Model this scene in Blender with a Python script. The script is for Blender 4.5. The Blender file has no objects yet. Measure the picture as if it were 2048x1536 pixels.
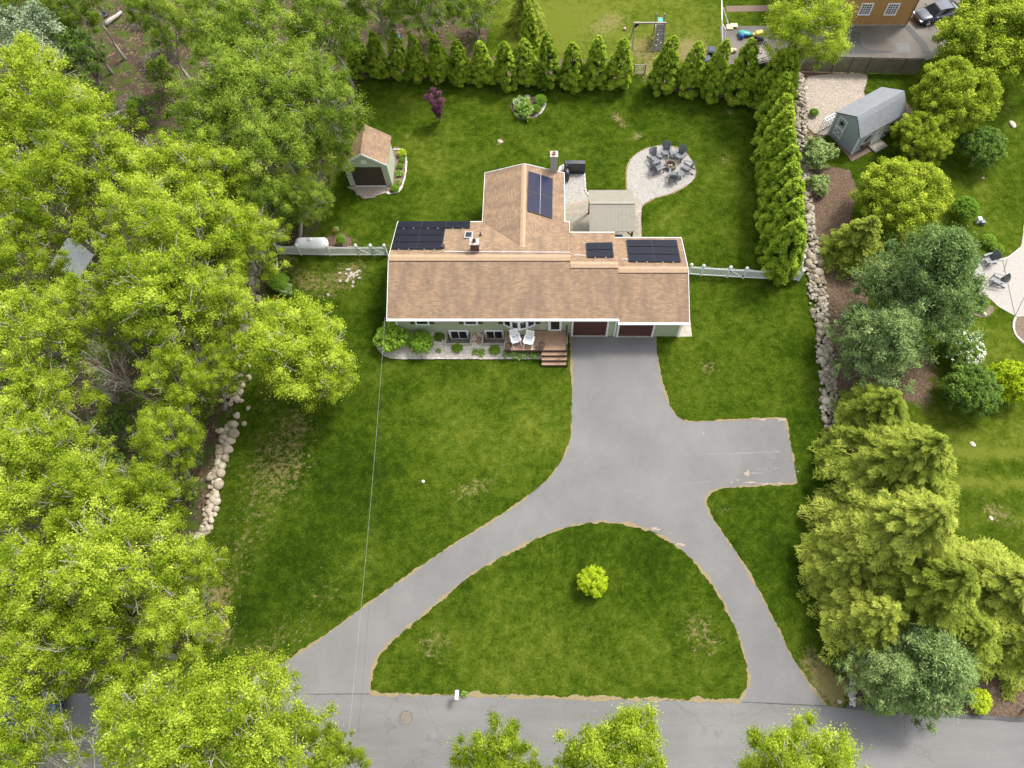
import bpy, math, random
import numpy as np
from mathutils import Vector, Matrix
from mathutils.geometry import tessellate_polygon
random.seed(7)
SC = bpy.context.scene
COL = SC.collection
R = math.radians
# ------------------------------------------------------------ camera, sky, sun
F, PX, PY, TH, H = 1421., 1100., 768., math.atan(672 / 1421.), 47.
sT, cT = math.sin(TH), math.cos(TH)
cam_d = bpy.data.cameras.new('camera')
cam = bpy.data.objects.new('camera', cam_d)
COL.objects.link(cam)
cam.location = (0, 0, H)
cam.rotation_euler = (TH, 0, 0)
cam_d.sensor_width = 36
cam_d.lens = 36 * F / 2048
cam_d.shift_x = (1024 - PX) / 2048
cam_d.clip_end = 2000
SC.camera = cam
SUN_EL, SUN_AZ = R(56), R(47)          # azimuth clockwise from +Y
w = bpy.data.worlds.new('World')
SC.world = w
w.use_nodes = True
nt = w.node_tree
sky = nt.nodes.new('ShaderNodeTexSky')
sky.sky_type = 'NISHITA'
sky.sun_disc = False
sky.sun_elevation = SUN_EL
sky.sun_rotation = SUN_AZ
sky.air_density = 1.0
sky.dust_density = 3.0
bg = nt.nodes['Background']
bg.inputs[1].default_value = 0.15
cl = nt.nodes.new('ShaderNodeHueSaturation')          # thin overcast: the blue is washed out
cl.inputs['Saturation'].default_value = .3
nt.links.new(sky.outputs[0], cl.inputs['Color'])
nt.links.new(cl.outputs[0], bg.inputs[0])
sl = bpy.data.lights.new('sun', 'SUN')
sl.energy = 1.5
sl.angle = R(11)
sl.color = (1, .95, .87)
sun = bpy.data.objects.new('sun', sl)
COL.objects.link(sun)
sd = Vector((math.sin(SUN_AZ) * math.cos(SUN_EL), math.cos(SUN_AZ) * math.cos(SUN_EL), math.sin(SUN_EL)))
sun.rotation_euler = sd.to_track_quat('Z', 'Y').to_euler()
SC.view_settings.view_transform = 'Standard'
SC.view_settings.look = 'None'
SC.view_settings.exposure = 1.3

# ------------------------------------------------------------ survey helpers: a point of the photo on a known plane
def P(x, y, z=0.):
    u = (x - PX) / F; v = -(y - PY) / F
    Z = (H - z) / (cT - v * sT)
    return (u * Z, Z * (sT + v * cT))
def P3(x, y, z=0.):
    a = P(x, y, z); return (a[0], a[1], z)
def ZW(y, Y):                     # height at which depth plane Y shows at image row y
    v = -(y - PY) / F
    return H - Y * (cT - v * sT) / (v * cT + sT)
def ray_plane(x, y, n, d):        # n.p = d
    u = (x - PX) / F; v = -(y - PY) / F
    r = Vector((u, sT + v * cT, -(cT - v * sT)))
    o = Vector((0, 0, H)); n = Vector(n)
    t = (d - n.dot(o)) / n.dot(r)
    return o + r * t

# ------------------------------------------------------------ materials
def newmat(name):
    m = bpy.data.materials.new(name); m.use_nodes = True
    t = m.node_tree; b = t.nodes['Principled BSDF']
    return m, t, b
def N(t, typ, **kw):
    n = t.nodes.new(typ)
    for k, v in kw.items():
        if k[0] == 'i' and k[1:].isdigit(): n.inputs[int(k[1:])].default_value = v
        else: setattr(n, k, v)
    return n
def c4(c): return (c[0], c[1], c[2], 1)
def ramp(t, fac, stops):
    r = t.nodes.new('ShaderNodeValToRGB')
    e = r.color_ramp.elements
    while len(e) < len(stops): e.new(0.5)
    for k, (p, c) in zip(e, stops):
        k.position = p; k.color = c4(c)
    t.links.new(fac, r.inputs[0])
    return r.outputs[0]
def mix(t, fac, a, b, mode='MIX'):
    n = t.nodes.new('ShaderNodeMix'); n.data_type = 'RGBA'; n.blend_type = mode
    for s, v in ((0, fac), (6, a), (7, b)):
        if isinstance(v, (int, float)): n.inputs[s].default_value = v
        elif isinstance(v, tuple): n.inputs[s].default_value = c4(v)
        else: t.links.new(v, n.inputs[s])
    return n.outputs[2]
def math_(t, op, a, b=0., clamp=False):
    n = t.nodes.new('ShaderNodeMath'); n.operation = op; n.use_clamp = clamp
    for s, v in ((0, a), (1, b)):
        if isinstance(v, (int, float)): n.inputs[s].default_value = v
        else: t.links.new(v, n.inputs[s])
    return n.outputs[0]
def noise(t, co, scale, detail=3, rough=.55, dist=0.):
    n = t.nodes.new('ShaderNodeTexNoise')
    n.inputs['Scale'].default_value = scale; n.inputs['Detail'].default_value = detail
    n.inputs['Roughness'].default_value = rough; n.inputs['Distortion'].default_value = dist
    t.links.new(co, n.inputs['Vector'])
    return n.outputs['Fac']
def voro(t, co, scale, feature='F1', out='Color', rnd=1.):
    n = t.nodes.new('ShaderNodeTexVoronoi'); n.feature = feature
    n.inputs['Scale'].default_value = scale; n.inputs['Randomness'].default_value = rnd
    t.links.new(co, n.inputs['Vector'])
    return n.outputs[out]
def coord(t, kind='Object'):
    return t.nodes.new('ShaderNodeTexCoord').outputs[kind]
def bump(t, b, h, strength=.3, dist=.02):
    n = t.nodes.new('ShaderNodeBump'); n.inputs['Strength'].default_value = strength
    n.inputs['Distance'].default_value = dist
    t.links.new(h, n.inputs['Height']); t.links.new(n.outputs[0], b.inputs['Normal'])
def plain(name, c, c2=None, scale=4., rough=.7, metal=0., bmp=0., detail=4):
    m, t, b = newmat(name)
    if c2 is None: c2 = tuple(x * .8 for x in c)
    co = coord(t)
    n = noise(t, co, scale, detail)
    t.links.new(ramp(t, n, [(.35, c2), (.65, c)]), b.inputs['Base Color'])
    b.inputs['Roughness'].default_value = rough; b.inputs['Metallic'].default_value = metal
    if bmp: bump(t, b, noise(t, co, scale * 3, 3), bmp)
    return m
def attr(t, name):
    n = t.nodes.new('ShaderNodeAttribute'); n.attribute_name = name
    return n.outputs['Fac']

def leafmat(name, lo, mid, hi, trans=.5, rough=.8):
    m, t, b = newmat(name)
    a = attr(t, 'tint')
    oi = t.nodes.new('ShaderNodeObjectInfo')
    f = math_(t, 'ADD', a, math_(t, 'MULTIPLY', math_(t, 'SUBTRACT', oi.outputs['Random'], .5), .34), True)
    c = ramp(t, f, [(.0, lo), (.5, mid), (1., hi)])
    t.links.new(c, b.inputs['Base Color'])
    b.inputs['Roughness'].default_value = rough
    b.inputs['Specular IOR Level'].default_value = .04
    tr = N(t, 'ShaderNodeBsdfTranslucent')
    t.links.new(mix(t, .5, c, (.32, .48, .03)), tr.inputs[0])
    ms = N(t, 'ShaderNodeMixShader'); ms.inputs[0].default_value = trans
    t.links.new(b.outputs[0], ms.inputs[1]); t.links.new(tr.outputs[0], ms.inputs[2])
    t.links.new(ms.outputs[0], t.nodes['Material Output'].inputs[0])
    return m

def shingle(name, c1, c2, c3, rw=.28, rh=.125, streak=.35, mortar=(.12, .08, .05)):
    m, t, b = newmat(name)
    uv = coord(t, 'UV')
    br = t.nodes.new('ShaderNodeTexBrick')
    br.offset = .5; br.inputs['Scale'].default_value = 1
    br.inputs['Brick Width'].default_value = rw; br.inputs['Row Height'].default_value = rh
    br.inputs['Mortar Size'].default_value = .009; br.inputs['Mortar Smooth'].default_value = .5
    br.inputs['Color1'].default_value = c4(c1); br.inputs['Color2'].default_value = c4(c2)
    br.inputs['Mortar'].default_value = c4(mortar)
    br.inputs['Bias'].default_value = 0
    t.links.new(uv, br.inputs['Vector'])
    mp = N(t, 'ShaderNodeMapping'); mp.inputs['Scale'].default_value = (1.1, .28, 1)
    t.links.new(uv, mp.inputs[0])
    st = noise(t, mp.outputs[0], 1.1, 4, .6)
    f = ramp(t, st, [(.42, (1, 1, 1)), (.68, (.0, .0, .0))])
    c = mix(t, math_(t, 'MULTIPLY', math_(t, 'SUBTRACT', 1., f), streak), br.outputs['Color'], c3)
    fine = noise(t, uv, 30, 2)
    c = mix(t, .35, c, ramp(t, fine, [(.3, (.55, .55, .55)), (.7, (1, 1, 1))]), 'MULTIPLY')
    t.links.new(c, b.inputs['Base Color']); b.inputs['Roughness'].default_value = .95
    b.inputs['Specular IOR Level'].default_value = .15
    bump(t, b, br.outputs['Fac'], -.5, .015)
    return m

def lined(name, c, axis='Z', period=.11, dark=.55, width=.12, rough=.7, c2=None, vary=.12):
    """boards or clapboards: grooves at a fixed spacing along one axis"""
    m, t, b = newmat(name)
    co = coord(t)
    s = N(t, 'ShaderNodeSeparateXYZ'); t.links.new(co, s.inputs[0])
    q = math_(t, 'DIVIDE', s.outputs[axis], period)
    fr = math_(t, 'FRACT', q)
    g = math_(t, 'LESS_THAN', fr, width)
    wn = N(t, 'ShaderNodeTexWhiteNoise', noise_dimensions='1D'); t.links.new(math_(t, 'FLOOR', q), wn.inputs['W'])
    base = ramp(t, noise(t, co, 2.5, 5), [(.3, c2 or tuple(x * .86 for x in c)), (.7, c)])
    base = mix(t, math_(t, 'MULTIPLY', wn.outputs[0], vary), base, (0, 0, 0))
    col = mix(t, g, base, tuple(x * dark for x in c))
    t.links.new(col, b.inputs['Base Color']); b.inputs['Roughness'].default_value = rough
    bump(t, b, g, -.4, .01)
    return m

def gravel(name, cols, scale=14., rough=.9, patch=None):
    m, t, b = newmat(name)
    co = coord(t)
    v = N(t, 'ShaderNodeTexVoronoi'); v.inputs['Scale'].default_value = scale; t.links.new(co, v.inputs['Vector'])
    s = N(t, 'ShaderNodeSeparateColor'); t.links.new(v.outputs['Color'], s.inputs[0])
    n = len(cols)
    c = ramp(t, s.outputs[0], [(i / max(1, n - 1), k) for i, k in enumerate(cols)])
    sh = ramp(t, v.outputs['Distance'], [(.25, (1, 1, 1)), (.75, (.45, .42, .4))])
    c = mix(t, .7, c, sh, 'MULTIPLY')
    big = noise(t, co, .9, 5, .6)
    c = mix(t, ramp(t, big, [(.5, (0, 0, 0)), (.8, (.45, .45, .45))]), c, patch or tuple(x * .6 for x in cols[0]))
    t.links.new(c, b.inputs['Base Color']); b.inputs['Roughness'].default_value = rough
    bump(t, b, v.outputs['Distance'], -.6, .03)
    return m

MT = {}
MT['leaf_a'] = leafmat('spring_leaf', (.12, .19, .012), (.35, .45, .03), (.64, .73, .10))
MT['leaf_b'] = leafmat('woodland_leaf', (.07, .12, .014), (.23, .33, .04), (.50, .59, .10))
MT['leaf_c'] = leafmat('shade_leaf', (.05, .10, .02), (.11, .19, .035), (.2, .3, .05), .25)
MT['silver'] = leafmat('silver_leaf', (.12, .18, .08), (.28, .36, .2), (.5, .56, .42), .2)
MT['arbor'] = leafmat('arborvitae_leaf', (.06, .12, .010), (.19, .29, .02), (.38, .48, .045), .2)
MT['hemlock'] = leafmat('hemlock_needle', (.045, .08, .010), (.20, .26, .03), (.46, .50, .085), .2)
MT['juniper'] = leafmat('juniper_needle', (.06, .10, .008), (.22, .30, .02), (.5, .57, .06), .2)
MT['pine'] = leafmat('pine_needle', (.06, .11, .03), (.20, .295, .095), (.44, .54, .20), .15)
MT['purple'] = leafmat('purple_leaf', (.04, .012, .03), (.12, .035, .08), (.24, .09, .16), .2)
MT['bush'] = leafmat('bush_leaf', (.07, .15, .02), (.16, .29, .03), (.3, .45, .05), .25)
MT['lime'] = leafmat('lime_leaf', (.18, .28, .01), (.42, .54, .02), (.66, .74, .07), .3)
MT['hosta'] = leafmat('hosta_leaf', (.12, .24, .03), (.25, .38, .06), (.6, .66, .4), .2)
MT['rust'] = leafmat('rusty_leaf', (.14, .05, .015), (.3, .12, .03), (.42, .22, .06), .15)
MT['bark'] = plain('bark', (.24, .2, .16), (.11, .09, .07), 6, .95, bmp=.6)
MT['bark_pale'] = plain('pale_bark', (.48, .44, .38), (.28, .25, .21), 6, .95, bmp=.5)
MT['deadwood'] = plain('dead_wood', (.38, .33, .28), (.2, .17, .14), 8, .95)
MT['flower'] = plain('white_petals', (.85, .85, .74), (.7, .7, .5), 20, .7)
def tinted(name, stops, sc=3):
    m, t, b = newmat(name)
    co = coord(t); c = ramp(t, attr(t, 'tint'), stops)
    c = mix(t, .8, c, ramp(t, noise(t, co, sc, 5, .65), [(.3, (.6, .58, .54)), (.7, (1.1, 1.08, 1.05))]), 'MULTIPLY')
    t.links.new(c, b.inputs['Base Color']); b.inputs['Roughness'].default_value = .93
    bump(t, b, noise(t, co, 9, 4), .5, .03)
    return m
MT['stone'] = tinted('field_stone', [(0, (.17, .14, .10)), (.3, (.28, .24, .17)), (.6, (.40, .35, .27)), (.8, (.33, .31, .27)), (1, (.48, .43, .35))])
MT['boulder'] = tinted('boulder_stone', [(0, (.3, .25, .18)), (.5, (.42, .36, .28)), (1, (.52, .46, .37))], 2.5)
MT['white'] = plain('white_vinyl', (.86, .86, .86), (.8, .8, .8), 3, .45)
MT['trim'] = plain('white_trim_paint', (.78, .78, .76), (.68, .68, .66), 3, .5)
MT['siding'] = lined('sage_clapboard', (.43, .47, .32), 'Z', .115, .7, .13, .65)
MT['siding_pale'] = lined('pale_green_clapboard', (.5, .54, .4), 'Z', .115, .72, .13, .65)
MT['concrete'] = plain('concrete', (.42, .38, .31), (.3, .27, .22), 3, .9, bmp=.2)
MT['shingle'] = shingle('tan_shingle', (.35, .24, .15), (.245, .165, .105), (.14, .1, .08), streak=.6, mortar=(.15, .1, .07))
MT['ridge_shingle'] = plain('ridge_shingle', (.38, .26, .165), (.33, .22, .14), 5, .95)
MT['sand'] = plain('washed_sand', (.34, .28, .2), (.26, .21, .15), 8, .95)
MT['manhole'] = plain('rusty_iron', (.2, .165, .13), (.13, .105, .085), 12, .7)
MT['shingle_grey'] = shingle('grey_shingle', (.28, .29, .305), (.235, .245, .26), (.21, .215, .225), .33, .16, .2, (.14, .15, .16))
MT['panel'] = plain('solar_cell', (.014, .015, .024), (.009, .01, .016), 8, .28)
MT['panel_blue'] = plain('solar_cell_blue', (.02, .023, .05), (.012, .014, .034), 8, .22)
for k_ in ('panel', 'panel_blue'): MT[k_].node_tree.nodes['Principled BSDF'].inputs['Specular IOR Level'].default_value = .12
MT['alu'] = plain('aluminium', (.62, .63, .66), (.5, .5, .53), 5, .4, .6)
MT['glass'] = plain('window_glass', (.02, .028, .03), (.012, .015, .018), 2, .08)
MT['brown_dark'] = plain('dark_brown_paint', (.075, .035, .025), (.05, .022, .016), 3, .5)
MT['garage_door'] = lined('maroon_panel_door', (.09, .032, .026), 'Z', .5, .5, .06, .5)
MT['deck'] = lined('composite_deck', (.33, .2, .12), 'Y', .145, .5, .07, .7)
MT['deck_edge'] = plain('deck_fascia', (.07, .04, .03), None, 4, .7)
MT['black'] = plain('black_metal', (.018, .018, .02), (.01, .01, .012), 4, .45)
MT['cover'] = plain('black_cover', (.035, .037, .042), (.02, .021, .025), 3, .42)
MT['grey_plastic'] = lined('grey_poly_slats', (.12, .13, .145), 'X', .1, .45, .12, .55)
MT['grey_plain'] = plain('grey_poly', (.125, .135, .15), None, 4, .5)
MT['navy'] = plain('dark_navy', (.02, .03, .07), None, 4, .5)
MT['metal_roof'] = lined('tan_metal_roof', (.255, .232, .18), 'X', .3, .9, .08, .5, vary=.02)
MT['redwood'] = plain('red_stained_wood', (.16, .045, .028), (.1, .03, .02), 5, .6)
MT['brick'] = plain('red_brick', (.16, .07, .055), (.07, .035, .03), 18, .9)
MT['block'] = plain('grey_block', (.36, .34, .3), (.26, .25, .22), 8, .9)
MT['border_paver'] = plain('border_paver', (.36, .27, .21), (.28, .21, .17), 9, .9)
MT['terracotta'] = plain('clay_pot', (.4, .16, .09), None, 6, .8)
MT['soil'] = plain('potting_soil', (.12, .06, .035), (.05, .03, .02), 20, .95)
MT['bark_mulch'] = gravel('bark_mulch', [(.17, .115, .08), (.25, .175, .125), (.11, .075, .055)], 16)
MT['pea'] = gravel('pea_gravel', [(.68, .61, .51), (.55, .48, .4), (.82, .76, .67), (.46, .4, .34)], 16)
MT['pea_grey'] = gravel('grey_crushed_stone', [(.42, .40, .36), (.33, .31, .28), (.5, .48, .43), (.25, .24, .22)], 17)
MT['pea_pink'] = gravel('pink_gravel', [(.43, .37, .30), (.32, .275, .225), (.52, .455, .38)], 12, patch=(.3, .2, .14))
MT['edging'] = gravel('pale_edging_stone', [(.6, .57, .5), (.5, .46, .4), (.68, .64, .58)], 4)
MT['silvered'] = lined('weathered_boards', (.34, .31, .27), 'Y', .15, .35, .14, .85, (.22, .2, .18))
MT['fencewood'] = lined('brown_fence_boards', (.2, .17, .125), 'X', .14, .4, .16, .85, (.13, .11, .08))
MT['grey_siding'] = lined('blue_grey_siding', (.36, .42, .47), 'X', .2, .7, .1, .6, vary=.04)
MT['orange_siding'] = lined('ochre_vertical_siding', (.52, .29, .1), 'X', .16, .68, .14, .65)
MT['shed_door'] = lined('dark_brown_boards', (.065, .042, .03), 'Z', .13, .5, .12, .6)
MT['pavers'] = None
def pavers():
    m, t, b = newmat('paver_blocks')
    co = coord(t)
    br = t.nodes.new('ShaderNodeTexBrick'); br.inputs['Scale'].default_value = 1
    br.inputs['Brick Width'].default_value = .22; br.inputs['Row Height'].default_value = .12
    br.inputs['Mortar Size'].default_value = .012
    br.inputs['Color1'].default_value = c4((.38, .33, .26)); br.inputs['Color2'].default_value = c4((.27, .24, .2)); br.inputs['Mortar'].default_value = c4((.13, .12, .09))
    t.links.new(co, br.inputs['Vector'])
    c = mix(t, ramp(t, noise(t, co, .8, 4), [(.4, (0, 0, 0)), (.75, (.5, .5, .5))]), br.outputs['Color'], (.2, .19, .14))
    t.links.new(c, b.inputs['Base Color']); b.inputs['Roughness'].default_value = .9
    return m
MT['pavers'] = pavers()
def asphalt(name, base, var, crack=False):
    m, t, b = newmat(name)
    co = coord(t)
    big = noise(t, co, .16, 5, .6, .4)
    c = ramp(t, big, [(.3, tuple(x * (1 - var) for x in base)), (.7, tuple(x * (1 + var) for x in base))])
    mp = N(t, 'ShaderNodeMapping'); mp.inputs['Scale'].default_value = (.12, 1.2, 1) if crack else (.5, .35, 1)
    t.links.new(co, mp.inputs[0])
    c = mix(t, .55, c, ramp(t, noise(t, mp.outputs[0], .9, 5, .6), [(.3, (.8, .8, .8)), (.7, (1.1, 1.1, 1.1))]), 'MULTIPLY')
    fine = noise(t, co, 45, 2, .7)
    c = mix(t, .6, c, ramp(t, fine, [(.3, (.66, .66, .66)), (.7, (1.18, 1.17, 1.15))]), 'MULTIPLY')
    spots = voro(t, co, 1.1, 'F1', 'Distance')
    c = mix(t, ramp(t, spots, [(.03, (.35, .35, .35)), (.06, (0, 0, 0))]), c, tuple(x * .4 for x in base))
    if crack:
        cr = N(t, 'ShaderNodeTexVoronoi', feature='DISTANCE_TO_EDGE'); cr.inputs['Scale'].default_value = .16
        wr = N(t, 'ShaderNodeVectorMath', operation='ADD')
        nn = N(t, 'ShaderNodeTexNoise'); nn.inputs['Scale'].default_value = 1.2; t.links.new(co, nn.inputs['Vector'])
        t.links.new(co, wr.inputs[0]); t.links.new(nn.outputs['Color'], wr.inputs[1]); t.links.new(wr.outputs[0], cr.inputs['Vector'])
        c = mix(t, ramp(t, cr.outputs['Distance'], [(.002, (.3, .3, .3)), (.005, (0, 0, 0))]), c, tuple(x * .45 for x in base))
    t.links.new(c, b.inputs['Base Color']); b.inputs['Roughness'].default_value = .9
    b.inputs['Specular IOR Level'].default_value = .12
    bump(t, b, fine, .35, .01)
    return m
MT['asphalt_drive'] = asphalt('drive_asphalt', (.175, .172, .168), .1)
MT['asphalt_road'] = asphalt('road_asphalt', (.175, .171, .166), .12, True)
MT['asphalt_brown'] = asphalt('old_asphalt', (.16, .145, .125), .3)
MT['dark_patch'] = asphalt('patched_asphalt', (.1, .1, .1), .2)
MT['patio'] = plain('patio_concrete', (.36, .335, .30), (.30, .28, .25), 6, .9, bmp=.2)
def deadgrass():
    m, t, b = newmat('dead_grass_edge')
    co = coord(t)
    c = ramp(t, noise(t, co, 14, 4, .7), [(.3, (.15, .11, .05)), (.5, (.27, .205, .115)), (.64, (.10, .115, .025))])
    t.links.new(c, b.inputs['Base Color']); b.inputs['Roughness'].default_value = .95
    bump(t, b, noise(t, co, 30, 3), .6, .03)
    return m
MT['deadgrass'] = deadgrass()

# ------------------------------------------------------------ mesh builder
class MB:
    def __init__(s): s.v = []; s.f = []; s.uv = {}; s.sm = set()
    def add(s, vs, fs, smooth=False):
        o = len(s.v); s.v += [tuple(p) for p in vs]
        for f in fs:
            if smooth: s.sm.add(len(s.f))
            s.f.append(tuple(i + o for i in f))
        return s
    def box(s, x0, x1, y0, y1, z0, z1, M=None):
        vs = [Vector(p) for p in ((x0, y0, z0), (x1, y0, z0), (x1, y1, z0), (x0, y1, z0), (x0, y0, z1), (x1, y0, z1), (x1, y1, z1), (x0, y1, z1))]
        if M is not None: vs = [M @ p for p in vs]
        return s.add(vs, [(0, 3, 2, 1), (4, 5, 6, 7), (0, 1, 5, 4), (1, 2, 6, 5), (2, 3, 7, 6), (3, 0, 4, 7)])
    def bar(s, a, b, w, h=None):
        """square bar from a to b"""
        a, b = Vector(a), Vector(b); h = h or w
        d = (b - a); L = d.length
        M = Matrix.Translation(a) @ d.to_track_quat('Y', 'Z').to_matrix().to_4x4()
        return s.box(-w / 2, w / 2, 0, L, -h / 2, h / 2, M)
    def tube(s, a, b, r0, r1=None, n=8, caps=True):
        a, b = Vector(a), Vector(b); r1 = r0 if r1 is None else r1
        q = (b - a).to_track_quat('Z', 'Y')
        vs = []
        for c, r in ((a, r0), (b, r1)):
            for k in range(n):
                t = 2 * math.pi * k / n
                vs.append(c + q @ Vector((r * math.cos(t), r * math.sin(t), 0)))
        fs = [(k, (k + 1) % n, n + (k + 1) % n, n + k) for k in range(n)]
        s.add(vs, fs, True)
        if caps: s.add(vs[:n], [tuple(range(n))[::-1]]); s.add(vs[n:], [tuple(range(n))])
        return s
    def path(s, pts, rs, n=7):
        pts = [Vector(p) for p in pts]
        vs = []
        for i, p in enumerate(pts):
            d = (pts[min(i + 1, len(pts) - 1)] - pts[max(i - 1, 0)])
            q = d.to_track_quat('Z', 'Y')
            r = rs[i] if hasattr(rs, '__len__') else rs
            for k in range(n):
                t = 2 * math.pi * k / n
                vs.append(p + q @ Vector((r * math.cos(t), r * math.sin(t), 0)))
        fs = []
        for i in range(len(pts) - 1):
            for k in range(n):
                fs.append((i * n + k, i * n + (k + 1) % n, (i + 1) * n + (k + 1) % n, (i + 1) * n + k))
        fs.append(tuple(range(n))[::-1]); fs.append(tuple(range((len(pts) - 1) * n, len(pts) * n)))
        return s.add(vs, fs, True)
    def lathe(s, prof, n=20, c=(0, 0, 0), M=None, smooth=True):
        vs = []
        for r, z in prof:
            for k in range(n):
                t = 2 * math.pi * k / n
                p = Vector((c[0] + r * math.cos(t), c[1] + r * math.sin(t), c[2] + z))
                vs.append(M @ p if M is not None else p)
        fs = []
        for i in range(len(prof) - 1):
            for k in range(n): fs.append((i * n + k, i * n + (k + 1) % n, (i + 1) * n + (k + 1) % n, (i + 1) * n + k))
        fs.append(tuple(range(n))[::-1]); fs.append(tuple(range((len(prof) - 1) * n, len(prof) * n)))
        return s.add(vs, fs, smooth)
    def prism(s, pts, z0, z1):
        """extruded outline, any simple polygon; z0/z1 numbers"""
        n = len(pts)
        tri = tessellate_polygon([[Vector((p[0], p[1], 0)) for p in pts]])
        area = sum(pts[i][0] * pts[(i + 1) % n][1] - pts[(i + 1) % n][0] * pts[i][1] for i in range(n))
        top = []
        for a, b, c in tri:
            A, B, C = pts[a], pts[b], pts[c]
            cr = (B[0] - A[0]) * (C[1] - A[1]) - (B[1] - A[1]) * (C[0] - A[0])
            top.append((a, b, c) if cr > 0 else (a, c, b))
        vs = [(p[0], p[1], z1) for p in pts] + [(p[0], p[1], z0) for p in pts]
        fs = list(top)
        if z0 is not None and z0 < z1:
            fs += [tuple(reversed([i + n for i in f])) for f in top]
            for i in range(n):
                j = (i + 1) % n
                fs.append((i, i + n, j + n, j) if area > 0 else (j, j + n, i + n, i))
        else: vs = vs[:n]
        return s.add(vs, fs)
    def slab(s, quad, th, uvs=None):
        """thick slab below a planar polygon; the top face may carry uvs"""
        q = [Vector(p) for p in quad]; n = len(q)
        nr = (q[1] - q[0]).cross(q[2] - q[0]).normalized()
        if nr.z < 0:
            q.reverse(); nr = -nr
            if uvs: uvs = uvs[::-1]
        vs = q + [p - Vector((0, 0, th)) for p in q]
        k = len(s.f)
        s.add(vs, [tuple(range(n)), tuple(range(2 * n - 1, n - 1, -1))] + [(i, i + n, (i + 1) % n + n, (i + 1) % n) for i in range(n)])
        if uvs: s.uv[k] = uvs
        return s
    def build(s, name, mat, parent=None, o=(0, 0, 0), loc=None):
        me = bpy.data.meshes.new(name)
        me.from_pydata([(p[0] - o[0], p[1] - o[1], p[2] - o[2]) for p in s.v], [], s.f)
        if isinstance(mat, str): mat = MT[mat]
        me.materials.append(mat)
        if s.uv:
            ul = me.uv_layers.new(name='UVMap')
            for k, uvs in s.uv.items():
                for li, u in zip(me.polygons[k].loop_indices, uvs): ul.data[li].uv = u
        for k in s.sm: me.polygons[k].use_smooth = True
        ob = bpy.data.objects.new(name, me); COL.objects.link(ob)
        if parent: ob.parent = parent
        if loc: ob.location = loc
        return ob
def tag(o, label=None, cat=None, group=None, kind=None):
    for k, v in (('label', label), ('category', cat), ('group', group), ('kind', kind)):
        if v: o[k] = v
    return o
def thing(name, label, cat, loc=(0, 0, 0), rz=0, group=None):
    o = bpy.data.objects.new(name, None); COL.objects.link(o)
    o.empty_display_size = .3
    o.location = loc if len(loc) == 3 else (loc[0], loc[1], 0); o.rotation_euler = (0, 0, rz)
    return tag(o, label, cat, group)
def dup(root, loc=None, rz=None, label=None, scale=None):
    r = root.copy(); COL.objects.link(r)
    if loc is not None: r.location = loc if len(loc) == 3 else (loc[0], loc[1], 0)
    if rz is not None: r.rotation_euler = (0, 0, rz)
    if scale is not None: r.scale = scale
    if label: r['label'] = label
    for ch in list(root.children):
        c = ch.copy(); COL.objects.link(c); c.parent = r
        for g in list(ch.children):
            d = g.copy(); COL.objects.link(d); d.parent = c
    return r
def smooth_line(pts, k=6, closed=False):
    out = []; n = len(pts)
    rng = range(n) if closed else range(n - 1)
    for i in rng:
        g = lambda j: pts[j % n] if closed else pts[max(0, min(n - 1, j))]
        p0, p1, p2, p3 = g(i - 1), g(i), g(i + 1), g(i + 2)
        for s_ in range(k):
            t = s_ / k
            out.append(tuple(.5 * (2 * p1[d] + (p2[d] - p0[d]) * t + (2 * p0[d] - 5 * p1[d] + 4 * p2[d] - p3[d]) * t * t + (3 * p1[d] - p0[d] - 3 * p2[d] + p3[d]) * t ** 3) for d in range(2)))
    if not closed: out.append(tuple(pts[-1]))
    return out
def W(pts, z=0.): return [P(x, y, z) for x, y in pts]
def resample(pts, step):
    out = [pts[0]]; acc = 0
    for a, b in zip(pts, pts[1:]):
        L = math.dist(a, b); d = step - acc
        while d < L:
            out.append((a[0] + (b[0] - a[0]) * d / L, a[1] + (b[1] - a[1]) * d / L)); d += step
        acc = (acc + L) % step
    out.append(pts[-1])
    return out
def ribbon(name, pts, wdt, jit, z, mat, label=None, step=.12, seed=1):
    rg = random.Random(seed); pts = resample(pts, step)
    m = MB(); L = []; Rr = []; a = b = 0
    ph = [rg.uniform(0, 6.28) for _ in range(4)]
    for i, p in enumerate(pts):
        if jit > .03:
            s_ = i * step
            wv = .62 + .3 * math.sin(s_ * .9 + ph[0]) + .22 * math.sin(s_ * 2.3 + ph[1]) + .2 * math.sin(s_ * 5.1 + ph[2])
            wdt_ = wdt * max(.12, min(1.5, wv)) * 1.3
        else: wdt_ = wdt
        q0, q1 = pts[max(0, i - 1)], pts[min(len(pts) - 1, i + 1)]
        dx, dy = q1[0] - q0[0], q1[1] - q0[1]; l = math.hypot(dx, dy) or 1
        nx, ny = -dy / l, dx / l
        a = .6 * a + rg.uniform(-jit, jit); b = .6 * b + rg.uniform(-jit, jit)
        L.append((p[0] + nx * (wdt_ / 2 + a), p[1] + ny * (wdt_ / 2 + a), z)); Rr.append((p[0] - nx * (wdt_ / 2 + b), p[1] - ny * (wdt_ / 2 + b), z))
    n = len(pts)
    m.add(L + Rr, [(i, i + n, i + n + 1, i + 1) for i in range(n - 1)])
    # keep the face normals up
    o = m.build(name, mat)
    me = o.data
    if me.polygons and sum(p.normal.z for p in me.polygons) < 0: me.flip_normals()
    return o
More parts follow.
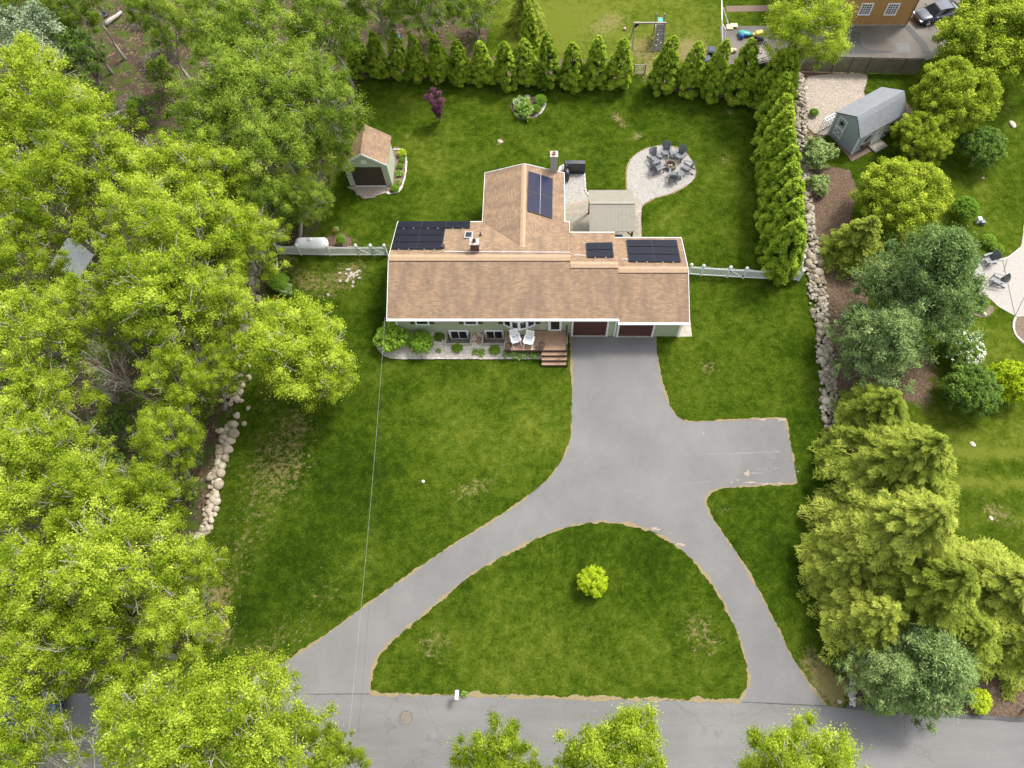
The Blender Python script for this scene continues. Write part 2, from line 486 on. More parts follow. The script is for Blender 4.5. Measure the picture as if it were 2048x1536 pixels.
# ============================================================ GROUND
WELLS = []
for xa, xb in ((893, 944), (966, 1012)):
    X0 = (xa + 2 - PX) / F * 53.6; X1 = (xb - 2 - PX) / F * 53.6
    WELLS.append((X0, X1, 25.35, 26.25))
def in_poly(px, py, poly):
    ins = np.zeros(px.shape, bool); n = len(poly)
    for i in range(n):
        x0, y0 = poly[i]; x1, y1 = poly[(i + 1) % n]
        if y0 == y1: continue
        c = ((y0 > py) != (y1 > py)) & (px < (x1 - x0) * (py - y0) / (y1 - y0) + x0)
        ins ^= c
    return ins
def poly_dist(px, py, poly):
    d = np.full(px.shape, 1e9); n = len(poly)
    for i in range(n):
        x0, y0 = poly[i]; x1, y1 = poly[(i + 1) % n]
        dx, dy = x1 - x0, y1 - y0; L = dx * dx + dy * dy + 1e-9
        t = np.clip(((px - x0) * dx + (py - y0) * dy) / L, 0, 1)
        d = np.minimum(d, np.hypot(px - x0 - t * dx, py - y0 - t * dy))
    return np.where(in_poly(px, py, poly), d, -d)
def mask(px, py, poly, soft=.8): return np.clip(.5 + poly_dist(px, py, poly) / (2 * soft), 0, 1)

def grid_coords(a, b, step, extra=()):
    c = list(np.arange(a, b, step)) + list(extra)
    far = [4, 12, 30, 80, 200, 500]
    return np.array(sorted(set([a - f for f in far] + c + [b + f for f in far])))
gx = grid_coords(-57, 50, .3, [v for q in WELLS for v in q[:2]])
gy = grid_coords(-9, 72, .3, [25.35, 26.25])
GX, GY = np.meshgrid(gx, gy)
wood = mask(GX, GY, W([(-900, -200), (1010, -60), (985, 40), (960, 120), (930, 128), (740, 135), (700, 175), (715, 230), (690, 330), (648, 380), (640, 455), (560, 505), (552, 575), (505, 640), (490, 700), (476, 800), (448, 860), (430, 950), (412, 1050), (392, 1130), (372, 1250), (352, 1345), (330, 1395), (-900, 1395)]), .7)
north = mask(GX, GY, W([(980, -160), (1440, -160), (1450, 160), (1290, 150), (1240, 130), (1000, 115)]), 1.2)
mulch = mask(GX, GY, W([(1592, 135), (1735, 150), (1728, 185), (1738, 215), (1722, 262), (1700, 285), (1650, 265), (1648, 330), (1700, 340), (1715, 380), (1700, 440), (1740, 560), (1730, 700), (1700, 800), (1668, 800), (1655, 700), (1640, 560), (1612, 470), (1600, 300)]), .5)
mulch = np.maximum(mulch, mask(GX, GY, W([(1696, 1412), (1702, 1300), (1720, 1240), (1900, 1260), (2100, 1330), (2300, 1350), (2300, 1462), (2048, 1442)]), .4))
mulch = np.maximum(mulch, mask(GX, GY, W([(700, 120), (980, 112), (1240, 118), (1262, 150), (1260, 172), (1100, 176), (960, 168), (720, 158)]), .6) * .8)
mulch = np.maximum(mulch, mask(GX, GY, W([(1290, 150), (1500, 175), (1545, 210), (1560, 300), (1580, 400), (1590, 545), (1560, 548), (1545, 300), (1525, 235), (1470, 200), (1300, 178)]), .6) * .85)
mulch = np.maximum(mulch, mask(GX, GY, W([(600, 480), (690, 465), (708, 480), (700, 500), (570, 506)]), .3) * .8)
mulch = np.maximum(mulch, mask(GX, GY, W([(1690, 700), (1830, 640), (1900, 720), (1880, 860), (1830, 830), (1700, 1250), (1690, 1000)]), 1.5) * .6)
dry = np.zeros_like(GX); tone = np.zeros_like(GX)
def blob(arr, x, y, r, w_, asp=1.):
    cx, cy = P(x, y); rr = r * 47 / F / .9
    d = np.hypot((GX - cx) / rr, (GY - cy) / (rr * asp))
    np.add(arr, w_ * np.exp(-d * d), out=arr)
for b_ in [(560, 860, 85, .3), (530, 930, 80, .36), (515, 1030, 80, .36), (470, 1120, 60, .4), (600, 940, 70, .3), (600, 840, 40, .4), (655, 575, 55, .6), (600, 560, 40, .6), (700, 545, 40, .6), (560, 520, 40, .8), (740, 530, 40, .3), (690, 680, 35, .35),
           (915, 985, 34, .5), (960, 975, 28, .6), (1000, 945, 26, .4), (860, 1090, 60, .3), (720, 1130, 70, .3), (640, 1200, 60, .35), (560, 1290, 60, .45), (500, 1330, 40, .5), (870, 1290, 45, .65), (1410, 1290, 55, .5), (1390, 1240, 40, .35), (1180, 1260, 30, .35), (1250, 1340, 60, .25),
           (1233, 233, 18, .9), (1245, 250, 20, .7), (1275, 272, 18, .95), (1450, 318, 28, .7), (1460, 225, 14, .95), (1340, 215, 14, .6), (1270, 95, 45, .6), (1330, 100, 70, .5), (1225, 40, 40, .6), (1190, 60, 40, .45), (1390, 110, 40, .65), (1300, 148, 40, .8), (1390, 90, 40, .5), (1150, 20, 30, .2),
           (815, 275, 10, .9), (1000, 284, 18, .75), (1412, 735, 22, .75), (1350, 740, 16, .6), (1400, 680, 30, .25), (1620, 1310, 30, .6), (1640, 1350, 30, .8), (1660, 1395, 28, .9), (1690, 1370, 25, .8), (1450, 1020, 14, .6), (2010, 220, 50, .5), (1960, 200, 40, .4), (2025, 330, 30, .4), (1950, 900, 60, .25), (2020, 1040, 40, .5), (1980, 1020, 25, .6),
           (430, 1200, 40, .8), (440, 1270, 30, .8), (725, 390, 40, .3), (780, 420, 60, .2), (580, 490, 30, .5), (1660, 190, 30, .3), (705, 480, 20, .6), (1765, 165, 14, .6), (540, 780, 40, .5), (1440, 745, 20, .3), (1090, 240, 30, .2)]:
    blob(dry, *b_)
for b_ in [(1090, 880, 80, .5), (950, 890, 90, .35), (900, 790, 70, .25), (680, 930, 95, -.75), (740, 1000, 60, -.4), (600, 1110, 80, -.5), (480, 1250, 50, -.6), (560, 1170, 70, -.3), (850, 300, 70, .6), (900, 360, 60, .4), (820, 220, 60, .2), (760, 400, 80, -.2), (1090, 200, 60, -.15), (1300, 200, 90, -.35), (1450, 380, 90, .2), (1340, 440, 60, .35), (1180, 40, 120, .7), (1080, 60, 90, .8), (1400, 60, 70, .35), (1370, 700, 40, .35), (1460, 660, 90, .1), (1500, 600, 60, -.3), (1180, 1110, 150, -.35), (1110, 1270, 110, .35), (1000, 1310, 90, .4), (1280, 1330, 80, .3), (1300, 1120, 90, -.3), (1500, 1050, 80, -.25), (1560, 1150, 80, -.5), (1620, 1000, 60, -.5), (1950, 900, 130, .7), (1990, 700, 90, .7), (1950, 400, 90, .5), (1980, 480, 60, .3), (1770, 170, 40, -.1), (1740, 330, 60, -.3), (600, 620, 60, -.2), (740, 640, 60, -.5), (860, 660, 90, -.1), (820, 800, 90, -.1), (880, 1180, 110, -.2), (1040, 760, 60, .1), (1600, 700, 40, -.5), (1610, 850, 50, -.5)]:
    blob(tone, *b_)  # grass tones; some dark ones by the trees put shade into the colour
for xa, ya, xb, yb, wt in [(1830, 905, 2080, 905, .9), (1840, 965, 2080, 968, .9), (1850, 935, 2080, 936, -.4), (1860, 1000, 2080, 1003, -.4), (1880, 1035, 2080, 1040, .5)]:
    (X0, Y0), (X1, Y1) = P(xa, ya), P(xb, yb)                # mower tracks on the neighbouring lawn
    t_ = np.clip((GX - X0) / (X1 - X0), 0, 1); dd_ = np.abs(GY - (Y0 + (Y1 - Y0) * t_))
    tone += wt * np.exp(-(dd_ / .35) ** 2) * (GX > X0)
rgn = np.random.default_rng(3)
nv = GX.size
keep = np.ones((len(gy) - 1, len(gx) - 1), bool)
cxm = (gx[:-1] + gx[1:]) / 2; cym = (gy[:-1] + gy[1:]) / 2
for x0, x1, y0, y1 in WELLS:
    keep &= ~((cxm[None, :] > x0) & (cxm[None, :] < x1) & (cym[:, None] > y0) & (cym[:, None] < y1))
jj, ii = np.nonzero(keep); nx_ = len(gx)
quads = np.stack([jj * nx_ + ii, jj * nx_ + ii + 1, (jj + 1) * nx_ + ii + 1, (jj + 1) * nx_ + ii], 1)
def npmesh(name, co, faces, mat, attrs=None, smooth=False):
    me = bpy.data.meshes.new(name)
    k = faces.shape[1]
    me.vertices.add(len(co)); me.vertices.foreach_set('co', np.ascontiguousarray(co, np.float32).ravel())
    me.loops.add(faces.size); me.loops.foreach_set('vertex_index', np.ascontiguousarray(faces, np.int32).ravel())
    me.polygons.add(len(faces)); me.polygons.foreach_set('loop_start', np.arange(0, faces.size, k, dtype=np.int32))
    if smooth: me.polygons.foreach_set('use_smooth', np.ones(len(faces), bool))
    me.update(calc_edges=True)
    for an, av in (attrs or {}).items():
        a = me.attributes.new(an, 'FLOAT', 'POINT'); a.data.foreach_set('value', np.ascontiguousarray(av, np.float32).ravel())
    me.materials.append(MT[mat] if isinstance(mat, str) else mat)
    return me
def ground_mat():
    m, t, b = newmat('ground_cover')
    co = coord(t)
    fine = noise(t, co, 6.5, 5, .8); mid = noise(t, co, 1.6, 5, .65, .3); big = noise(t, co, .35, 4, .6)
    blade = noise(t, co, 26, 3, .75)
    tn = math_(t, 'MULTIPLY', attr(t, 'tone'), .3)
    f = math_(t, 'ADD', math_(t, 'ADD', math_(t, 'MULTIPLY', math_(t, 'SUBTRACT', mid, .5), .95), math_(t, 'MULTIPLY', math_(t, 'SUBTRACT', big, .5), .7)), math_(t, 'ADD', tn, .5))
    f = math_(t, 'ADD', f, math_(t, 'MULTIPLY', math_(t, 'SUBTRACT', fine, .5), 1.0), True)
    lawn = ramp(t, f, [(.1, (.014, .028, .003)), (.36, (.029, .056, .004)), (.6, (.061, .094, .008)), (.9, (.13, .155, .022))])
    fl = voro(t, co, 5.5, 'F1', 'Distance')               # scattered pale blades and clover
    lawn = mix(t, math_(t, 'MULTIPLY', ramp(t, fl, [(.06, (.6, .6, .6)), (.2, (0, 0, 0))]), math_(t, 'GREATER_THAN', noise(t, co, .9, 3), .5)), lawn, (.14, .16, .03))
    lawn = mix(t, .75, lawn, ramp(t, blade, [(.28, (.35, .4, .35)), (.72, (1.45, 1.4, 1.3))]), 'MULTIPLY')
    dn = math_(t, 'ADD', math_(t, 'ADD', math_(t, 'MULTIPLY', attr(t, 'dry'), .55), .045), math_(t, 'MULTIPLY', math_(t, 'SUBTRACT', noise(t, co, 2.6, 6, .75), .5), 1.5))
    dn = math_(t, 'ADD', dn, math_(t, 'MULTIPLY', math_(t, 'SUBTRACT', fine, .5), .6))
    dryc = ramp(t, noise(t, co, 11, 4, .7), [(.3, (.12, .115, .03)), (.5, (.22, .175, .075)), (.72, (.34, .27, .15))])
    c = mix(t, ramp(t, dn, [(.36, (0, 0, 0)), (.62, (.85, .85, .85))]), lawn, dryc)
    # woodland floor
    l1 = noise(t, co, 1.1, 6, .7); l2 = voro(t, co, 9, 'F1', 'Color')
    sp = N(t, 'ShaderNodeSeparateColor'); t.links.new(l2, sp.inputs[0])
    leafl = ramp(t, sp.outputs[0], [(0, (.04, .03, .02)), (.4, (.08, .058, .04)), (.75, (.15, .105, .068)), (1, (.24, .18, .12))])
    litter = mix(t, ramp(t, l1, [(.42, (0, 0, 0)), (.6, (1, 1, 1))]), leafl, (.07, .05, .038))
    litter = mix(t, ramp(t, noise(t, co, .8, 5, .7), [(.48, (0, 0, 0)), (.58, (.8, .8, .8))]), litter, mix(t, blade, (.02, .05, .006), (.09, .15, .015)))
    wn = math_(t, 'ADD', attr(t, 'wood'), math_(t, 'MULTIPLY', math_(t, 'SUBTRACT', noise(t, co, 1.3, 5, .7), .5), .9))
    c = mix(t, ramp(t, wn, [(.44, (0, 0, 0)), (.56, (1, 1, 1))]), c, litter)
    v2 = N(t, 'ShaderNodeTexVoronoi'); v2.inputs['Scale'].default_value = 15; t.links.new(co, v2.inputs['Vector'])
    s2 = N(t, 'ShaderNodeSeparateColor'); t.links.new(v2.outputs['Color'], s2.inputs[0])
    mc = ramp(t, s2.outputs[1], [(0, (.08, .055, .038)), (.5, (.13, .09, .062)), (1, (.21, .15, .105))])
    mn = math_(t, 'ADD', attr(t, 'mulch'), math_(t, 'MULTIPLY', math_(t, 'SUBTRACT', noise(t, co, 2.2, 5, .7), .5), .6))
    c = mix(t, ramp(t, mn, [(.45, (0, 0, 0)), (.56, (1, 1, 1))]), c, mc)
    t.links.new(c, b.inputs['Base Color']); b.inputs['Roughness'].default_value = .95
    b.inputs['Specular IOR Level'].default_value = .0
    bump(t, b, math_(t, 'ADD', blade, fine), .7, .05)
    return m
gm = npmesh('ground', np.stack([GX.ravel(), GY.ravel(), np.zeros(nv)], 1), quads, ground_mat(),
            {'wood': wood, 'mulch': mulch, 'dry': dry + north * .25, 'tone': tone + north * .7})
go = bpy.data.objects.new('ground', gm); COL.objects.link(go); tag(go, kind='structure')

# ------------------------------------------------------------ road and drive
DL = [(1140, 668), (1142, 700), (1144, 760), (1144, 830), (1141, 875), (1132, 905), (1112, 938), (1088, 966), (1040, 1004), (990, 1038), (900, 1094), (800, 1162), (700, 1234), (620, 1292), (545, 1338), (470, 1388)]
ISL = [(740, 1387), (742, 1360), (750, 1325), (768, 1298), (800, 1268), (860, 1218), (940, 1152), (1000, 1115), (1060, 1083), (1120, 1058), (1180, 1045), (1235, 1046), (1290, 1057), (1340, 1082), (1380, 1114), (1420, 1162), (1455, 1222), (1480, 1280), (1494, 1330), (1496, 1368), (1480, 1403)]
DR = [(1652, 1411), (1622, 1370), (1582, 1310), (1550, 1245), (1512, 1172), (1476, 1110), (1442, 1062), (1418, 1024), (1411, 1004), (1418, 987), (1436, 978), (1500, 972), (1594, 966)]
DR2 = [(1594, 966), (1588, 930), (1580, 885), (1569, 836)]
DR3 = [(1569, 836), (1500, 838), (1440, 841), (1388, 843), (1360, 837), (1343, 818), (1331, 790), (1320, 740), (1313, 700), (1311, 668)]
dl, isl, dr, dr2, dr3 = [smooth_line(W(k), 5) for k in (DL, ISL, DR, DR2, DR3)]
drive = dl + [P(1311, 664), P(1140, 664)][::-1]
drive = [P(1140, 664)] + dl + isl + dr + dr2 + dr3 + [P(1311, 664)]
tag(MB().prism(drive, 0, .012).build('driveway', 'asphalt_drive'), kind='structure')
ROAD_TOP = [(-600, 1386), (0, 1386), (300, 1387), (545, 1387.5), (740, 1388), (1000, 1393), (1200, 1398), (1480, 1404), (1652, 1412), (1700, 1418), (1850, 1430), (2048, 1442), (2400, 1462)]
rt = W(ROAD_TOP)
road = [(-300, rt[0][1])] + rt + [(300, rt[-1][1] - 8), (300, rt[-1][1] - 16), (20, -6.2), (-300, -6.0)]
tag(MB().prism(road, 0, .008).build('road', 'asphalt_road'), kind='structure')
tag(ribbon('drive_edge', dl[:-4], .12, .045, .017, 'deadgrass', seed=2), kind='structure')
tag(ribbon('drive_edge', isl, .16, .07, .017, 'deadgrass', seed=3), kind='structure')
tag(ribbon('drive_edge', dr, .13, .05, .017, 'deadgrass', seed=4), kind='structure')
tag(ribbon('drive_edge', dr2, .13, .05, .0175, 'deadgrass', seed=5), kind='structure')
tag(ribbon('drive_edge', dr3, .11, .045, .018, 'deadgrass', seed=6), kind='structure')
tag(ribbon('road_edge', W([(740, 1387), (1000, 1392), (1200, 1397), (1480, 1403)]), .2, .07, .016, 'deadgrass', seed=8), kind='structure')
tag(ribbon('road_kerb', W([(1692, 1414), (1850, 1428), (2048, 1440), (2300, 1456)]), .22, .02, .05, 'dark_patch', seed=9), kind='structure')
for i, q in enumerate(([(545, 1388), (640, 1388.5), (740, 1388.5)], [(1484, 1404), (1560, 1408), (1650, 1412)])):
    tag(ribbon('asphalt_joint', W(q), .035, .012, .019, 'dark_patch', seed=20 + i), kind='structure')
def blobpoly(cx, cy, rx, ry, seed, n=26, jit=.16):
    rg = random.Random(seed)
    a = [rg.uniform(0, 6.28) for _ in range(4)]
    return [(cx + (1 + jit * sum(math.sin((k + 2) * t + a[k]) for k in range(4)) / 1.6 + rg.uniform(-.04, .04)) * rx * math.cos(t), cy + (1 + jit * sum(math.sin((k + 2) * t + a[k]) for k in range(4)) / 1.6) * ry * math.sin(t)) for t in [2 * math.pi * i / n for i in range(n)]]
# sandy washes on the turnaround and the drive edges
m = MB()
for i, (x, y, rx, ry) in enumerate([(1494, 947, .22, .16), (1475, 960, .1, .05), (1463, 965, .06, .06), (1502, 965, .35, .08), (1532, 968, .4, .07), (1560, 967, .25, .06), (1524, 839, .35, .07), (1562, 839, .3, .15), (1340, 1066, .06, .04), (1407, 867, .05, .14), (1310, 1058, .3, .1), (1360, 1089, .3, .1)]):
    cx, cy = P(x, y); m.prism(blobpoly(cx, cy, rx, ry, i, 20, .35), None, .0215 + i * .0004)
tag(m.build('sand_on_drive', 'sand'), kind='structure')
rg_ = random.Random(12); m = MB()
for i in range(26):
    x, y = (rg_.gauss(1566, 12), rg_.gauss(924, 12)) if i < 20 else (rg_.choice((1538, 1280, 1550)), rg_.uniform(915, 975))
    cx, cy = P(x, y); s_ = rg_.uniform(.03, .075); m.prism(blobpoly(cx, cy, s_, s_ * .8, i, 9, .2), None, .019 + i * .0001)
MT['scuff'] = plain('darker_asphalt', (.155, .152, .149), (.172, .17, .166), 3, .9)
tag(m.build('oil_drips', 'black'), kind='structure')
MT['scrape'] = plain('scraped_asphalt', (.205, .2, .192), (.185, .182, .177), 6, .9)
for i, q in enumerate(([(1420, 909), (1500, 906), (1560, 903)], [(1515, 938), (1540, 938), (1560, 936)], [(1500, 946), (1530, 947)], [(1240, 985), (1330, 975), (1420, 962)])):
    tag(ribbon('tyre_scuff', smooth_line(W(q), 5), .07 if i < 3 else .16, .028, .0135 + i * .0004, 'scrape' if i < 3 else 'scuff', seed=70 + i), kind='structure')
# manhole cover
def manhole():
    cx, cy = P(812, 1436)
    t = thing('manhole_cover', 'round rusty brown manhole cover in the grey street', 'manhole cover', (cx, cy, .009))
    MB().lathe([(.45, 0), (.45, .006), (.36, .006), (.36, .001)], 32).build('frame', 'asphalt_road', t)
    m = MB().lathe([(.35, 0), (.35, .008), (.3, .008)], 32)
    for k in range(6): m.tube((-.28 + .11 * k, -.2, .009), (-.28 + .11 * k, .2, .009), .012, n=5)
    m.build('lid', 'manhole', t)
    o = t; return o
manhole()

# ------------------------------------------------------------ gravel, patios, beds
def patch(name, px, mat, z=.01, jag=0., seed=0, k=5, kind='structure'):
    pts = smooth_line(W(px), k, True)
    if jag:
        rg = random.Random(seed); pts = [(x + rg.uniform(-jag, jag), y + rg.uniform(-jag, jag)) for x, y in resample(pts, .2)]
    o = MB().prism(pts, None, z).build(name, mat)
    return tag(o, kind=kind)
FP = [(1254, 388), (1253, 345), (1262, 318), (1285, 300), (1320, 291), (1352, 295), (1378, 312), (1391, 340), (1385, 362), (1350, 384), (1310, 397), (1284, 412), (1270, 440)]
patch('gravel_circle', FP + [(1262, 450), (1250, 420)], 'pea_grey', .012, .02, 1)
tag(ribbon('gravel_edge', smooth_line(W(FP[:-1]), 6), .12, .035, .018, 'deadgrass', seed=31), kind='structure')
patch('gravel_bed', [(1119, 345), (1124, 334), (1140, 328), (1160, 330), (1168, 350), (1170, 378), (1180, 400), (1185, 440), (1150, 450), (1120, 430)], 'pea_grey', .010)
tag(ribbon('stone_edging', smooth_line(W([(1118, 346), (1121, 335), (1129, 331)]), 5), .2, .02, .06, 'edging', seed=33), kind='structure')
tag(ribbon('stone_edging', smooth_line(W([(1168, 346), (1170, 362), (1171, 380), (1179, 393), (1186, 402)]), 5), .15, .02, .06, 'edging', seed=34), kind='structure')
tag(MB().prism(W([(1128, 413), (1150, 411), (1172, 402), (1276, 398), (1282, 420), (1283, 478), (1120, 480)]), None, .016).build('paver_patio', 'pavers'), kind='structure')
tag(ribbon('paver_border', smooth_line(W([(1128, 411), (1150, 409), (1180, 400)]), 5), .25, .01, .021, 'border_paver', seed=35), kind='structure')
tag(ribbon('paver_border', smooth_line(W([(1271, 400), (1278, 418), (1279, 480)]), 5), .5, .05, .022, 'pea_pink', seed=36), kind='structure')
patch('gravel_apron', [(700, 372), (787, 372), (788, 384), (766, 386), (752, 393), (730, 397), (716, 391), (706, 380)], 'pea_pink', .010, .07, 4)
patch('mulch_bed', [(783, 300), (806, 300), (810, 330), (806, 368), (797, 384), (780, 388), (770, 380), (780, 368)], 'bark_mulch', .014)
tag(ribbon('stone_edging', smooth_line(W([(787, 300), (803, 300), (811, 308), (812, 340), (807, 365), (797, 383), (783, 388), (773, 385)]), 6), .16, .03, .06, 'edging', seed=37), kind='structure')
tag(MB().prism(W([(1352, 674), (1384, 673), (1382, 655), (1378, 620), (1378, 556), (1370, 556), (1366, 640)]), None, .014).build('concrete_pad', 'concrete'), kind='structure')
patch('gravel_yard', [(1612, 160), (1640, 150), (1700, 146), (1735, 152), (1728, 185), (1738, 215), (1720, 250), (1660, 270), (1622, 262), (1608, 220)], 'pea_pink', .012, .06, 5)
tag(MB().prism(W([(1668, 282), (1703, 324), (1742, 303), (1722, 285), (1790, 260), (1835, 235), (1812, 205), (1700, 250)]), 0, .07).build('mulch_border', 'bark_mulch'), kind='structure')
# neighbours' paved yards
tag(MB().prism(W([(1440, 52), (1700, 52), (1700, -60), (1990, -60), (1960, 30), (1900, 105), (1855, 120), (1690, 118), (1560, 130), (1446, 128)]), None, .010).build('neighbour_yard', 'asphalt_brown'), kind='structure')
tag(MB().prism(W([(1806, 52), (1818, 50), (1852, 85), (1862, 107), (1845, 107), (1838, 90)]), None, .016).build('asphalt_patch', 'dark_patch'), kind='structure')
tag(MB().prism(W([(1791, 86), (1818, 85), (1822, 105), (1796, 106)]), None, .0165).build('asphalt_patch', 'asphalt_road'), kind='structure')
patch('asphalt_stain', [(1705, 65), (1722, 66), (1720, 80), (1735, 98), (1790, 104), (1700, 107), (1694, 90)], 'dark_patch', .017, .06, 8)
for q in ([(1455, -60), (1700, -60), (1700, -22), (1455, -20)], [(1452, 12), (1560, 10), (1560, 22), (1454, 24)]):
    tag(MB().prism(W(q), None, .012).build('garden_soil', 'bark_mulch'), kind='structure')
PAT = [(2120, 420), (2055, 440), (2046, 470), (2040, 495), (2018, 512), (1990, 518), (1950, 515), (1940, 540), (1945, 580), (1980, 598), (2000, 615), (2048, 640), (2140, 680)]
patch('concrete_patio', PAT, 'patio', .012)
for i, q in enumerate(([(2005, 520), (2030, 632)], [(2014, 520), (2007, 545)], [(2030, 632), (2060, 570)])):
    tag(ribbon('patio_joint', W(q), .05, .0, .017 + i * .001, 'dark_patch', seed=50 + i), kind='structure')
tag(ribbon('stone_edging', smooth_line(W([(1984, 517), (2002, 520), (2020, 513), (2040, 496)]), 5), .16, .01, .05, 'edging', seed=53), kind='structure')
patch('mulch_bed', [(1925, 618), (1960, 612), (1985, 612), (1986, 624), (1970, 634), (1940, 628)], 'bark_mulch', .012)
patch('mulch_bed', [(2030, 636), (2070, 640), (2090, 700), (2048, 690), (2030, 665)], 'bark_mulch', .0125)
tag(ribbon('stone_edging', smooth_line(W([(2031, 634), (2027, 650), (2032, 670), (2050, 686), (2080, 700)]), 5), .16, .01, .05, 'edging', seed=54), kind='structure')
patch('mulch_bed', [(1022, 205), (1040, 196), (1080, 194), (1089, 210), (1080, 228), (1060, 238), (1035, 236), (1024, 222)], 'bark_mulch', .011)
tag(ribbon('pebble_border', smooth_line(W([(1084, 196), (1089, 208), (1083, 222), (1070, 233)]), 5), .3, .03, .03, 'edging', seed=55), kind='structure')

# front bed: gravel banked up against the house wall, with the window wells cut out
fy = P(900, 717)[1]
bx = sorted(set(list(np.arange(-13.0, -.5, .2)) + [-.55] + [v for q in WELLS for v in q[:2]]))
by = sorted(set(list(np.linspace(0, 1, 10))))
WALLY = 26.25
bed = MB(); idx = {}
ys = sorted(set(list(np.arange(24.0, 26.2, .16)) + [25.35, WALLY]))
def front(x):
    t = max(0, (-11.4 - x) / 1.75)
    return fy + (1 - math.sqrt(max(0, 1 - min(1, t) ** 2))) * 2.0
def bz(x, y):
    f0 = front(x)
    k = max(0, min(1, (y - f0) / (WALLY - f0 + .01)))
    e = min(1, max(0, (x + 13.1) / 1.8))
    return .03 + .47 * k * e
def ext(x, y):
    # stretch rows so that the first row follows the curved front
    f0 = front(x); t = (y - ys[0]) / (WALLY - ys[0])
    return f0 + t * (WALLY - f0) if x < -11.2 else (max(y, fy) if y < 25.2 else y)
vs = []
for y in ys:
    for x in bx:
        yy = ext(x, y); vs.append((x, yy, bz(x, yy)))
nb = len(bx); fs = []
for j in range(len(ys) - 1):
    for i in range(nb - 1):
        mx, my = (bx[i] + bx[i + 1]) / 2, (ys[j] + ys[j + 1]) / 2
        if any(a < mx < b and c < my < d for a, b, c, d in WELLS): continue
        fs.append((j * nb + i, j * nb + i + 1, (j + 1) * nb + i + 1, (j + 1) * nb + i))
bed.add(vs, fs)
tag(bed.build('gravel_bed', 'pea'), kind='structure')
eline = [(-13.12, 26.0), (-13.1, 25.6)] + [(x, front(x)) for x in np.arange(-13.0, -.6, .1)]
tag(ribbon('stone_edging', eline, .2, .012, .10, 'edging', seed=60), kind='structure')
# ============================================================ HOUSE
HO = (-.8, 30.2, 0)
house = thing('house', 'long tan-shingled ranch house with sage green walls, solar panels and two garage doors', 'house', HO)
def hb(m, name, mat, parent=house): return m.build(name, mat, parent, HO)
SL = 1 / 3.
# sections: x0, x1, ysouth, ynorth, eave z
SEC = [(-11.65, 1.47, 25.9, 34.5, 3.1), (1.47, 4.92, 25.9, 33.5, 3.1), (4.92, 10.04, 25.88, 33.36, 2.62)]
roof = MB()
for x0, x1, y0, y1, ze in SEC:
    ym = (y0 + y1) / 2; zr = ze + (ym - y0) * SL; L = math.hypot(ym - y0, zr - ze)
    roof.slab([(x0, y0, ze), (x1, y0, ze), (x1, ym, zr), (x0, ym, zr)], .16, [(x0, 0), (x1, 0), (x1, L), (x0, L)])
    roof.slab([(x1, y1, ze), (x0, y1, ze), (x0, ym, zr), (x1, ym, zr)], .16, [(x1 + 40, 0), (x0 + 40, 0), (x0 + 40, L), (x1 + 40, L)])
# north wing, ridge along Y
NX0, NX1, NY = -5.17, 1.12, 39.3
nxm = (NX0 + NX1) / 2; nzr = 3.1 + (nxm - NX0) * SL; L = math.hypot(nxm - NX0, nzr - 3.1)
yv = 34.5 - (nzr - 3.1) / SL       # ridge meets the main slope
roof.slab([(NX0, NY, 3.104), (NX0, 34.5, 3.104), (nxm, yv, nzr + .004), (nxm, NY, nzr + .004)], .16, [(NY, 0), (34.5, 0), (yv, L), (NY, L)])
roof.slab([(NX1, 34.5, 3.104), (NX1, NY, 3.104), (nxm, NY, nzr + .004), (nxm, yv, nzr + .004)], .16, [(-34.5, 0), (-NY, 0), (-NY, L), (-yv, L)])
ro = hb(roof, 'roof', 'shingle')
# ridge caps, a strip of lighter shingles with a shadow gap painted in dark at the front
cap = MB()
for x0, x1, y0, y1, ze in SEC:
    ym = (y0 + y1) / 2; zr = ze + (ym - y0) * SL; d = .27
    cap.slab([(x0, ym - d, zr + .06 - d * SL), (x1, ym - d, zr + .06 - d * SL), (x1, ym, zr + .06), (x0, ym, zr + .06)], .03, [(x0, .03), (x1, .03), (x1, .12), (x0, .12)])
    cap.slab([(x1, ym + d, zr + .06 - d * SL), (x0, ym + d, zr + .06 - d * SL), (x0, ym, zr + .06), (x1, ym, zr + .06)], .03, [(x1, .03), (x0, .03), (x0, .12), (x1, .12)])
d = .2
cap.slab([(nxm - d, NY, nzr + .04 - d * SL), (nxm - d, yv, nzr + .04 - d * SL), (nxm, yv, nzr + .04), (nxm, NY, nzr + .04)], .03, [(NY, .03), (yv, .03), (yv, .12), (NY, .12)])
cap.slab([(nxm + d, yv, nzr + .04 - d * SL), (nxm + d, NY, nzr + .04 - d * SL), (nxm, NY, nzr + .04), (nxm, yv, nzr + .04)], .03, [(yv, .03), (NY, .03), (NY, .12), (yv, .12)])
hb(cap, 'ridge_cap', 'ridge_shingle', None).parent = ro
for x0, x1, y0, y1, ze in SEC:  # dark strip standing in for the shadow under the cap's front edge
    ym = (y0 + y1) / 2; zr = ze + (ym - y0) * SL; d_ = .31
    hb(MB().slab([(x0, ym - d_, zr + .028 - d_ * SL), (x1, ym - d_, zr + .028 - d_ * SL), (x1, ym - .2, zr + .028 - .2 * SL), (x0, ym - .2, zr + .028 - .2 * SL)], .02), 'ridge_gap_shadow', 'deck_edge', None).parent = ro
hb_fix = None
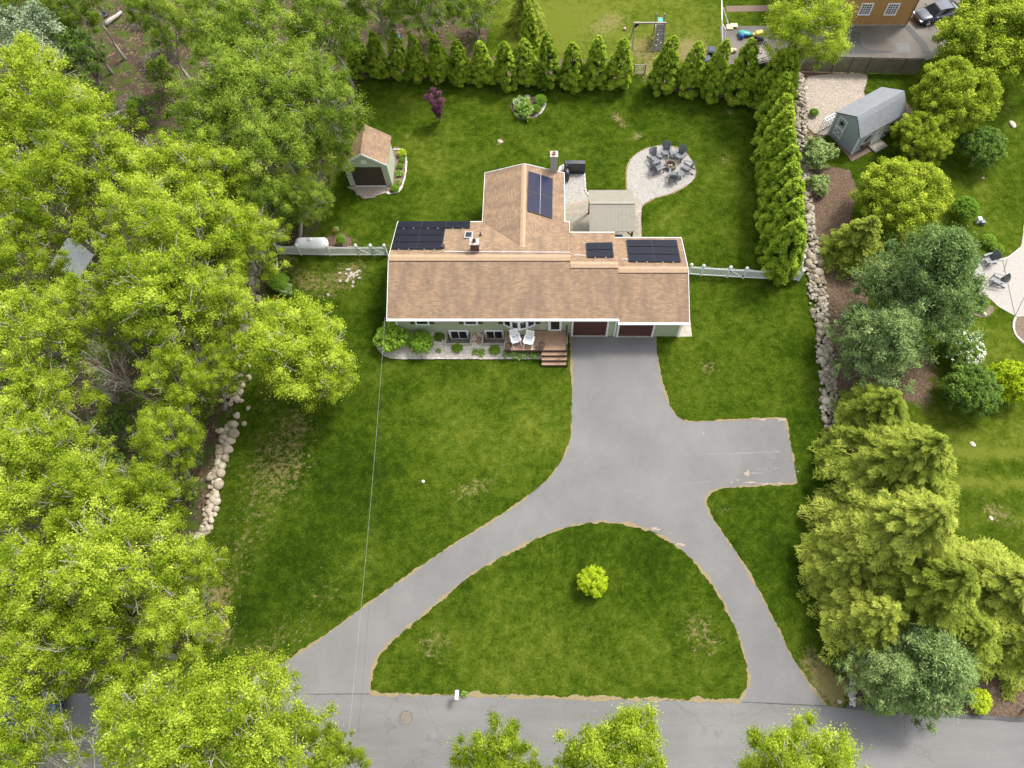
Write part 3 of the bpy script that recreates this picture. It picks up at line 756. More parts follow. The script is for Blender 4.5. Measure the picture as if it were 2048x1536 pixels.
# fascia, drip edges and gutters
tr = MB()
for x0, x1, y0, y1, ze in SEC:
    ym = (y0 + y1) / 2; zr = ze + (ym - y0) * SL
    tr.box(x0 - .03, x1 - .004, y0 - .035, y0 + .004, ze - .17, ze + .012)
    for xe, sx in ((x0, -1), (x1, 1)):
        if xe in (1.47,) or (xe == 4.92 and sx == 1): continue
        for ya, yb in ((y0, ym), (y1, ym)):
            tr.bar((xe + sx * .018, ya, ze - .06), (xe + sx * .018, yb, zr - .06), .036, .17)
for xa, xb, y, ze in ((-11.65, NX0 - .02, 34.5, 3.1), (1.12, 1.5, 34.5, 3.1), (1.47, 4.92, 33.5, 3.1), (4.92, 10.04, 33.36, 2.62)):
    tr.box(xa, xb, y - .003, y + .05, ze - .15, ze + .018)
tr.box(1.45, 1.5, 33.5, 34.5, 2.97, 3.13)
for xe, sx in ((NX0, -1), (NX1, 1)): tr.box(xe - .03 if sx < 0 else xe + .002, xe - .002 if sx < 0 else xe + .04, 34.51, NY, 2.95, 3.12)
for xe in (NX0, NX1): tr.bar((xe, NY + .018, 3.05), (nxm, NY + .018, nzr - .055), .036, .16)
hb(tr, 'fascia', 'trim')
g = MB()
g.box(-11.7, 4.95, 25.76, 25.86, 2.97, 3.07); g.box(4.93, 10.1, 25.74, 25.84, 2.49, 2.59)
hb(g, 'gutter', 'white')
g = MB(); g.tube((-11.74, 25.95, 3.0), (-11.74, 30.2, 4.4), .035); hb(g, 'service_conduit', 'black')
# walls
wl = MB()
wl.box(-11.25, 1.46, 26.25, 34.15, .5, 3.0); wl.box(1.46, 4.93, 26.25, 33.2, 0.03, 2.98); wl.box(4.93, 9.6, 26.2, 33.0, 0.03, 2.5)
wl.box(NX0 + .3, NX1 - .3, 34.15, NY - .3, .1, 3.0)
for x, y0, y1, ze in ((-11.25, 26.25, 34.15, 3.0), (9.6, 26.2, 33.0, 2.5)):
    ym = (y0 + y1) / 2; zr = ze + (ym - y0) * SL
    s_ = .1 if x > 0 else -.1
    wl.add([(x, y0, ze), (x, y1, ze), (x, ym, zr), (x - s_, y0, ze), (x - s_, y1, ze), (x - s_, ym, zr)], [(0, 1, 2), (3, 5, 4), (0, 2, 5, 3), (1, 4, 5, 2)])
wl.add([(NX0 + .3, NY - .3, 3.0), (NX1 - .3, NY - .3, 3.0), (nxm, NY - .3, 3.95), (nxm, NY - .5, 3.95)], [(0, 1, 2), (0, 3, 1), (1, 3, 2), (0, 2, 3)])
hb(wl, 'wall', 'siding')
fd = MB(); fd.box(-11.2, 1.4, 26.28, 34.1, -.6, .5); fd.box(NX0 + .35, NX1 - .35, 34.2, NY - .35, 0, .1)
hb(fd, 'foundation', 'concrete')
for x, y, z0, z1 in ((-11.28, 26.2, .5, 3.0), (9.52, 26.15, .03, 2.5), (4.78, 26.17, .03, 2.6)): hb(MB().box(x, x + .11, y, y + .1, z0, z1), 'corner_board', 'trim')
hb(MB().tube((9.68, 26.1, .1), (9.68, 26.1, 2.5), .04), 'downspout', 'white')
WY = 26.25
def win(x0, x1, z0, z1, y=WY, fw=.13, panes=1, parent=house, name='window'):
    f = MB()
    f.box(x0, x1, y - .06, y - .003, z1 - fw, z1); f.box(x0, x1, y - .06, y - .003, z0, z0 + fw)
    f.box(x0, x0 + fw, y - .058, y - .003, z0 + fw, z1 - fw); f.box(x1 - fw, x1, y - .058, y - .003, z0 + fw, z1 - fw)
    for k in range(1, panes):
        xc = x0 + (x1 - x0) * k / panes; f.box(xc - .035, xc + .035, y - .056, y - .003, z0 + fw, z1 - fw)
    w_ = hb(f, name, 'white', parent)
    p = MB().box(x0 + fw, x1 - fw, y - .035, y - .004, z0 + fw, z1 - fw)
    hb(p, 'pane', 'glass', None).parent = w_
    return w_
for xc in (-9.33, -5.78):
    win(xc - .52, xc + .52, 1.7, 2.95)
    for s_ in (-1, 1):
        a = xc + s_ * .7
        hb(MB().box(a - .17, a + .17, WY - .045, WY - .003, 1.85, 2.95), 'shutter', 'brown_dark')
for a in (-3.6, -.87): hb(MB().box(a - .17, a + .17, WY - .045, WY - .003, 1.85, 2.95), 'shutter', 'brown_dark')
# basement windows in their wells
for x0, x1, y0, y1 in WELLS:
    xm = (x0 + x1) / 2
    win(xm - .72, xm + .72, -.42, .93, WY - .02, .14, 2, name='basement_window')
    m = MB()
    m.box(x0 - .1, x0, y0 - .1, y1 - .02, -.6, .56); m.box(x1, x1 + .1, y0 - .1, y1 - .02, -.6, .56); m.box(x0, x1, y0 - .1, y0, -.6, .5)
    m.box(x0, x1, y0, y1, -.65, -.6)
    hb(m, 'window_well', 'concrete')
# bow window
pts = [(-3.4, 26.25), (-2.85, 26.0), (-2.24, 25.85), (-1.63, 26.0), (-1.08, 26.25)]
pts = [(-3.4, 26.25), (-2.82, 25.93), (-2.24, 25.8), (-1.66, 25.93), (-1.08, 26.25)]
m = MB().prism(pts, .9, 1.75); hb(m, 'bay_wall', 'siding')
fr, gl = MB(), MB()
for (xa, ya), (xb, yb) in zip(pts, pts[1:]):
    ya -= .02; yb -= .02
    fr.bar((xa, ya, 1.8), (xb, yb, 1.8), .09, .16); fr.bar((xa, ya, 2.86), (xb, yb, 2.86), .09, .14)
    for q in (.07, .93):
        fr.bar((xa + (xb - xa) * q, ya + (yb - ya) * q, 1.84), (xa + (xb - xa) * q, ya + (yb - ya) * q, 2.84), .09, .09)
    gl.add([(xa, ya, 1.84), (xb, yb, 1.84), (xb, yb, 2.84), (xa, ya, 2.84)], [(0, 1, 2, 3)])
bw = hb(fr, 'bay_window', 'white'); hb(gl, 'pane', 'glass', None).parent = bw
m = MB().prism(pts, 2.91, 2.95); hb(m, 'bay_roof', 'trim')
for p in pts[1:4]: hb(MB().box(p[0] - .012, p[0] + .012, p[1] - .012, p[1] + .02, .9, 1.74), 'bay_seam', 'trim')
# front door
m = MB(); m.box(-.12, .86, WY - .07, WY - .003, .92, 1.06); m.box(-.12, .86, WY - .07, WY - .003, 2.86, 2.98)
m.box(-.12, .06, WY - .069, WY - .003, 1.06, 2.86); m.box(.7, .86, WY - .069, WY - .003, 1.06, 2.86)
dd = hb(m, 'front_door', 'white'); hb(MB().box(.06, .7, WY - .05, WY - .004, 1.06, 2.86), 'pane', 'glass', None).parent = dd
hb(MB().tube((.0, WY - .07, 1.9), (.0, WY - .13, 1.9), .03), 'handle', 'alu', None).parent = dd
hb(MB().lathe([(.05, 0), (.07, .08), (.05, .2)], 8, (-.32, WY - .1, 2.25)), 'wall_lamp', 'black')
# garage doors with trim and sill
for x0, x1, y in ((1.72, 4.18, 26.25), (5.12, 7.6, 26.2)):
    dz = 2.25
    gd = hb(MB().box(x0, x1, y - .03, y - .003, .14, dz), 'garage_door', 'garage_door')
    hb(MB().box(x0, x1, y - .1, y - .003, .03, .14), 'sill', 'concrete')
    t_ = MB(); t_.box(x0 - .14, x0 - .002, y - .08, y - .003, .03, dz + .12); t_.box(x1 + .002, x1 + .14, y - .08, y - .003, .03, dz + .12); t_.box(x0, x1, y - .08, y - .003, dz, dz + .12)
    hb(t_, 'garage_door_frame', 'trim')
# rear features
win(-9.5, -8, 1.5, 2.6, 34.26)
# ---------------- things on the roof
def zs(x, y, off=0.):       # height of the rear slope of each section
    for x0, x1, y0, y1, ze in SEC:
        if x0 <= x <= x1: return ze + (y1 - y) * SL + off
nS = Vector((0, SL, 1)); kS = [s[4] + s[3] * SL for s in SEC]
nE = Vector((SL, 0, 1)); kE = nzr + nxm * SL
def panel(q, n, mat, lip=False):
    up = n.normalized()
    c = sum((Vector(p) for p in q), Vector()) / 4
    q = [Vector(p) for p in q]
    inn = [c + (p - c) * .972 for p in q]
    m = MB().slab([p + up * .1 for p in q], .045)
    fo = hb(m, 'solar_panel', 'black')
    m = MB().slab([p + up * .106 for p in inn], .01)
    hb(m, 'cells', mat, None).parent = fo
    if lip:
        for k in (.3, .7):
            p = q[3].lerp(q[2], k); hb(MB().tube(p + up * .02 + Vector((0, -.03, 0)), p + up * .1 + Vector((0, -.03, 0)), .045, n=6), 'mount', 'alu', None).parent = fo
def lerp(a, b, t): return a + (b - a) * t
def panel_rows(quad, rows, cols, n, d, mat, gap=.03):
    gap = gap if mat == 'panel_blue' else .085
    A, B, C, D = [ray_plane(x, y, n, d) for x, y in quad]       # NW NE SE SW
    for r in range(rows):
        for c in range(cols):
            t0, t1 = (r + gap * .5) / rows, (r + 1 - gap * .5) / rows
            s0, s1 = (c + .004) / cols, (c + 1 - .004) / cols
            f = lambda s_, t_: lerp(lerp(A, B, s_), lerp(D, C, s_), t_)
            panel([f(s0, t0), f(s1, t0), f(s1, t1), f(s0, t1)], n, mat, r == rows - 1 and mat == 'panel')
panel_rows([(797.5, 444), (941, 444), (940, 458.5), (792.5, 458.5)], 1, 3, nS, kS[0], 'panel')
panel_rows([(792.5, 458.5), (891, 458.5), (884, 500.5), (782, 500.5)], 3, 2, nS, kS[0], 'panel', .06)
panel_rows([(1171.5, 487), (1224.5, 486), (1228, 516.5), (1174, 517)], 2, 1, nS, kS[1], 'panel', .04)
panel_rows([(1252.5, 480.5), (1353, 481), (1362, 526.5), (1257.5, 525.5)], 3, 2, nS, kS[2], 'panel', .04)
panel_rows([(1056.5, 343), (1105, 358), (1104, 438), (1054, 423)], 2, 2, nE, kE, 'panel_blue', .02)
a_, b_2 = ray_plane(1081, 351, nE, kE), ray_plane(1079, 430, nE, kE)
hb(MB().bar(a_ + nE.normalized() * .09, b_2 + nE.normalized() * .09, .03, .02), 'panel_rail', 'alu')
# skylight, vents, chimneys
def onroof(x, y): return ray_plane(x, y, nS, kS[0])
a = onroof(937.5, 471)
m = MB()
x, y = a.x, a.y; z = a.z
for bx_ in ((-.3, .3, -.38, -.3), (-.3, .3, .3, .38), (-.3, -.23, -.3, .3), (.23, .3, -.3, .3)):
    q = [(x + bx_[0], y + bx_[2]), (x + bx_[1], y + bx_[2]), (x + bx_[1], y + bx_[3]), (x + bx_[0], y + bx_[3])]
    m.slab([(px_, py_, zs(px_, py_, .12)) for px_, py_ in q], .14)
sk = hb(m, 'skylight', 'alu')
hb(MB().slab([(px_, py_, zs(px_, py_, .1)) for px_, py_ in ((x - .23, y - .3), (x + .23, y - .3), (x + .23, y + .3), (x - .23, y + .3))], .04), 'pane', 'glass', None).parent = sk
a = onroof(961, 471); hb(MB().lathe([(.14, -.03), (.1, .04), (.045, .06), (.045, .4)], 10, a), 'vent_pipe', 'black')
a = onroof(951, 500)
m = MB().box(a.x - .3, a.x + .3, a.y - .25, a.y + .25, a.z - .2, a.z + .95)
ch = hb(m, 'chimney', 'brick')
hb(MB().box(a.x - .34, a.x + .34, a.y - .29, a.y + .29, a.z + .95, a.z + 1.03), 'cap', 'edging', None).parent = ch
hb(MB().lathe([(.13, 0), (.13, .2), (.1, .2), (.1, .02)], 12, (a.x, a.y, a.z + 1.03)), 'flue', 'brown_dark', None).parent = ch
hb(MB().box(a.x - .33, a.x + .33, a.y - .33, a.y + .28, a.z - .12, a.z - .02), 'flashing', 'alu', None).parent = ch
cx, cy = P(1108, 349, 3.1)
m = MB().box(cx - .27, cx + .27, cy + .02, cy + .55, 0, 5.0); ch = hb(m, 'chimney', 'block')
hb(MB().box(cx - .3, cx + .3, cy - .01, cy + .58, 5.0, 5.08), 'cap', 'edging', None).parent = ch
hb(MB().lathe([(.14, 0), (.14, .16), (.1, .16), (.1, .02)], 12, (cx, cy + .28, 5.08)), 'flue', 'terracotta', None).parent = ch
hb(MB().box(cx - .32, cx + .32, cy - .06, cy + .05, 3.05, 3.25), 'flashing', 'alu', None).parent = ch
m = MB()
A = onroof(888, 504); B = onroof(1140, 505.5); up = Vector((0, 0, .06)); m.tube(A + up, B + up, .022, n=6)
A2 = ray_plane(1148, 511, nS, kS[1]); B2 = ray_plane(1172, 511.5, nS, kS[1]); m.tube(A2 + up, B2 + up, .02, n=6)
A2 = ray_plane(1242, 519, nS, kS[2]); B2 = ray_plane(1257, 519.5, nS, kS[2]); m.tube(A2 + up, B2 + up, .02, n=6)
hb(m, 'solar_conduit', 'white')
m = MB().box(*(lambda q: (q.x - .12, q.x + .12, q.y - .14, q.y + .14, q.z, q.z + .22))(onroof(886, 495))); hb(m, 'junction_box', 'black')

# ---------------- front deck
DX0, DX1, DY0 = -3.34, 1.27, 24.56
deck = thing('wooden_deck', 'brown composite front deck with three steps and a black handrail', 'deck', ((DX0 + DX1) / 2, 25.4, 0))
DO = deck.location
def db(m, n, mat): return m.build(n, mat, deck, DO)
pl = [(DX0, DY0), (DX1, DY0), (DX1, 26.19), (-1.0, 26.19), (-1.62, 25.87), (-2.24, 25.74), (-2.86, 25.87), (DX0 + .02, 26.15)]
db(MB().prism(pl, .86, .9), 'floor', 'deck')
db(MB().box(DX0 - .02, DX1 + .02, DY0 - .035, DY0 - .004, .68, .895).box(DX0 + .1, DX1 - .1, DY0 + .1, 26.1, .1, .68), 'deck_edge', 'deck_edge')
SX0 = -.62
for k in range(3):
    z = .9 - .225 * (k + 1); y1 = DY0 - .04 - .29 * k
    db(MB().box(SX0, DX1, y1 - .28, y1, z - .035, z), 'step', 'deck')
    db(MB().box(SX0 + .01, DX1 - .01, y1 - .27, y1 - .01, 0.02, z - .04), 'riser', 'deck_edge')
m = MB()
ry = [26.1, DY0 - .02, DY0 - .9]
m.bar((DX1 - .03, 26.1, 1.8), (DX1 - .03, DY0, 1.8), .07, .05); m.bar((DX1 - .03, DY0, 1.8), (DX1 - .03, DY0 - .92, 1.1), .06, .05); m.bar((DX1 - .03, 26.1, 1.0), (DX1 - .03, DY0, 1.0), .04, .04)
for y in np.arange(DY0 + .12, 26.1, .12): m.tube((DX1 - .03, y, .9), (DX1 - .03, y, 1.78), .011, n=5)
for k, y in enumerate(np.arange(DY0 - .85, DY0 - .05, .13)):
    f_ = (DY0 - y) / .92; m.tube((DX1 - .03, y, .02), (DX1 - .03, y, 1.78 - .7 * f_), .011, n=5)
db(m, 'handrail', 'black')
for y, z0, z1 in ((26.1, .9, 1.85), (DY0 + .02, .88, 1.9), (DY0 - .9, .03, 1.2)): db(MB().box(DX1 - .075, DX1 + .015, y - .045, y + .045, z0, z1), 'rail_post', 'black')

# ============================================================ PAVILION
ya = P(1180, 380, 2.55)[1]; yb = P(1180, 463, 2.55)[1]; xa = P(1179, 463, 2.55)[0]; xb = P(1270, 463, 2.55)[0]
ym = (ya + yb) / 2
d0 = ZW(406, ym)
pav = thing('pavilion', 'open backyard pavilion with tan ribbed metal roof and red-stained posts', 'pavilion', ((xa + xb) / 2, ym, 0))
po = pav.location
m = MB(); m.slab([(xa, yb, 2.55), (xb, yb, 2.55), (xb, ym, d0), (xa, ym, d0)], .05); m.slab([(xb, ya, 2.55), (xa, ya, 2.55), (xa, ym, d0), (xb, ym, d0)], .05)
for x in np.arange(xa + .15, xb, .3):
    m.bar((x, yb, 2.55), (x, ym, d0), .02, .02); m.bar((x, ya, 2.55), (x, ym, d0), .02, .02)
r_ = m.build('roof', 'metal_roof', pav, po)
MB().box(xa, xb, ym - .09, ym + .09, d0 - .01, d0 + .035).build('ridge_cap', 'metal_roof', None, po).parent = r_
for x in (xa + .16, xb - .16):
    for y in (yb + .25, ya - .25):
        MB().box(x - .07, x + .07, y - .07, y + .07, 0, 2.4).build('post', 'redwood', pav, po)
        s_ = 1 if x < (xa + xb) / 2 else -1
        MB().bar((x + s_ * .06, y, 1.8), (x + s_ * .55, y, 2.35), .07).build('brace', 'redwood', pav, po)
m = MB()
for y in (yb + .25, ya - .25): m.box(xa + .1, xb - .1, y - .05, y + .05, 2.4, 2.5)
for x in (xa + .16, xb - .16): m.box(x - .05, x + .05, yb + .3, ya - .3, 2.38, 2.52)
m.build('beam', 'redwood', pav, po)
# things under the pavilion: dark dining table
t = thing('patio_table', 'dark patio table standing in shade under the tan metal pavilion roof', 'table', ((xa + xb) / 2 - .1, yb + .62, .02))
MB().box(-1.1, 1.1, -.45, .45, .7, .75).build('tabletop', 'black', t)
for sx in (-1, 1):
    for sy in (-1, 1): MB().box(sx * 1.0 - .03, sx * 1.0 + .03, sy * .38 - .03, sy * .38 + .03, 0, .7).build('leg', 'black', t)

# ============================================================ GARDEN SHED (left)
bl, brr = P(701, 371), P(785, 371.5)
SY = (bl[1] + brr[1]) / 2; SWX0, SWX1 = bl[0], brr[0]
SD = 2.8 + .2
shed = thing('garden_shed', 'small pale green garden shed with tan shingle roof and dark double doors', 'shed', ((SWX0 + SWX1) / 2, SY + 1.8, 0))
so = shed.location
eZ = ZW(331, SY - .15); rX = P(722, 307, eZ + .9)[0]
xm = (SWX0 + SWX1) / 2
rZ = ZW(307, SY - .15)
yb_ = P(785, 272, eZ)[1]
print('shed', bl, brr, 'eave', eZ, 'ridge', rZ, 'rx', rX, xm, 'back', yb_)
rZ = min(rZ, eZ + 1.3)
D = yb_ - SY
m = MB()
m.box(SWX0, SWX1, SY, SY + D - .3, 0, eZ - .12)
m.add([(SWX0, SY, eZ - .12), (SWX1, SY, eZ - .12), (xm, SY, rZ - .16), (SWX0, SY + D - .3, eZ - .12), (SWX1, SY + D - .3, eZ - .12), (xm, SY + D - .3, rZ - .16)], [(0, 1, 2), (3, 5, 4), (0, 2, 5, 3), (1, 4, 5, 2)])
m.build('wall', 'siding_pale', shed, so)
m = MB(); hw = (SWX1 - SWX0) / 2 + .12; L = math.hypot(hw, rZ - eZ)
m.slab([(xm - hw, SY + D, eZ), (xm - hw, SY - .15, eZ), (xm, SY - .15, rZ), (xm, SY + D, rZ)], .08, [(D, 0), (0, 0), (0, L), (D, L)])
m.slab([(xm + hw, SY - .15, eZ), (xm + hw, SY + D, eZ), (xm, SY + D, rZ), (xm, SY - .15, rZ)], .08, [(0, 0), (D, 0), (D, L), (0, L)])
m.build('roof', 'shingle', shed, so)
m = MB()
for s_ in (-1, 1): m.bar((xm + s_ * hw, SY - .17, eZ - .05), (xm, SY - .17, rZ - .05), .03, .16)
m.build('barge_board', 'trim', shed, so)
dw = (SWX1 - SWX0) * .36
m = MB(); m.box(xm - dw, xm - .01, SY - .04, SY - .004, .05, eZ - .35).box(xm - dw * .8, xm - dw * .72, SY - .05, SY - .041, .1, eZ - .4); m.build('door', 'shed_door', shed, so)
m = MB(); m.box(xm + .01, xm + dw, SY - .04, SY - .004, .05, eZ - .35).box(xm + dw * .72, xm + dw * .8, SY - .05, SY - .041, .1, eZ - .4); m.build('door', 'shed_door', shed, so)
MB().box(xm - dw, xm + dw, SY - .12, SY - .005, 0.013, .05).build('sill', 'trim', shed, so)
m = MB().box(xm - .22, xm + .22, SY - .03, SY - .004, eZ + .05, eZ + .42)
m.build('gable_vent', 'trim', shed, so)

# ============================================================ GREY BARN SHED (right)
A = Vector(P(1655, 266)); B = Vector(P(1702, 310)); C = Vector(P(1790, 262))
ex = (B - A); WID = ex.length; ang = math.atan2(ex.y, ex.x)
eyv = (C - B); LEN = P(1797, 258)[0]
eL = Vector(P(1813, 230, 2.1)) - Vector(P(1724, 280, 2.1)); LEN = eL.length
print('barn', A, B, 'w', WID, 'ang', math.degrees(ang), 'len', LEN, math.degrees(math.atan2(eL.y, eL.x)))
ang = math.atan2(eL.y, eL.x) - math.pi / 2
WID = 3.0
mid = (A + B) / 2
barn = thing('barn_shed', 'blue-grey wooden barn shed with grey shingle roof and a dark star on its gable', 'shed', (B.x, B.y, 0), ang)
# local frame: gable face on y=0, x from -WID..0, long axis +Y
x0, x1 = -WID, 0.; xr = -.36 * WID; EL, ER, RZ = 2.35, 2.05, 3.45
gp = [(x0, 0), (x1, 0), (x1, ER), (xr + .28, RZ - .28), (xr, RZ), (x0, EL)]
m = MB(); n = len(gp)
m.add([(p[0], 0, p[1]) for p in gp] + [(p[0], LEN, p[1]) for p in gp], [tuple(range(n)), tuple(range(2 * n - 1, n - 1, -1))] + [(i, i + n, (i + 1) % n + n, (i + 1) % n) for i in range(n)])
m.build('wall', 'grey_siding', barn)
m = MB(); o_ = .12
for a, b in (((x0 - .1, EL - .0), (xr, RZ + .03)), ((xr, RZ + .03), (xr + .3, RZ - .26)), ((xr + .3, RZ - .26), (x1 + .12, ER - .05))):
    L = math.dist(a, b)
    m.slab([(a[0], -o_, a[1] + .03), (a[0], LEN + o_, a[1] + .03), (b[0], LEN + o_, b[1] + .03), (b[0], -o_, b[1] + .03)], .06, [(0, 0), (LEN, 0), (LEN, L), (0, L)])
m.build('roof', 'shingle_grey', barn)
m = MB()
for a, b in (((x0 - .1, EL), (xr, RZ + .03)), ((xr, RZ + .03), (xr + .3, RZ - .26)), ((xr + .3, RZ - .26), (x1 + .12, ER - .05))): m.bar((a[0], -o_ - .01, a[1] + .0), (b[0], -o_ - .01, b[1] + .0), .02, .08)
m.build('barge_board', 'grey_plain', barn)
m = MB()
for x in (x0, x1 - .1): m.box(x + (-.005 if x == x0 else .005), x + .1, -.02, -.003, .02, EL - .1 if x == x0 else ER - .1)
m.box(x1 + .003, x1 + .02, -.02, .1, .02, ER - .1)
m.build('corner_board', 'white', barn)
def frame_rect(xa, xb, za, zb, w_=.07, cross=False, y=-.003):
    m = MB()
    m.box(xa, xb, y - .02, y, za, za + w_).box(xa, xb, y - .02, y, zb - w_, zb).box(xa, xa + w_, y - .02, y, za + w_, zb - w_).box(xb - w_, xb, y - .02, y, za + w_, zb - w_)
    if cross: m.bar((xa, y - .024, za), (xb, y - .024, zb), .012, w_); m.bar((xa, y - .036, zb), (xb, y - .036, za), .012, w_)
    return m
xa_, xb_ = x0 + .45, x0 + 1.35
hd = frame_rect(xa_, xb_, 1.35, 2.35).build('loft_hatch', 'white', barn)
frame_rect(xa_, xb_, .45, 1.3, .07, True).build('lower_hatch', 'white', barn)
m = MB(); cxs, czs = (xa_ + xb_) / 2, 1.85
sp = [(cxs + (.33 if k % 2 == 0 else .13) * math.sin(k * math.pi / 5), czs + (.33 if k % 2 == 0 else .13) * math.cos(k * math.pi / 5)) for k in range(10)]
m.add([(cxs, -.06, czs)] + [(p[0], -.03, p[1]) for p in sp], [(0, 1 + (k + 1) % 10, 1 + k) for k in range(10)] + [(0, 1 + k, 1 + (k + 1) % 10) for k in range(10)])
m.build('star', 'navy', barn)
for ya in (.75, 3.55):
    m = MB()
    for a, b, c, d in ((ya, ya + 1.0, .75, .84), (ya, ya + 1.0, 1.6, 1.69), (ya, ya + .09, .84, 1.6), (ya + .91, ya + 1.0, .84, 1.6)): m.box(x1 + .003, x1 + .05, a, b, c, d)
    w_ = m.build('window', 'white', barn)
    MB().box(x1 + .002, x1 + .03, ya + .09, ya + .91, .84, 1.6).build('pane', 'glass', None).parent = w_
    MB().box(x1 + .01, x1 + .24, ya + .03, ya + .97, .5, .72).build('window_box', 'brown_dark', None).parent = w_
m = MB().box(x1 + .003, x1 + .06, 2.0, 3.2, .1, 1.85); dd = m.build('door', 'white', barn)
MB().tube((x1 + .06, 2.55, 1.2), (x1 + .12, 2.55, 1.2), .03).build('handle', 'black', None).parent = dd
MB().box(x1, x1 + 1.0, 1.9, 3.3, .01, .12).build('ramp', 'concrete', barn)
# lattice leaning beside it
lt = thing('trellis', 'white lattice trellis panel standing along the grey barn shed wall', 'trellis', (0, 0, 0), ang)
lw = Matrix.Rotation(ang, 4, 'Z')
q = Vector((B.x, B.y, 0)) + lw @ Vector((x0 - .55, -.5, 0)); lt.location = q
m = MB()
for z in (.1, .55, 1.0, 1.45): m.bar((0, 0, z), (0, 3.9, z), .05)
for y in np.arange(0, 3.95, .3): m.bar((0, y, 0), (0, y, 1.5), .05)
for z in (1.45,): 
    for y in np.arange(0, 3.95, .3): m.bar((0, y, z), (.32, y, z), .05)
m.bar((.32, 0, 1.45), (.32, 3.9, 1.45), .05)
m.build('lattice', 'white', lt)

# ============================================================ OCHRE NEIGHBOUR HOUSE
a, b = P(1600, 46), P(1812, 51.5)
nb_ = thing('neighbour_house', 'ochre neighbour house with vertical boards and two white paned windows', 'house', ((a[0] + b[0]) / 2, a[1] + 4, 0))
no = nb_.location; NYF = b[1]
MB().box(a[0], b[0], NYF, NYF + 9, .12, 5.4).build('wall', 'orange_siding', nb_, no)
MB().box(a[0] - .03, b[0] + .03, NYF - .03, NYF + 9, 0, .12).build('foundation', 'concrete', nb_, no)
MB().box(b[0] - .08, b[0] + .02, NYF - .02, NYF + .08, .12, 5.4).build('corner_board', 'brown_dark', nb_, no)
m = MB(); zz = 5.4
m.slab([(a[0] - .4, NYF - .4, zz), (b[0] + .4, NYF - .4, zz), (b[0] + .4, NYF + 4.5, zz + 2), (a[0] - .4, NYF + 4.5, zz + 2)], .15, [(0, 0), (9, 0), (9, 5), (0, 5)])
m.slab([(b[0] + .4, NYF + 9.4, zz), (a[0] - .4, NYF + 9.4, zz), (a[0] - .4, NYF + 4.5, zz + 2), (b[0] + .4, NYF + 4.5, zz + 2)], .15, [(0, 0), (9, 0), (9, 5), (0, 5)])
m.build('roof', 'shingle_grey', nb_, no)
for px_ in (1716, 1768):
    z0 = ZW(30, NYF); z1 = ZW(6, NYF); X = P(px_, 30, z0)[0]; w_ = 1.05
    f = MB(); f.box(X - .1, X + w_, NYF - .08, NYF - .003, z0, z0 + .14).box(X - .1, X + w_, NYF - .06, NYF - .003, z1 - .12, z1).box(X - .1, X + .02, NYF - .06, NYF - .003, z0 + .14, z1 - .12).box(X + w_ - .12, X + w_, NYF - .06, NYF - .003, z0 + .14, z1 - .12)
    for k in range(1, 4):
        xx = X + .02 + (w_ - .14) * k / 4; f.box(xx - .02, xx + .02, NYF - .05, NYF - .003, z0 + .14, z1 - .12)
    for k in range(1, 5):
        zz_ = z0 + .14 + (z1 - z0 - .26) * k / 5; f.box(X + .02, X + w_ - .12, NYF - .048, NYF - .003, zz_ - .02, zz_ + .02)
    fo = f.build('window', 'white', nb_, no)
    MB().box(X + .02, X + w_ - .12, NYF - .02, NYF - .004, z0 + .14, z1 - .12).build('pane', 'glass', None, no).parent = fo
# small metal-roofed outbuilding almost hidden in the wood
q = P(158, 505, 2.2)
ob = thing('outbuilding', 'small outbuilding with whitish metal roof glimpsed through the left wood canopy', 'shed', (q[0], q[1], 0), R(-20))
MB().box(-1.2, 1.2, -1.7, 1.7, 0, 2.1).build('wall', 'silvered', ob)
m = MB().slab([(-1.4, -1.9, 2.15), (1.4, -1.9, 2.15), (1.4, 1.9, 2.6), (-1.4, 1.9, 2.6)], .05)
for x in np.arange(-1.3, 1.4, .2): m.bar((x, -1.9, 2.16), (x, 1.9, 2.61), .03, .03)
m.build('roof', 'trim', ob)
# ============================================================ WHITE PICKET FENCES
def picket(name, label, posts, ht=1.25, gates=(), extra=None):
    """posts: ground points; a bay between each pair"""
    c = posts[0]
    t = thing(name, label, 'fence', (c[0], c[1], 0))
    o = (c[0], c[1], 0)
    for k, p in enumerate(posts):
        po_ = MB().box(p[0] - .065, p[0] + .065, p[1] - .065, p[1] + .065, 0, ht + .08).build('post', 'white', t, o)
        MB().lathe([(.15, 0), (.15, .06), (.09, .13), (.02, .18)], 4, (p[0], p[1], ht + .08), smooth=False).build('post_cap', 'white', None, o).parent = po_
    for k, (p, q) in enumerate(zip(posts, posts[1:])):
        a, b = Vector((p[0], p[1], 0)), Vector((q[0], q[1], 0)); L = (b - a).length; d = (b - a) / L
        m = MB()
        for z in (.12, .95): m.bar(a + d * .06 + Vector((0, 0, z)), b - d * .06 + Vector((0, 0, z)), .05, .09)
        n = int((L - .14) / .115)
        for i in range(n + 1):
            s = .09 + (L - .18) * i / max(1, n); u = s / L
            top = ht - .16 * math.sin(math.pi * u)
            c_ = a + d * s
            w_ = .021
            m.bar(c_ + Vector((0, 0, .05)), c_ + Vector((0, 0, top)), .07, .02)
        if k in gates:
            m.bar(a + d * .1 + Vector((0, -.04, .95)), b - d * .1 + Vector((0, -.04, .12)), .05, .04)
            g_ = m.build('gate', 'white', t, o)
            MB().box((b - d * .1).x - .05, (b - d * .1).x + .05, b.y - .09, b.y - .05, .3, .42).box((a + d * .1).x - .05, (a + d * .1).x + .05, a.y - .09, a.y - .05, .8, .92).build('hinge', 'black', None, o).parent = g_
        else: m.build('picket_panel', 'white', t, o)
    return t
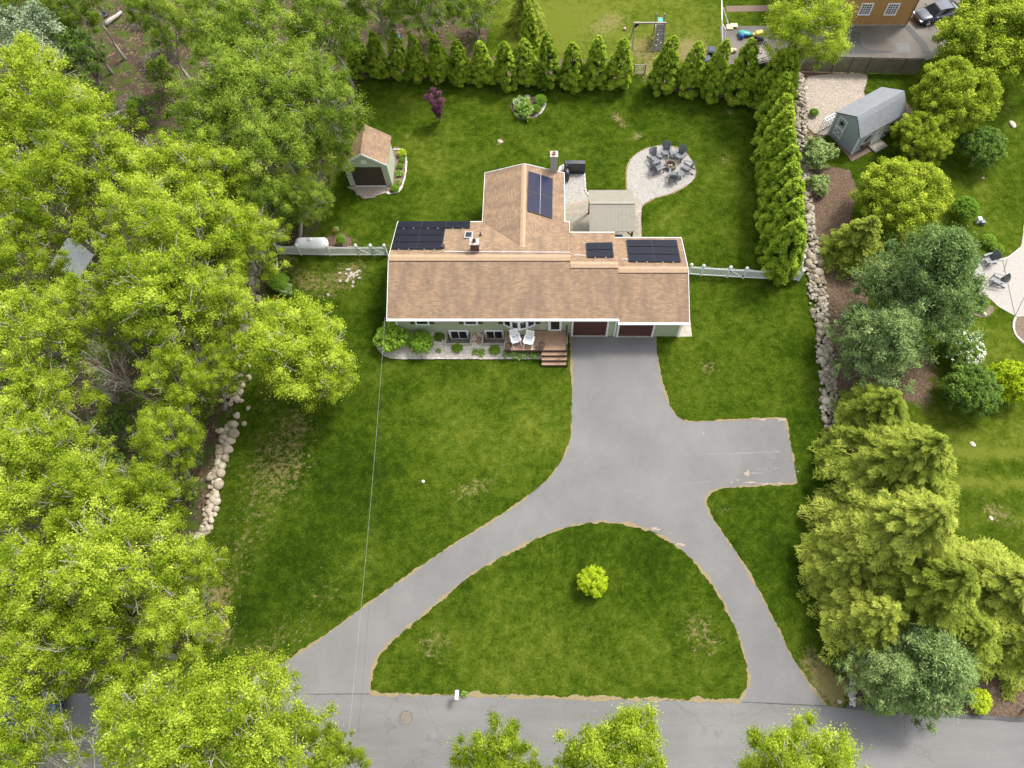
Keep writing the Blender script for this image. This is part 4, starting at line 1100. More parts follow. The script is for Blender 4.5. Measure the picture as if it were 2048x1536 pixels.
picket('picket_fence', 'white scalloped picket fence running left from the house past the propane tank',
       W([(560, 508), (603, 510), (661, 511), (719, 511), (748, 511), (775, 511)]), gates=(3, 4))
picket('picket_fence', 'white scalloped picket fence with diagonal-braced gate between garage and hedge',
       W([(1377, 549), (1401, 551), (1454, 554), (1486, 556), (1540, 558.5), (1596, 561)]) + [P(1598, 535)], gates=(2,))

# ============================================================ BROWN FENCE
p0, p1 = P(1560, 143), P(1832, 149)
t = thing('board_fence', 'weathered brown board fence behind the gravel yard near the ochre house', 'fence', (p0[0], p0[1], 0))
O = (p0[0], p0[1], 0); n = 8; dx = (p1[0] - p0[0]) / n; dy = (p1[1] - p0[1]) / n
for k in range(n):
    a, b = Vector((p0[0] + dx * k, p0[1] + dy * k, 0)), Vector((p0[0] + dx * (k + 1), p0[1] + dy * (k + 1), 0))
    m = MB()
    nb = 15
    for i in range(nb):
        q0, q1 = a.lerp(b, (i + .06) / nb), a.lerp(b, (i + .94) / nb)
        m.box(q0.x, q1.x, q0.y, q0.y + .02, .05, 1.75 + random.uniform(-.02, .02))
    for z in (.3, .95, 1.6): m.bar(a + Vector((0, -.03, z)), b + Vector((0, -.03, z)), .05, .08)
    m.build('board_panel', 'fencewood', t, O)
    MB().box(a.x - .05, a.x + .05, a.y - .12, a.y - .02, 0, 1.8).build('post', 'fencewood', t, O)

# ============================================================ STONE WALLS
def ico():
    import bmesh
    bm = bmesh.new(); bmesh.ops.create_icosphere(bm, subdivisions=2, radius=1)
    v = np.array([p.co[:] for p in bm.verts]); f = np.array([[q.index for q in p.verts] for p in bm.faces]); bm.free()
    return v, f
IV, IF = ico()
def rocks(name, spec, mat, label=None, cat=None, o=(0, 0), seed=0, flat=.7, smooth=False, parent=None):
    """spec: x, y, z, rx, ry, rz"""
    rg = np.random.default_rng(seed); V = []; Fs = []; tt = np.repeat(rg.random(len(spec)), len(IV))
    for i, (x, y, z, rx, ry, rz) in enumerate(spec):
        k = 9; d = rg.normal(size=(k, 3)); d /= np.linalg.norm(d, axis=1)[:, None]
        s_ = np.ones(len(IV))
        for j in range(k):                       # facets: clip a few directions flat
            lim = rg.uniform(.6, .9); p = IV @ d[j]
            s_ = np.minimum(s_, np.where(p > lim, lim / np.maximum(p, .01), 1))
        v = IV * s_[:, None] * (1 + rg.normal(0, .02, (len(IV), 1)))
        a = rg.uniform(0, 6.28); c_, q_ = math.cos(a), math.sin(a)
        v = v * np.array([rx, ry, rz]); v = np.stack([v[:, 0] * c_ - v[:, 1] * q_, v[:, 0] * q_ + v[:, 1] * c_, v[:, 2]], 1)
        V.append(v + np.array([x - o[0], y - o[1], z])); Fs.append(IF + i * len(IV))
    me = npmesh(name, np.concatenate(V), np.concatenate(Fs), mat, {'tint': tt}, smooth=smooth)
    ob = bpy.data.objects.new(name, me); COL.objects.link(ob); ob.location = (o[0], o[1], 0)
    if parent: ob.parent = parent
    return tag(ob, label, cat)
def wall_spec(line, width, size, n, seed, zt=.5):
    rg = random.Random(seed); pts = resample(smooth_line(W(line), 6), .1); out = []
    for i in range(n):
        k = int((i + rg.random()) / n * (len(pts) - 1)); p = pts[k]
        u = rg.uniform(-1, 1); w_ = width(k / len(pts)) if callable(width) else width
        q0, q1 = pts[max(0, k - 3)], pts[min(len(pts) - 1, k + 3)]; l = math.dist(q0, q1) or 1
        nx, ny = -(q1[1] - q0[1]) / l, (q1[0] - q0[0]) / l
        s_ = size * math.exp(rg.gauss(0, .32))
        out.append((p[0] + nx * u * w_ / 2, p[1] + ny * u * w_ / 2, zt * (1 - abs(u) * .8) * rg.uniform(.3, 1), s_, s_ * rg.uniform(.7, 1), s_ * rg.uniform(.45, .75)))
    return out
LB = [(454, 789, .34), (441, 800, .2), (472, 797, .3), (465, 848, .42), (466, 866, .4), (440, 861, .28), (452, 858, .27), (446, 874, .34), (460, 880, .36), (436, 892, .25), (450, 889, .3), (455, 899, .36), (433, 904, .24), (444, 904, .2), (438, 913, .2), (434, 924, .28), (450, 916, .33), (442, 930, .3), (431, 940, .2), (440, 946, .33), (427, 951, .3), (434, 963, .3), (419, 955, .32), (437, 968, .4), (428, 979, .22), (429, 990, .3), (423, 998, .3), (432, 1003, .28), (415, 1004, .22), (420, 1012, .24), (430, 1016, .25), (413, 1021, .22), (426, 1028, .22), (420, 1038, .26), (408, 1045, .2), (415, 1055, .26), (402, 1060, .25), (390, 1075, .22), (398, 1085, .22), (383, 1092, .2)]
LB2 = [(485 + random.uniform(-14, 14), y, random.uniform(.18, .3)) for y in range(590, 850, 15)] + [(508 + random.uniform(-8, 8), y, random.uniform(.2, .35)) for y in range(525, 600, 10)] + [(365 + random.uniform(-14, 10), y, random.uniform(.15, .32)) for y in range(1100, 1260, 13)]
sp = []
rr = random.Random(5)
for x, y, r_ in LB + LB2:
    X, Y = P(x, y, .3); r_ *= 1.05
    sp.append((X, Y, r_ * .55, r_ * 1.05, r_ * rr.uniform(.8, 1.05), r_ * rr.uniform(.7, .85)))
sp += wall_spec([(512, 530), (497, 600), (489, 680), (483, 750), (470, 810)], .8, .24, 110, 14, .35)
sp += wall_spec([(462, 850), (440, 925), (430, 990), (412, 1060), (390, 1090), (368, 1160), (352, 1240)], .6, .18, 130, 15, .25)
for x, y, r_ in LB:
    X, Y = P(x + rr.uniform(-9, 9), y + rr.uniform(-6, 6), .0); sp.append((X, Y, .08, r_ * .8, r_ * .7, r_ * .5))
rocks('stone_wall', sp, 'boulder', 'rough wall of rounded pale boulders along the left woodland edge of the lawn', 'stone wall', P(440, 930), 3)
RW = [(1596, 150), (1600, 185), (1602, 230), (1603, 270), (1606, 320), (1610, 370), (1613, 420), (1618, 470), (1625, 530), (1634, 590), (1642, 650), (1649, 710), (1655, 760), (1659, 820), (1664, 870), (1668, 900)]
sp = wall_spec(RW, lambda u: (1.0 if u < .5 else 1.5 if u < .68 else 1.15), .17, 1150, 4, .4)
sp += [(P(x, y)[0], P(x, y)[1], .25, s_, s_ * .85, s_ * .55) for x, y, s_ in ((1618, 515, .5), (1634, 548, .5), (1626, 560, .35), (1640, 562, .36), (1643, 725, .38), (1655, 748, .4), (1650, 805, .38), (1612, 440, .4), (1608, 400, .35), (1616, 530, .4), (1598, 160, .4), (1650, 845, .32))]
rocks('stone_wall', sp, 'stone', 'long tumbled fieldstone wall beside the evergreen hedge and right lawn', 'stone wall', P(1625, 530), 5)
sp = wall_spec([(1711, 1320), (1707, 1350), (1706, 1375), (1704, 1412)], .35, .09, 130, 6, .12)
rocks('stone_row', sp, 'edging', 'row of small pale stones between lawn and pines near the street', 'stone row', P(1706, 1375), 6)
for x, y, s_, l in ((1000, 283, .3, 'flat pale stone set in a dry patch behind the garden shed'), (2025, 249, .45, 'grey boulder in the lawn at the upper right edge'), (1945, 889, .26, 'small grey stone in the right lawn below the round bushes'),
                    (1982, 1037, .2, 'pale stone half buried in dry grass right of the hemlocks'), (1966, 356, .15, 'small tan stone under the round dark shrub at right'), (1968, 628, .3, 'pale flat stone on the mulch beside the concrete patio'),
                    (1679, 1403, .18, 'small white stone on dry grass beside the drive mouth'), (1054, 199, .55, 'pinkish boulder inside the oval flower bed')):
    X, Y = P(x, y); rocks('stone', [(X, Y, .03, s_, s_ * .8, s_ * (.22 if s_ < .5 else .5))], 'boulder' if x != 1054 else 'pea_pink', l, 'stone', (X, Y), int(x))
# pile of loose paving bricks on the left lawn
bk = [(695, 540), (700, 540), (680, 547), (693, 549), (702, 547), (701, 552), (699, 554), (705, 550), (708, 549), (713, 546), (715, 545), (719, 543), (714, 551), (708, 554), (719, 557), (696, 559), (694, 563), (681, 563), (707, 565), (706, 573), (657, 590)]
first = None
for i, (x, y) in enumerate(bk):
    X, Y = P(x, y)
    lab = 'loose pale paving brick among others scattered on the left lawn'
    if i == 20: lab = 'single pale brick lying apart, lower left of the brick scatter'
    if i == 19: lab = 'pale brick nearest the street in the scatter on the left lawn'
    if i == 2: lab = 'reddish brick at the far left of the brick scatter'
    if i == 17: lab = 'pale brick at the lower left edge of the brick scatter'
    if first is None:
        m = MB().box(-.13, .13, -.09, .09, 0, .1).box(-.11, .11, -.07, .07, .1, .106)
        first = tag(m.build('paving_brick', 'edging'), lab, 'brick', 'paving bricks scattered on the left lawn'); b_ = first
    else: b_ = first.copy(); COL.objects.link(b_); b_['label'] = lab
    b_.location = (X, Y, .0); b_.rotation_euler = (random.uniform(-.2, .2), random.uniform(-.2, .2), random.uniform(0, 3))
    b_.scale = (.85, .85, .9)

# ============================================================ FIRE PIT AND CHAIRS
def adirondack(label, mat='grey_plain', slat='grey_plastic', scale=1.):
    t = thing('adirondack_chair', label, 'chair')
    m = MB()
    for k in range(6):                       # fan back, reclined: chair faces -Y
        x = -.275 + .11 * k; top = 1.0 - .9 * (x * x)
        a = Vector((x * .85, .22, .3)); b = Vector((x * 1.15, .22 + (top - .3) * .42, top))
        m.bar(a, b, .1, .022)
    m.bar((-.3, .36, .62), (.3, .36, .62), .025, .07)
    m.build('backrest', mat, t)
    m = MB()
    for k in range(6):
        y = -.36 + .105 * k; m.box(-.3, .3, y, y + .092, .38 - (k) * .022, .402 - k * .022)
    m.build('seat', mat, t)
    for s_ in (-1, 1):
        m = MB().add([(s_ * .27, -.4, .58), (s_ * .43, -.4, .58), (s_ * .43, .05, .58), (s_ * .34, .42, .58), (s_ * .28, .42, .58),
                      (s_ * .27, -.4, .605), (s_ * .43, -.4, .605), (s_ * .43, .05, .605), (s_ * .34, .42, .605), (s_ * .28, .42, .605)],
                     [(4, 3, 2, 1, 0), (5, 6, 7, 8, 9), (0, 1, 6, 5), (1, 2, 7, 6), (2, 3, 8, 7), (3, 4, 9, 8), (4, 0, 5, 9)])
        m.build('arm', mat, t)
        m = MB().bar((s_ * .33, -.34, 0), (s_ * .33, -.34, .58), .09, .03); m.build('leg', mat, t)
        m = MB().bar((s_ * .3, -.38, .36), (s_ * .3, .62, .03), .03, .11); m.build('leg', mat, t)
    return t
ac = adirondack('x')
ac['group'] = 'adirondack chairs round the fire pit'
ring = [(1331.5, 306, -5, 'grey adirondack chair at the top of the ring, back to the lawn'), (1309, 318, 25, 'grey adirondack chair at upper left of the fire ring, touching a small table'), (1359, 313, -35, 'grey adirondack chair at upper right of the fire ring, left of nothing but lawn'),
        (1316, 338, 115, 'grey adirondack chair at lower left of the fire ring with arms to the pit'), (1374, 337, -110, 'grey adirondack chair at the right of the fire ring, back to the east'), (1347, 354, 172, 'grey adirondack chair nearest the pavilion, its back toward the viewer')]
ring[2] = (1359, 313, -35, 'grey adirondack chair at upper right of the fire ring with tall fan back')
for i, (x, y, rz, lab) in enumerate(ring):
    X, Y = P(x, y, .2)
    o_ = ac if i == 0 else dup(ac)
    o_.location = (X, Y, .013); o_.rotation_euler = (0, 0, R(rz)); o_['label'] = lab; o_.scale = (1.08, 1.08, 1.08)
def sidetable(label):
    t = thing('side_table', label, 'table', group='small side tables round the fire pit')
    m = MB()
    for k in range(4): m.box(-.24 + k * .122, -.24 + k * .122 + .11, -.24, .24, .42, .445)
    m.build('tabletop', 'grey_plain', t)
    for sx in (-1, 1):
        for sy in (-1, 1): MB().bar((sx * .2, sy * .2, 0), (sx * .2, sy * .2, .42), .06, .03).build('leg', 'grey_plain', t)
    return t
st = sidetable('x')
for i, (x, y, rz, lab) in enumerate(((1349, 310, -8, 'small grey side table between the two top chairs of the fire ring'), (1308, 327, 5, 'small grey side table between the two left chairs of the fire ring'), (1362, 349, 38, 'small grey side table between the right and lower chairs of the fire ring'))):
    X, Y = P(x, y, .3); o_ = st if i == 0 else dup(st)
    o_.location = (X, Y, .013); o_.rotation_euler = (0, 0, R(rz)); o_['label'] = lab
X, Y = P(1340, 334)
t = thing('fire_pit', 'round tan stone fire pit with rusty steel liner inside the chair ring', 'fire pit', (X, Y, .013))
MB().lathe([(.5, 0), (.5, .34), (.38, .34), (.38, .05), (.0, .05)], 24).build('ring', 'stone', t)
MB().lathe([(.375, .06), (.375, .37), (.35, .37), (.35, .07)], 24).build('liner', 'brown_dark', t)
m = MB().bar((-.2, -.15, .12), (.2, .15, .16), .09); m.bar((-.2, .12, .16), (.22, -.1, .2), .08); m.build('logs', 'deadwood', t)
m = MB().tube(P3(1319, 325, .45), P3(1345, 333, .42), .022, .018, 6); m.tube(P3(1318, 324.5, .45), P3(1320, 325.5, .45), .05, n=6)
tag(m.build('roasting_stick', 'deadwood', o=(X, Y, 0), loc=(X, Y, 0)), 'long pale stick laid from the left chair across the fire pit', 'stick')

# ============================================================ GRILL, SMOKER, TANK
X, Y = P(1149, 342)
t = thing('covered_grill', 'large barbecue grill under a glossy black cover behind the house', 'grill', (X, Y, .012))
m = MB(); pr = [(-.3, 0), (-.34, .5), (-.33, .86), (-.2, 1.08), (.12, 1.12), (.3, .9), (.31, 0)]
n = len(pr); xs = [(-.88, .94), (-.84, 1.0), (-.3, 1.02), (.3, 1.02), (.84, 1.0), (.88, .94)]
vs = [(x, y_ * s_, z * (s_ if z > .5 else 1)) for x, s_ in xs for y_, z in pr]
fs = [(i * n + k, (i + 1) * n + k, (i + 1) * n + (k + 1) % n, i * n + (k + 1) % n) for i in range(len(xs) - 1) for k in range(n)] + [tuple(range(n)), tuple(range(len(xs) * n - 1, (len(xs) - 1) * n - 1, -1))]
m.add(vs, fs); m.build('cover', 'cover', t)
m = MB()
for x in (-.45, .0, .5): m.tube((x, -.36, .05), (x + .02, -.345, .85), .018, n=5)
m.tube((-.86, -.36, .08), (.86, -.36, .08), .025, n=6); m.build('cover_folds', 'cover', t)
m = MB()
for x in (-.7, .7):
    for y_ in (-.25, .25): m.tube((x - .03, y_, .06), (x + .03, y_, .06), .06, n=8)
m.build('wheel', 'black', t)
X, Y = P(1133, 358)
t = thing('covered_smoker', 'slim smoker under a dark grey cover beside the house wall', 'smoker', (X, Y, .012), R(8))
MB().lathe([(.24, 0), (.3, .3), (.31, .7), (.26, .98), (.1, 1.08)], 14, M=Matrix.Diagonal((.85, 1.5, 1, 1))).build('cover', 'cover', t)
MB().lathe([(.1, 1.06), (.12, 1.2), (.08, 1.32)], 10, (0, .3, 0)).build('chimney_cover', 'cover', t)
a, b = P(592, 487, .6), P(657, 489, .6)
t = thing('propane_tank', 'white horizontal propane tank lying behind the left picket fence', 'tank', ((a[0] + b[0]) / 2, (a[1] + b[1]) / 2, 0))
Lh = (b[0] - a[0]) / 2; rad = .47
prof = [(.02, -Lh)] + [(rad * math.sin(k * math.pi / 12), -Lh + rad * .75 - rad * .75 * math.cos(k * math.pi / 12)) for k in range(1, 7)]
prof += [(r_, -z) for r_, z in prof[::-1]]
MB().lathe(prof, 28, M=Matrix.Translation((0, 0, .68)) @ Matrix.Rotation(math.pi / 2, 4, 'Y')).build('tank_body', 'white', t)
m = MB().lathe([(.15, 1.1), (.15, 1.28), (.12, 1.32), (.03, 1.34)], 14); m.build('valve_dome', 'white', t)
for x in (-.6, .6): MB().box(x - .08, x + .08, -.35, .35, 0, .3).build('foot', 'concrete', t)

# ============================================================ DECK FURNITURE
def rocker(label):
    t = thing('rocking_chair', label, 'chair', group='white rocking chairs on the front deck')
    m = MB(); 
    m.bar((-.27, .2, .42), (-.27, .42, 1.12), .05); m.bar((.27, .2, .42), (.27, .42, 1.12), .05)
    m.bar((-.27, .415, 1.1), (.27, .415, 1.1), .05, .1); m.bar((-.27, .225, .52), (.27, .225, .52), .04, .06)
    for k in range(6): m.bar((-.2 + .08 * k, .23, .52), (-.2 + .08 * k, .41, 1.08), .055, .018)
    m.build('backrest', 'white', t)
    m = MB()
    for k in range(6): m.box(-.28, .28, -.3 + k * .088, -.3 + k * .088 + .078, .42 - k * .005, .44 - k * .005)
    m.build('seat', 'white', t)
    for s_ in (-1, 1):
        MB().box(s_ * .3 - .05, s_ * .3 + .05, -.34, .3, .64, .665).build('arm', 'white', t)
        MB().bar((s_ * .3, -.27, .06), (s_ * .3, -.27, .64), .045).build('leg', 'white', t)
        MB().bar((s_ * .3, .24, .06), (s_ * .3, .25, .64), .045).build('leg', 'white', t)
        MB().path([(s_ * .3, y_, .025 + .16 * y_ * y_) for y_ in (-.5, -.3, -.1, .1, .3, .52)], .025, 6).build('rocker', 'white', t)
    return t
rk = rocker('x')
for i, (x, y, rz, lab) in enumerate(((1031, 679, 18, 'white rocking chair on the deck beside the window well, turned slightly left to right'), (1058, 682, -14, 'white rocking chair nearer the front door beside the round planter'))):
    X, Y = P(x, y, 1.25); o_ = rk if i == 0 else dup(rk)
    o_.location = (X, Y, .9); o_.rotation_euler = (0, 0, R(rz)); o_['label'] = lab; o_.scale = (1.05, 1.05, 1)
def planter(label):
    t = thing('planter', label, 'planter', group='round grey planters on the front deck')
    MB().lathe([(.2, 0), (.3, .3), (.33, .36), (.3, .37), (.27, .3), (.0, .29)], 24).build('pot', 'grey_plain', t)
    MB().lathe([(.275, .3), (.2, .325), (.05, .33)], 16).build('soil', 'soil', t)
    m = MB(); rg = random.Random(4)
    for k in range(14):
        a = rg.uniform(0, 6.28); m.tube((.1 * math.cos(a), .1 * math.sin(a), .32), (.22 * math.cos(a), .22 * math.sin(a), .4 + rg.uniform(0, .1)), .012, .006, 4)
    m.build('twigs', 'rust', t)
    return t
pl_ = planter('x')
for i, (x, y, lab) in enumerate(((1017, 692, 'round grey planter at the left deck corner by the rocking chairs'), (1083, 691, 'round grey planter in the middle of the deck above the steps'))):
    X, Y = P(x, y, 1.1); o_ = pl_ if i == 0 else dup(pl_); o_.location = (X, Y, .9); o_['label'] = lab

# ============================================================ MAILBOX
X, Y = P(917, 1391)
t = thing('mailbox', 'roadside mailbox with white top on dark post at the edge of the island lawn', 'mailbox', (X, Y, 0))
MB().box(-.055, .055, -.055, .055, 0, 1.0).build('post', 'navy', t)
m = MB(); pr = [(-.11, 1.0), (-.11, 1.13), (-.085, 1.2), (0, 1.235), (.085, 1.2), (.11, 1.13), (.11, 1.0)]; n = len(pr)
m.add([(x + .02, -.26, z) for x, z in pr] + [(x + .02, .26, z) for x, z in pr], [tuple(range(n)), tuple(range(2 * n - 1, n - 1, -1))] + [(i, i + n, (i + 1) % n + n, (i + 1) % n) for i in range(n)])
m.build('box', 'white', t)
MB().box(.14, .155, -.15, -.12, 1.05, 1.3).build('flag', 'redwood', t)
MB().box(-.16, .2, .02, .1, .88, .97).build('bracket', 'navy', t)

# ============================================================ SERVICE CABLES
pole = P3(684, 1600, 8.6)
def cable(name, a, b, r_, sag, mat, label, n=40, twist=False):
    a, b = Vector(a), Vector(b); pts = []
    for i in range(n + 1):
        u = i / n; p = a.lerp(b, u); p.z -= sag * 4 * u * (1 - u); pts.append(p)
    m = MB().path([p - a for p in pts], r_, 5)
    o_ = m.build(name, mat, loc=a)
    return tag(o_, label, 'cable')
cable('power_cable', (-11.76, 25.95, 3.25), pole, .0065, .5, 'block', 'pale twisted power cable crossing the front lawn from the house corner')
cable('phone_cable', (-11.76, 26.0, 3.0), (pole[0] + .3, pole[1], pole[2] - .7), .005, .9, 'black', 'thin dark cable hanging beside the pale power cable')
t = thing('utility_pole', 'wooden utility pole beside the street, just outside the view', 'pole', (pole[0], pole[1] - .2, 0))
MB().tube((0, 0, 0), (0, 0, 9.4), .16, .11, 12).build('pole', 'bark', t)
MB().box(-.9, .9, -.05, .05, 8.6, 8.72).build('crossarm', 'bark', t)
X, Y = P(848, 966)
t = thing('lawn_marker', 'tiny white and blue garden marker standing on the front lawn', 'marker', (X, Y, 0))
MB().tube((0, 0, 0), (0, 0, .35), .02, n=6).build('stake', 'white', t)
m = MB().lathe([(.02, .3), (.1, .36), (.1, .4), (.02, .44)], 10); m.build('globe', 'white', t)

# ============================================================ BACK YARD OF THE NEIGHBOURS
# swing and climbing frame
bx0, by0 = P(1268, 46, 2.2); bx1 = P(1333, 48, 2.2)[0]
t = thing('playset', 'weathered grey wooden swing beam and sloping climbing wall on the far lawn', 'playset', (bx0, by0, 0))
O = (bx0, by0, 0)
MB().bar((bx0, by0, 2.2), (bx1, by0, 2.2), .14).build('beam', 'deadwood', t, O)
for dy_ in (-.9, .9): MB().bar((bx0, by0 + dy_, 0), (bx0 + .05, by0, 2.2), .09).build('leg', 'deadwood', t, O)
q0, q1 = P(1303, 104, 0), P(1325, 103, 0)
rx0, rx1 = P(1314, 50, 2.0)[0], P(1331, 50, 2.0)[0]
m = MB(); nn = 11
for k in range(nn):
    f0, f1 = (k + .04) / nn, (k + .94) / nn
    g = lambda u, s_: ((lerp(q0[0], rx0, u), lerp(q0[1], by0, u), lerp(.05, 2.05, u)) if s_ == 0 else (lerp(q1[0], rx1, u), lerp(q1[1], by0, u), lerp(.05, 2.05, u)))
    m.slab([g(f0, 0), g(f0, 1), g(f1, 1), g(f1, 0)], .05)
cw = m.build('climbing_wall', 'silvered', t, O)
m = MB()
for u, s_ in ((.2, .3), (.42, .35), (.3, .75), (.6, .3)):
    p = Vector((lerp(lerp(q0[0], rx0, u), lerp(q1[0], rx1, u), s_), lerp(q0[1], by0, u), lerp(.05, 2.05, u) + .04)); m.lathe([(.07, 0), (.06, .05), (.02, .08)], 8, p)
m.build('climbing_hold', 'lime' if False else 'flower', None, O).parent = cw
m = MB().bar((q0[0], q0[1], .05), (rx0, by0, 2.1), .07, .14); m.bar((q1[0], q1[1], .05), (rx1, by0, 2.1), .07, .14); m.build('rail', 'deadwood', t, O)
m = MB()
for x in (rx0, rx1): m.box(x - .05, x + .05, by0 - .05, by0 + .05, 0, 2.2); m.box(x - .05, x + .05, by0 + 1.2, by0 + 1.3, 0, 2.2)
m.build('frame_post', 'deadwood', t, O)
MB().box(rx0, rx1, by0, by0 + 1.2, 1.2, 1.26).build('platform', 'silvered', t, O)
TEAL = plain('teal_plastic', (.03, .3, .26), None, 3, .4); BLUE = plain('blue_plastic', (.02, .09, .45), (.015, .06, .3), 3, .45); YEL = plain('yellow_plastic', (.75, .5, .08), None, 3, .5); PINK = plain('pink_plastic', (.7, .35, .45), None, 3, .5); CREAM = plain('cream_fabric', (.72, .6, .4), (.6, .45, .28), 5, .9)
MT.update(teal=TEAL, blue=BLUE, yel=YEL, pink=PINK, cream=CREAM)
MB().slab([(rx0 + .1, by0 + .05, 2.1), (rx0 + .62, by0 + .05, 2.1), (rx0 + .5, by0 + .7, 2.25), (rx0 + .1, by0 + .7, 2.25)], .04).build('canopy', 'teal', t, O)
MB().slab([(bx0 + .1, by0 - .03, 2.1), (bx0 + .5, by0 - .03, 2.1), (bx0 + .1, by0 - .03, 1.7)], .03).build('corner_brace', 'teal', t, O)
X, Y = P(1249, 60); tag(MB().lathe([(.02, 0), (.1, .03), (.14, .13), (.1, .23), (.02, .26)], 14).build('ball', 'pink', loc=(X, Y, 0)), 'pale pink ball on the far lawn left of the playset', 'ball')
# garden gate in the gap of the hedge
a, b = P(1267, 149), P(1289, 150)
t = thing('garden_gate', 'low weathered wire gate in the gap of the rear evergreen hedge', 'gate', (a[0], a[1], 0)); O = (a[0], a[1], 0)
for x in (a[0], b[0]): MB().box(x - .05, x + .05, a[1] - .05, a[1] + .05, 0, 1.15).build('post', 'deadwood', t, O)
m = MB().bar((a[0], a[1], 1.05), (b[0], a[1], 1.05), .06); m.bar((a[0], a[1], .12), (b[0], a[1], .12), .06); m.build('rail', 'deadwood', t, O)
m = MB()
for k in range(1, 9): x = lerp(a[0], b[0], k / 9); m.tube((x, a[1], .1), (x, a[1], 1.05), .008, n=4)
for z in (.3, .5, .7, .9): m.tube((a[0], a[1], z), (b[0], a[1], z), .008, n=4)
m.build('mesh', 'alu', t, O)
# bins
for i, (x, y) in enumerate(((1419, 118), (1410, 136))):
    X, Y = P(x, y)
    if i == 0:
        tb = thing('wheeled_bin', 'dark navy wheeled bin standing behind the hedge, farther from the viewer', 'bin', (X, Y, 0), group='two dark bins behind the hedge')
        MB().add([(-.25, -.28, .08), (.25, -.28, .08), (.25, .25, .08), (-.25, .25, .08), (-.31, -.36, 1.0), (.31, -.36, 1.0), (.31, .36, 1.0), (-.31, .36, 1.0)], [(0, 3, 2, 1), (4, 5, 6, 7), (0, 1, 5, 4), (1, 2, 6, 5), (2, 3, 7, 6), (3, 0, 4, 7)]).build('body', 'black', tb)
        MB().box(-.33, .33, -.4, .38, 1.003, 1.06).box(-.26, .26, -.3, .28, 1.06, 1.1).build('lid', 'navy', tb)
        for s_ in (-1, 1): MB().tube((s_ * .24, .28, .12), (s_ * .31, .28, .12), .12, n=12).build('wheel', 'black', tb)
        MB().tube((-.25, .42, .98), (.25, .42, .98), .02, n=6).build('handle', 'black', tb)
    else: dup(tb, (X, Y, 0), R(12), 'dark grey wheeled bin nearer the hedge, partly hidden by its tips')
# white pipe frame
t = thing('pipe_frame', 'white pipe goal frame standing at the edge of the asphalt yard', 'frame', (*P(1450, 100), 0)); O = (*P(1450, 100), 0)
for (xa_, ya_, za), (xb_, yb_, zb) in ((((1446, 100, 0)), (1444, 40, 1.9)), ((1444, 40, 1.9), (1443, -30, 1.9)), ((1457, 50, 0), (1446, 15, 1.9)), ((1450, 78, 0), (1451, 58, 1.0)), ((1451, 58, 1.0), (1443, 45, 1.4))):
    MB().tube(P3(xa_, ya_, za), P3(xb_, yb_, zb), .045, n=8).build('pipe', 'white', t, O)
# toys on the yard
X, Y = P(1476, 70)
t = thing('pool_float', 'long teal and yellow inflatable float lying on the asphalt yard', 'float', (X, Y, .02), R(-8))
MB().lathe([(.05, -.1), (.3, .05), (.36, .4), (.3, .9), (.2, 1.3)], 14, M=Matrix.Translation((0, 0, .22)) @ Matrix.Rotation(math.pi / 2, 4, 'Y') @ Matrix.Diagonal((.6, 1, 1, 1))).build('float_body', 'teal', t)
MB().lathe([(.2, 1.3), (.14, 1.7), (.16, 2.1), (.05, 2.3)], 14, M=Matrix.Translation((0, 0, .22)) @ Matrix.Rotation(math.pi / 2, 4, 'Y') @ Matrix.Diagonal((.6, 1, 1, 1))).build('float_tail', 'yel', t)
X, Y = P(1482, 77); tag(MB().lathe([(.03, 0), (.2, .05), (.27, .24), (.2, .42), (.03, .47)], 16).build('ball', 'blue', loc=(X, Y, .02)), 'blue ball beside the teal float on the asphalt yard', 'ball')
X, Y = P(1514, 84)
t = thing('ride_on_toy', 'dark blue ride-on toy with yellow top on the asphalt yard', 'toy', (X, Y, .02), R(20))
MB().box(-.5, .5, -.28, .28, .15, .5).box(-.3, .35, -.24, .24, .5, .62).build('body', 'navy', t)
MB().box(-.25, .3, .0, .25, .62, .95).box(-.3, .35, -.1, .3, .95, 1.02).build('roof', 'yel', t)
for sx in (-1, 1):
    for sy in (-1, 1): MB().tube((sx * .32, sy * .26, .15), (sx * .32, sy * .34, .15), .15, n=12).build('wheel', 'black', t)
X, Y = P(1463, 56); tag(MB().box(-.5, .1, -.3, .35, 0, .12).box(-.1, .55, -.1, .4, .12, .2).box(-.4, -.05, -.2, .2, .12, .17).build('cushions', 'cream', loc=(X, Y, .02)), 'cream and orange cushions dropped at the corner of the asphalt yard', 'cushions')
X, Y = P(1461, 105); tag(rocks('sack', [(X, Y, .2, .42, .26, .22), (X + .35, Y + .05, .2, .25, .22, .2)], 'cream', None, None, (X, Y), 9), 'cream-coloured soft sack beside the utility trailer', 'sack')
# utility trailer
q = [P(1476, 112), P(1520, 100), P(1545, 128), P(1500, 142)]
cx = sum(p[0] for p in q) / 4; cy = sum(p[1] for p in q) / 4
an = math.atan2(q[1][1] - q[0][1], q[1][0] - q[0][0]); 
t = thing('utility_trailer', 'small utility trailer with grey plank bed and brown side rails behind the hedge', 'trailer', (cx, cy, 0), an)
Lx, Ly = 1.25, .95
MB().box(-Lx, Lx, -Ly, Ly, .5, .56).build('bed', 'silvered', t)
m = MB()
for z in (.75, 1.0):
    m.bar((-Lx, -Ly, z), (Lx, -Ly, z), .05); m.bar((-Lx, Ly, z), (Lx, Ly, z), .05); m.bar((-Lx, -Ly, z), (-Lx, Ly, z), .05); m.bar((Lx, -Ly, z), (Lx, Ly, z), .05)
for x in (-Lx, 0, Lx):
    for y_ in (-Ly, Ly): m.bar((x, y_, .5), (x, y_, 1.0), .05)
m.build('side_rail', 'deck_edge', t)
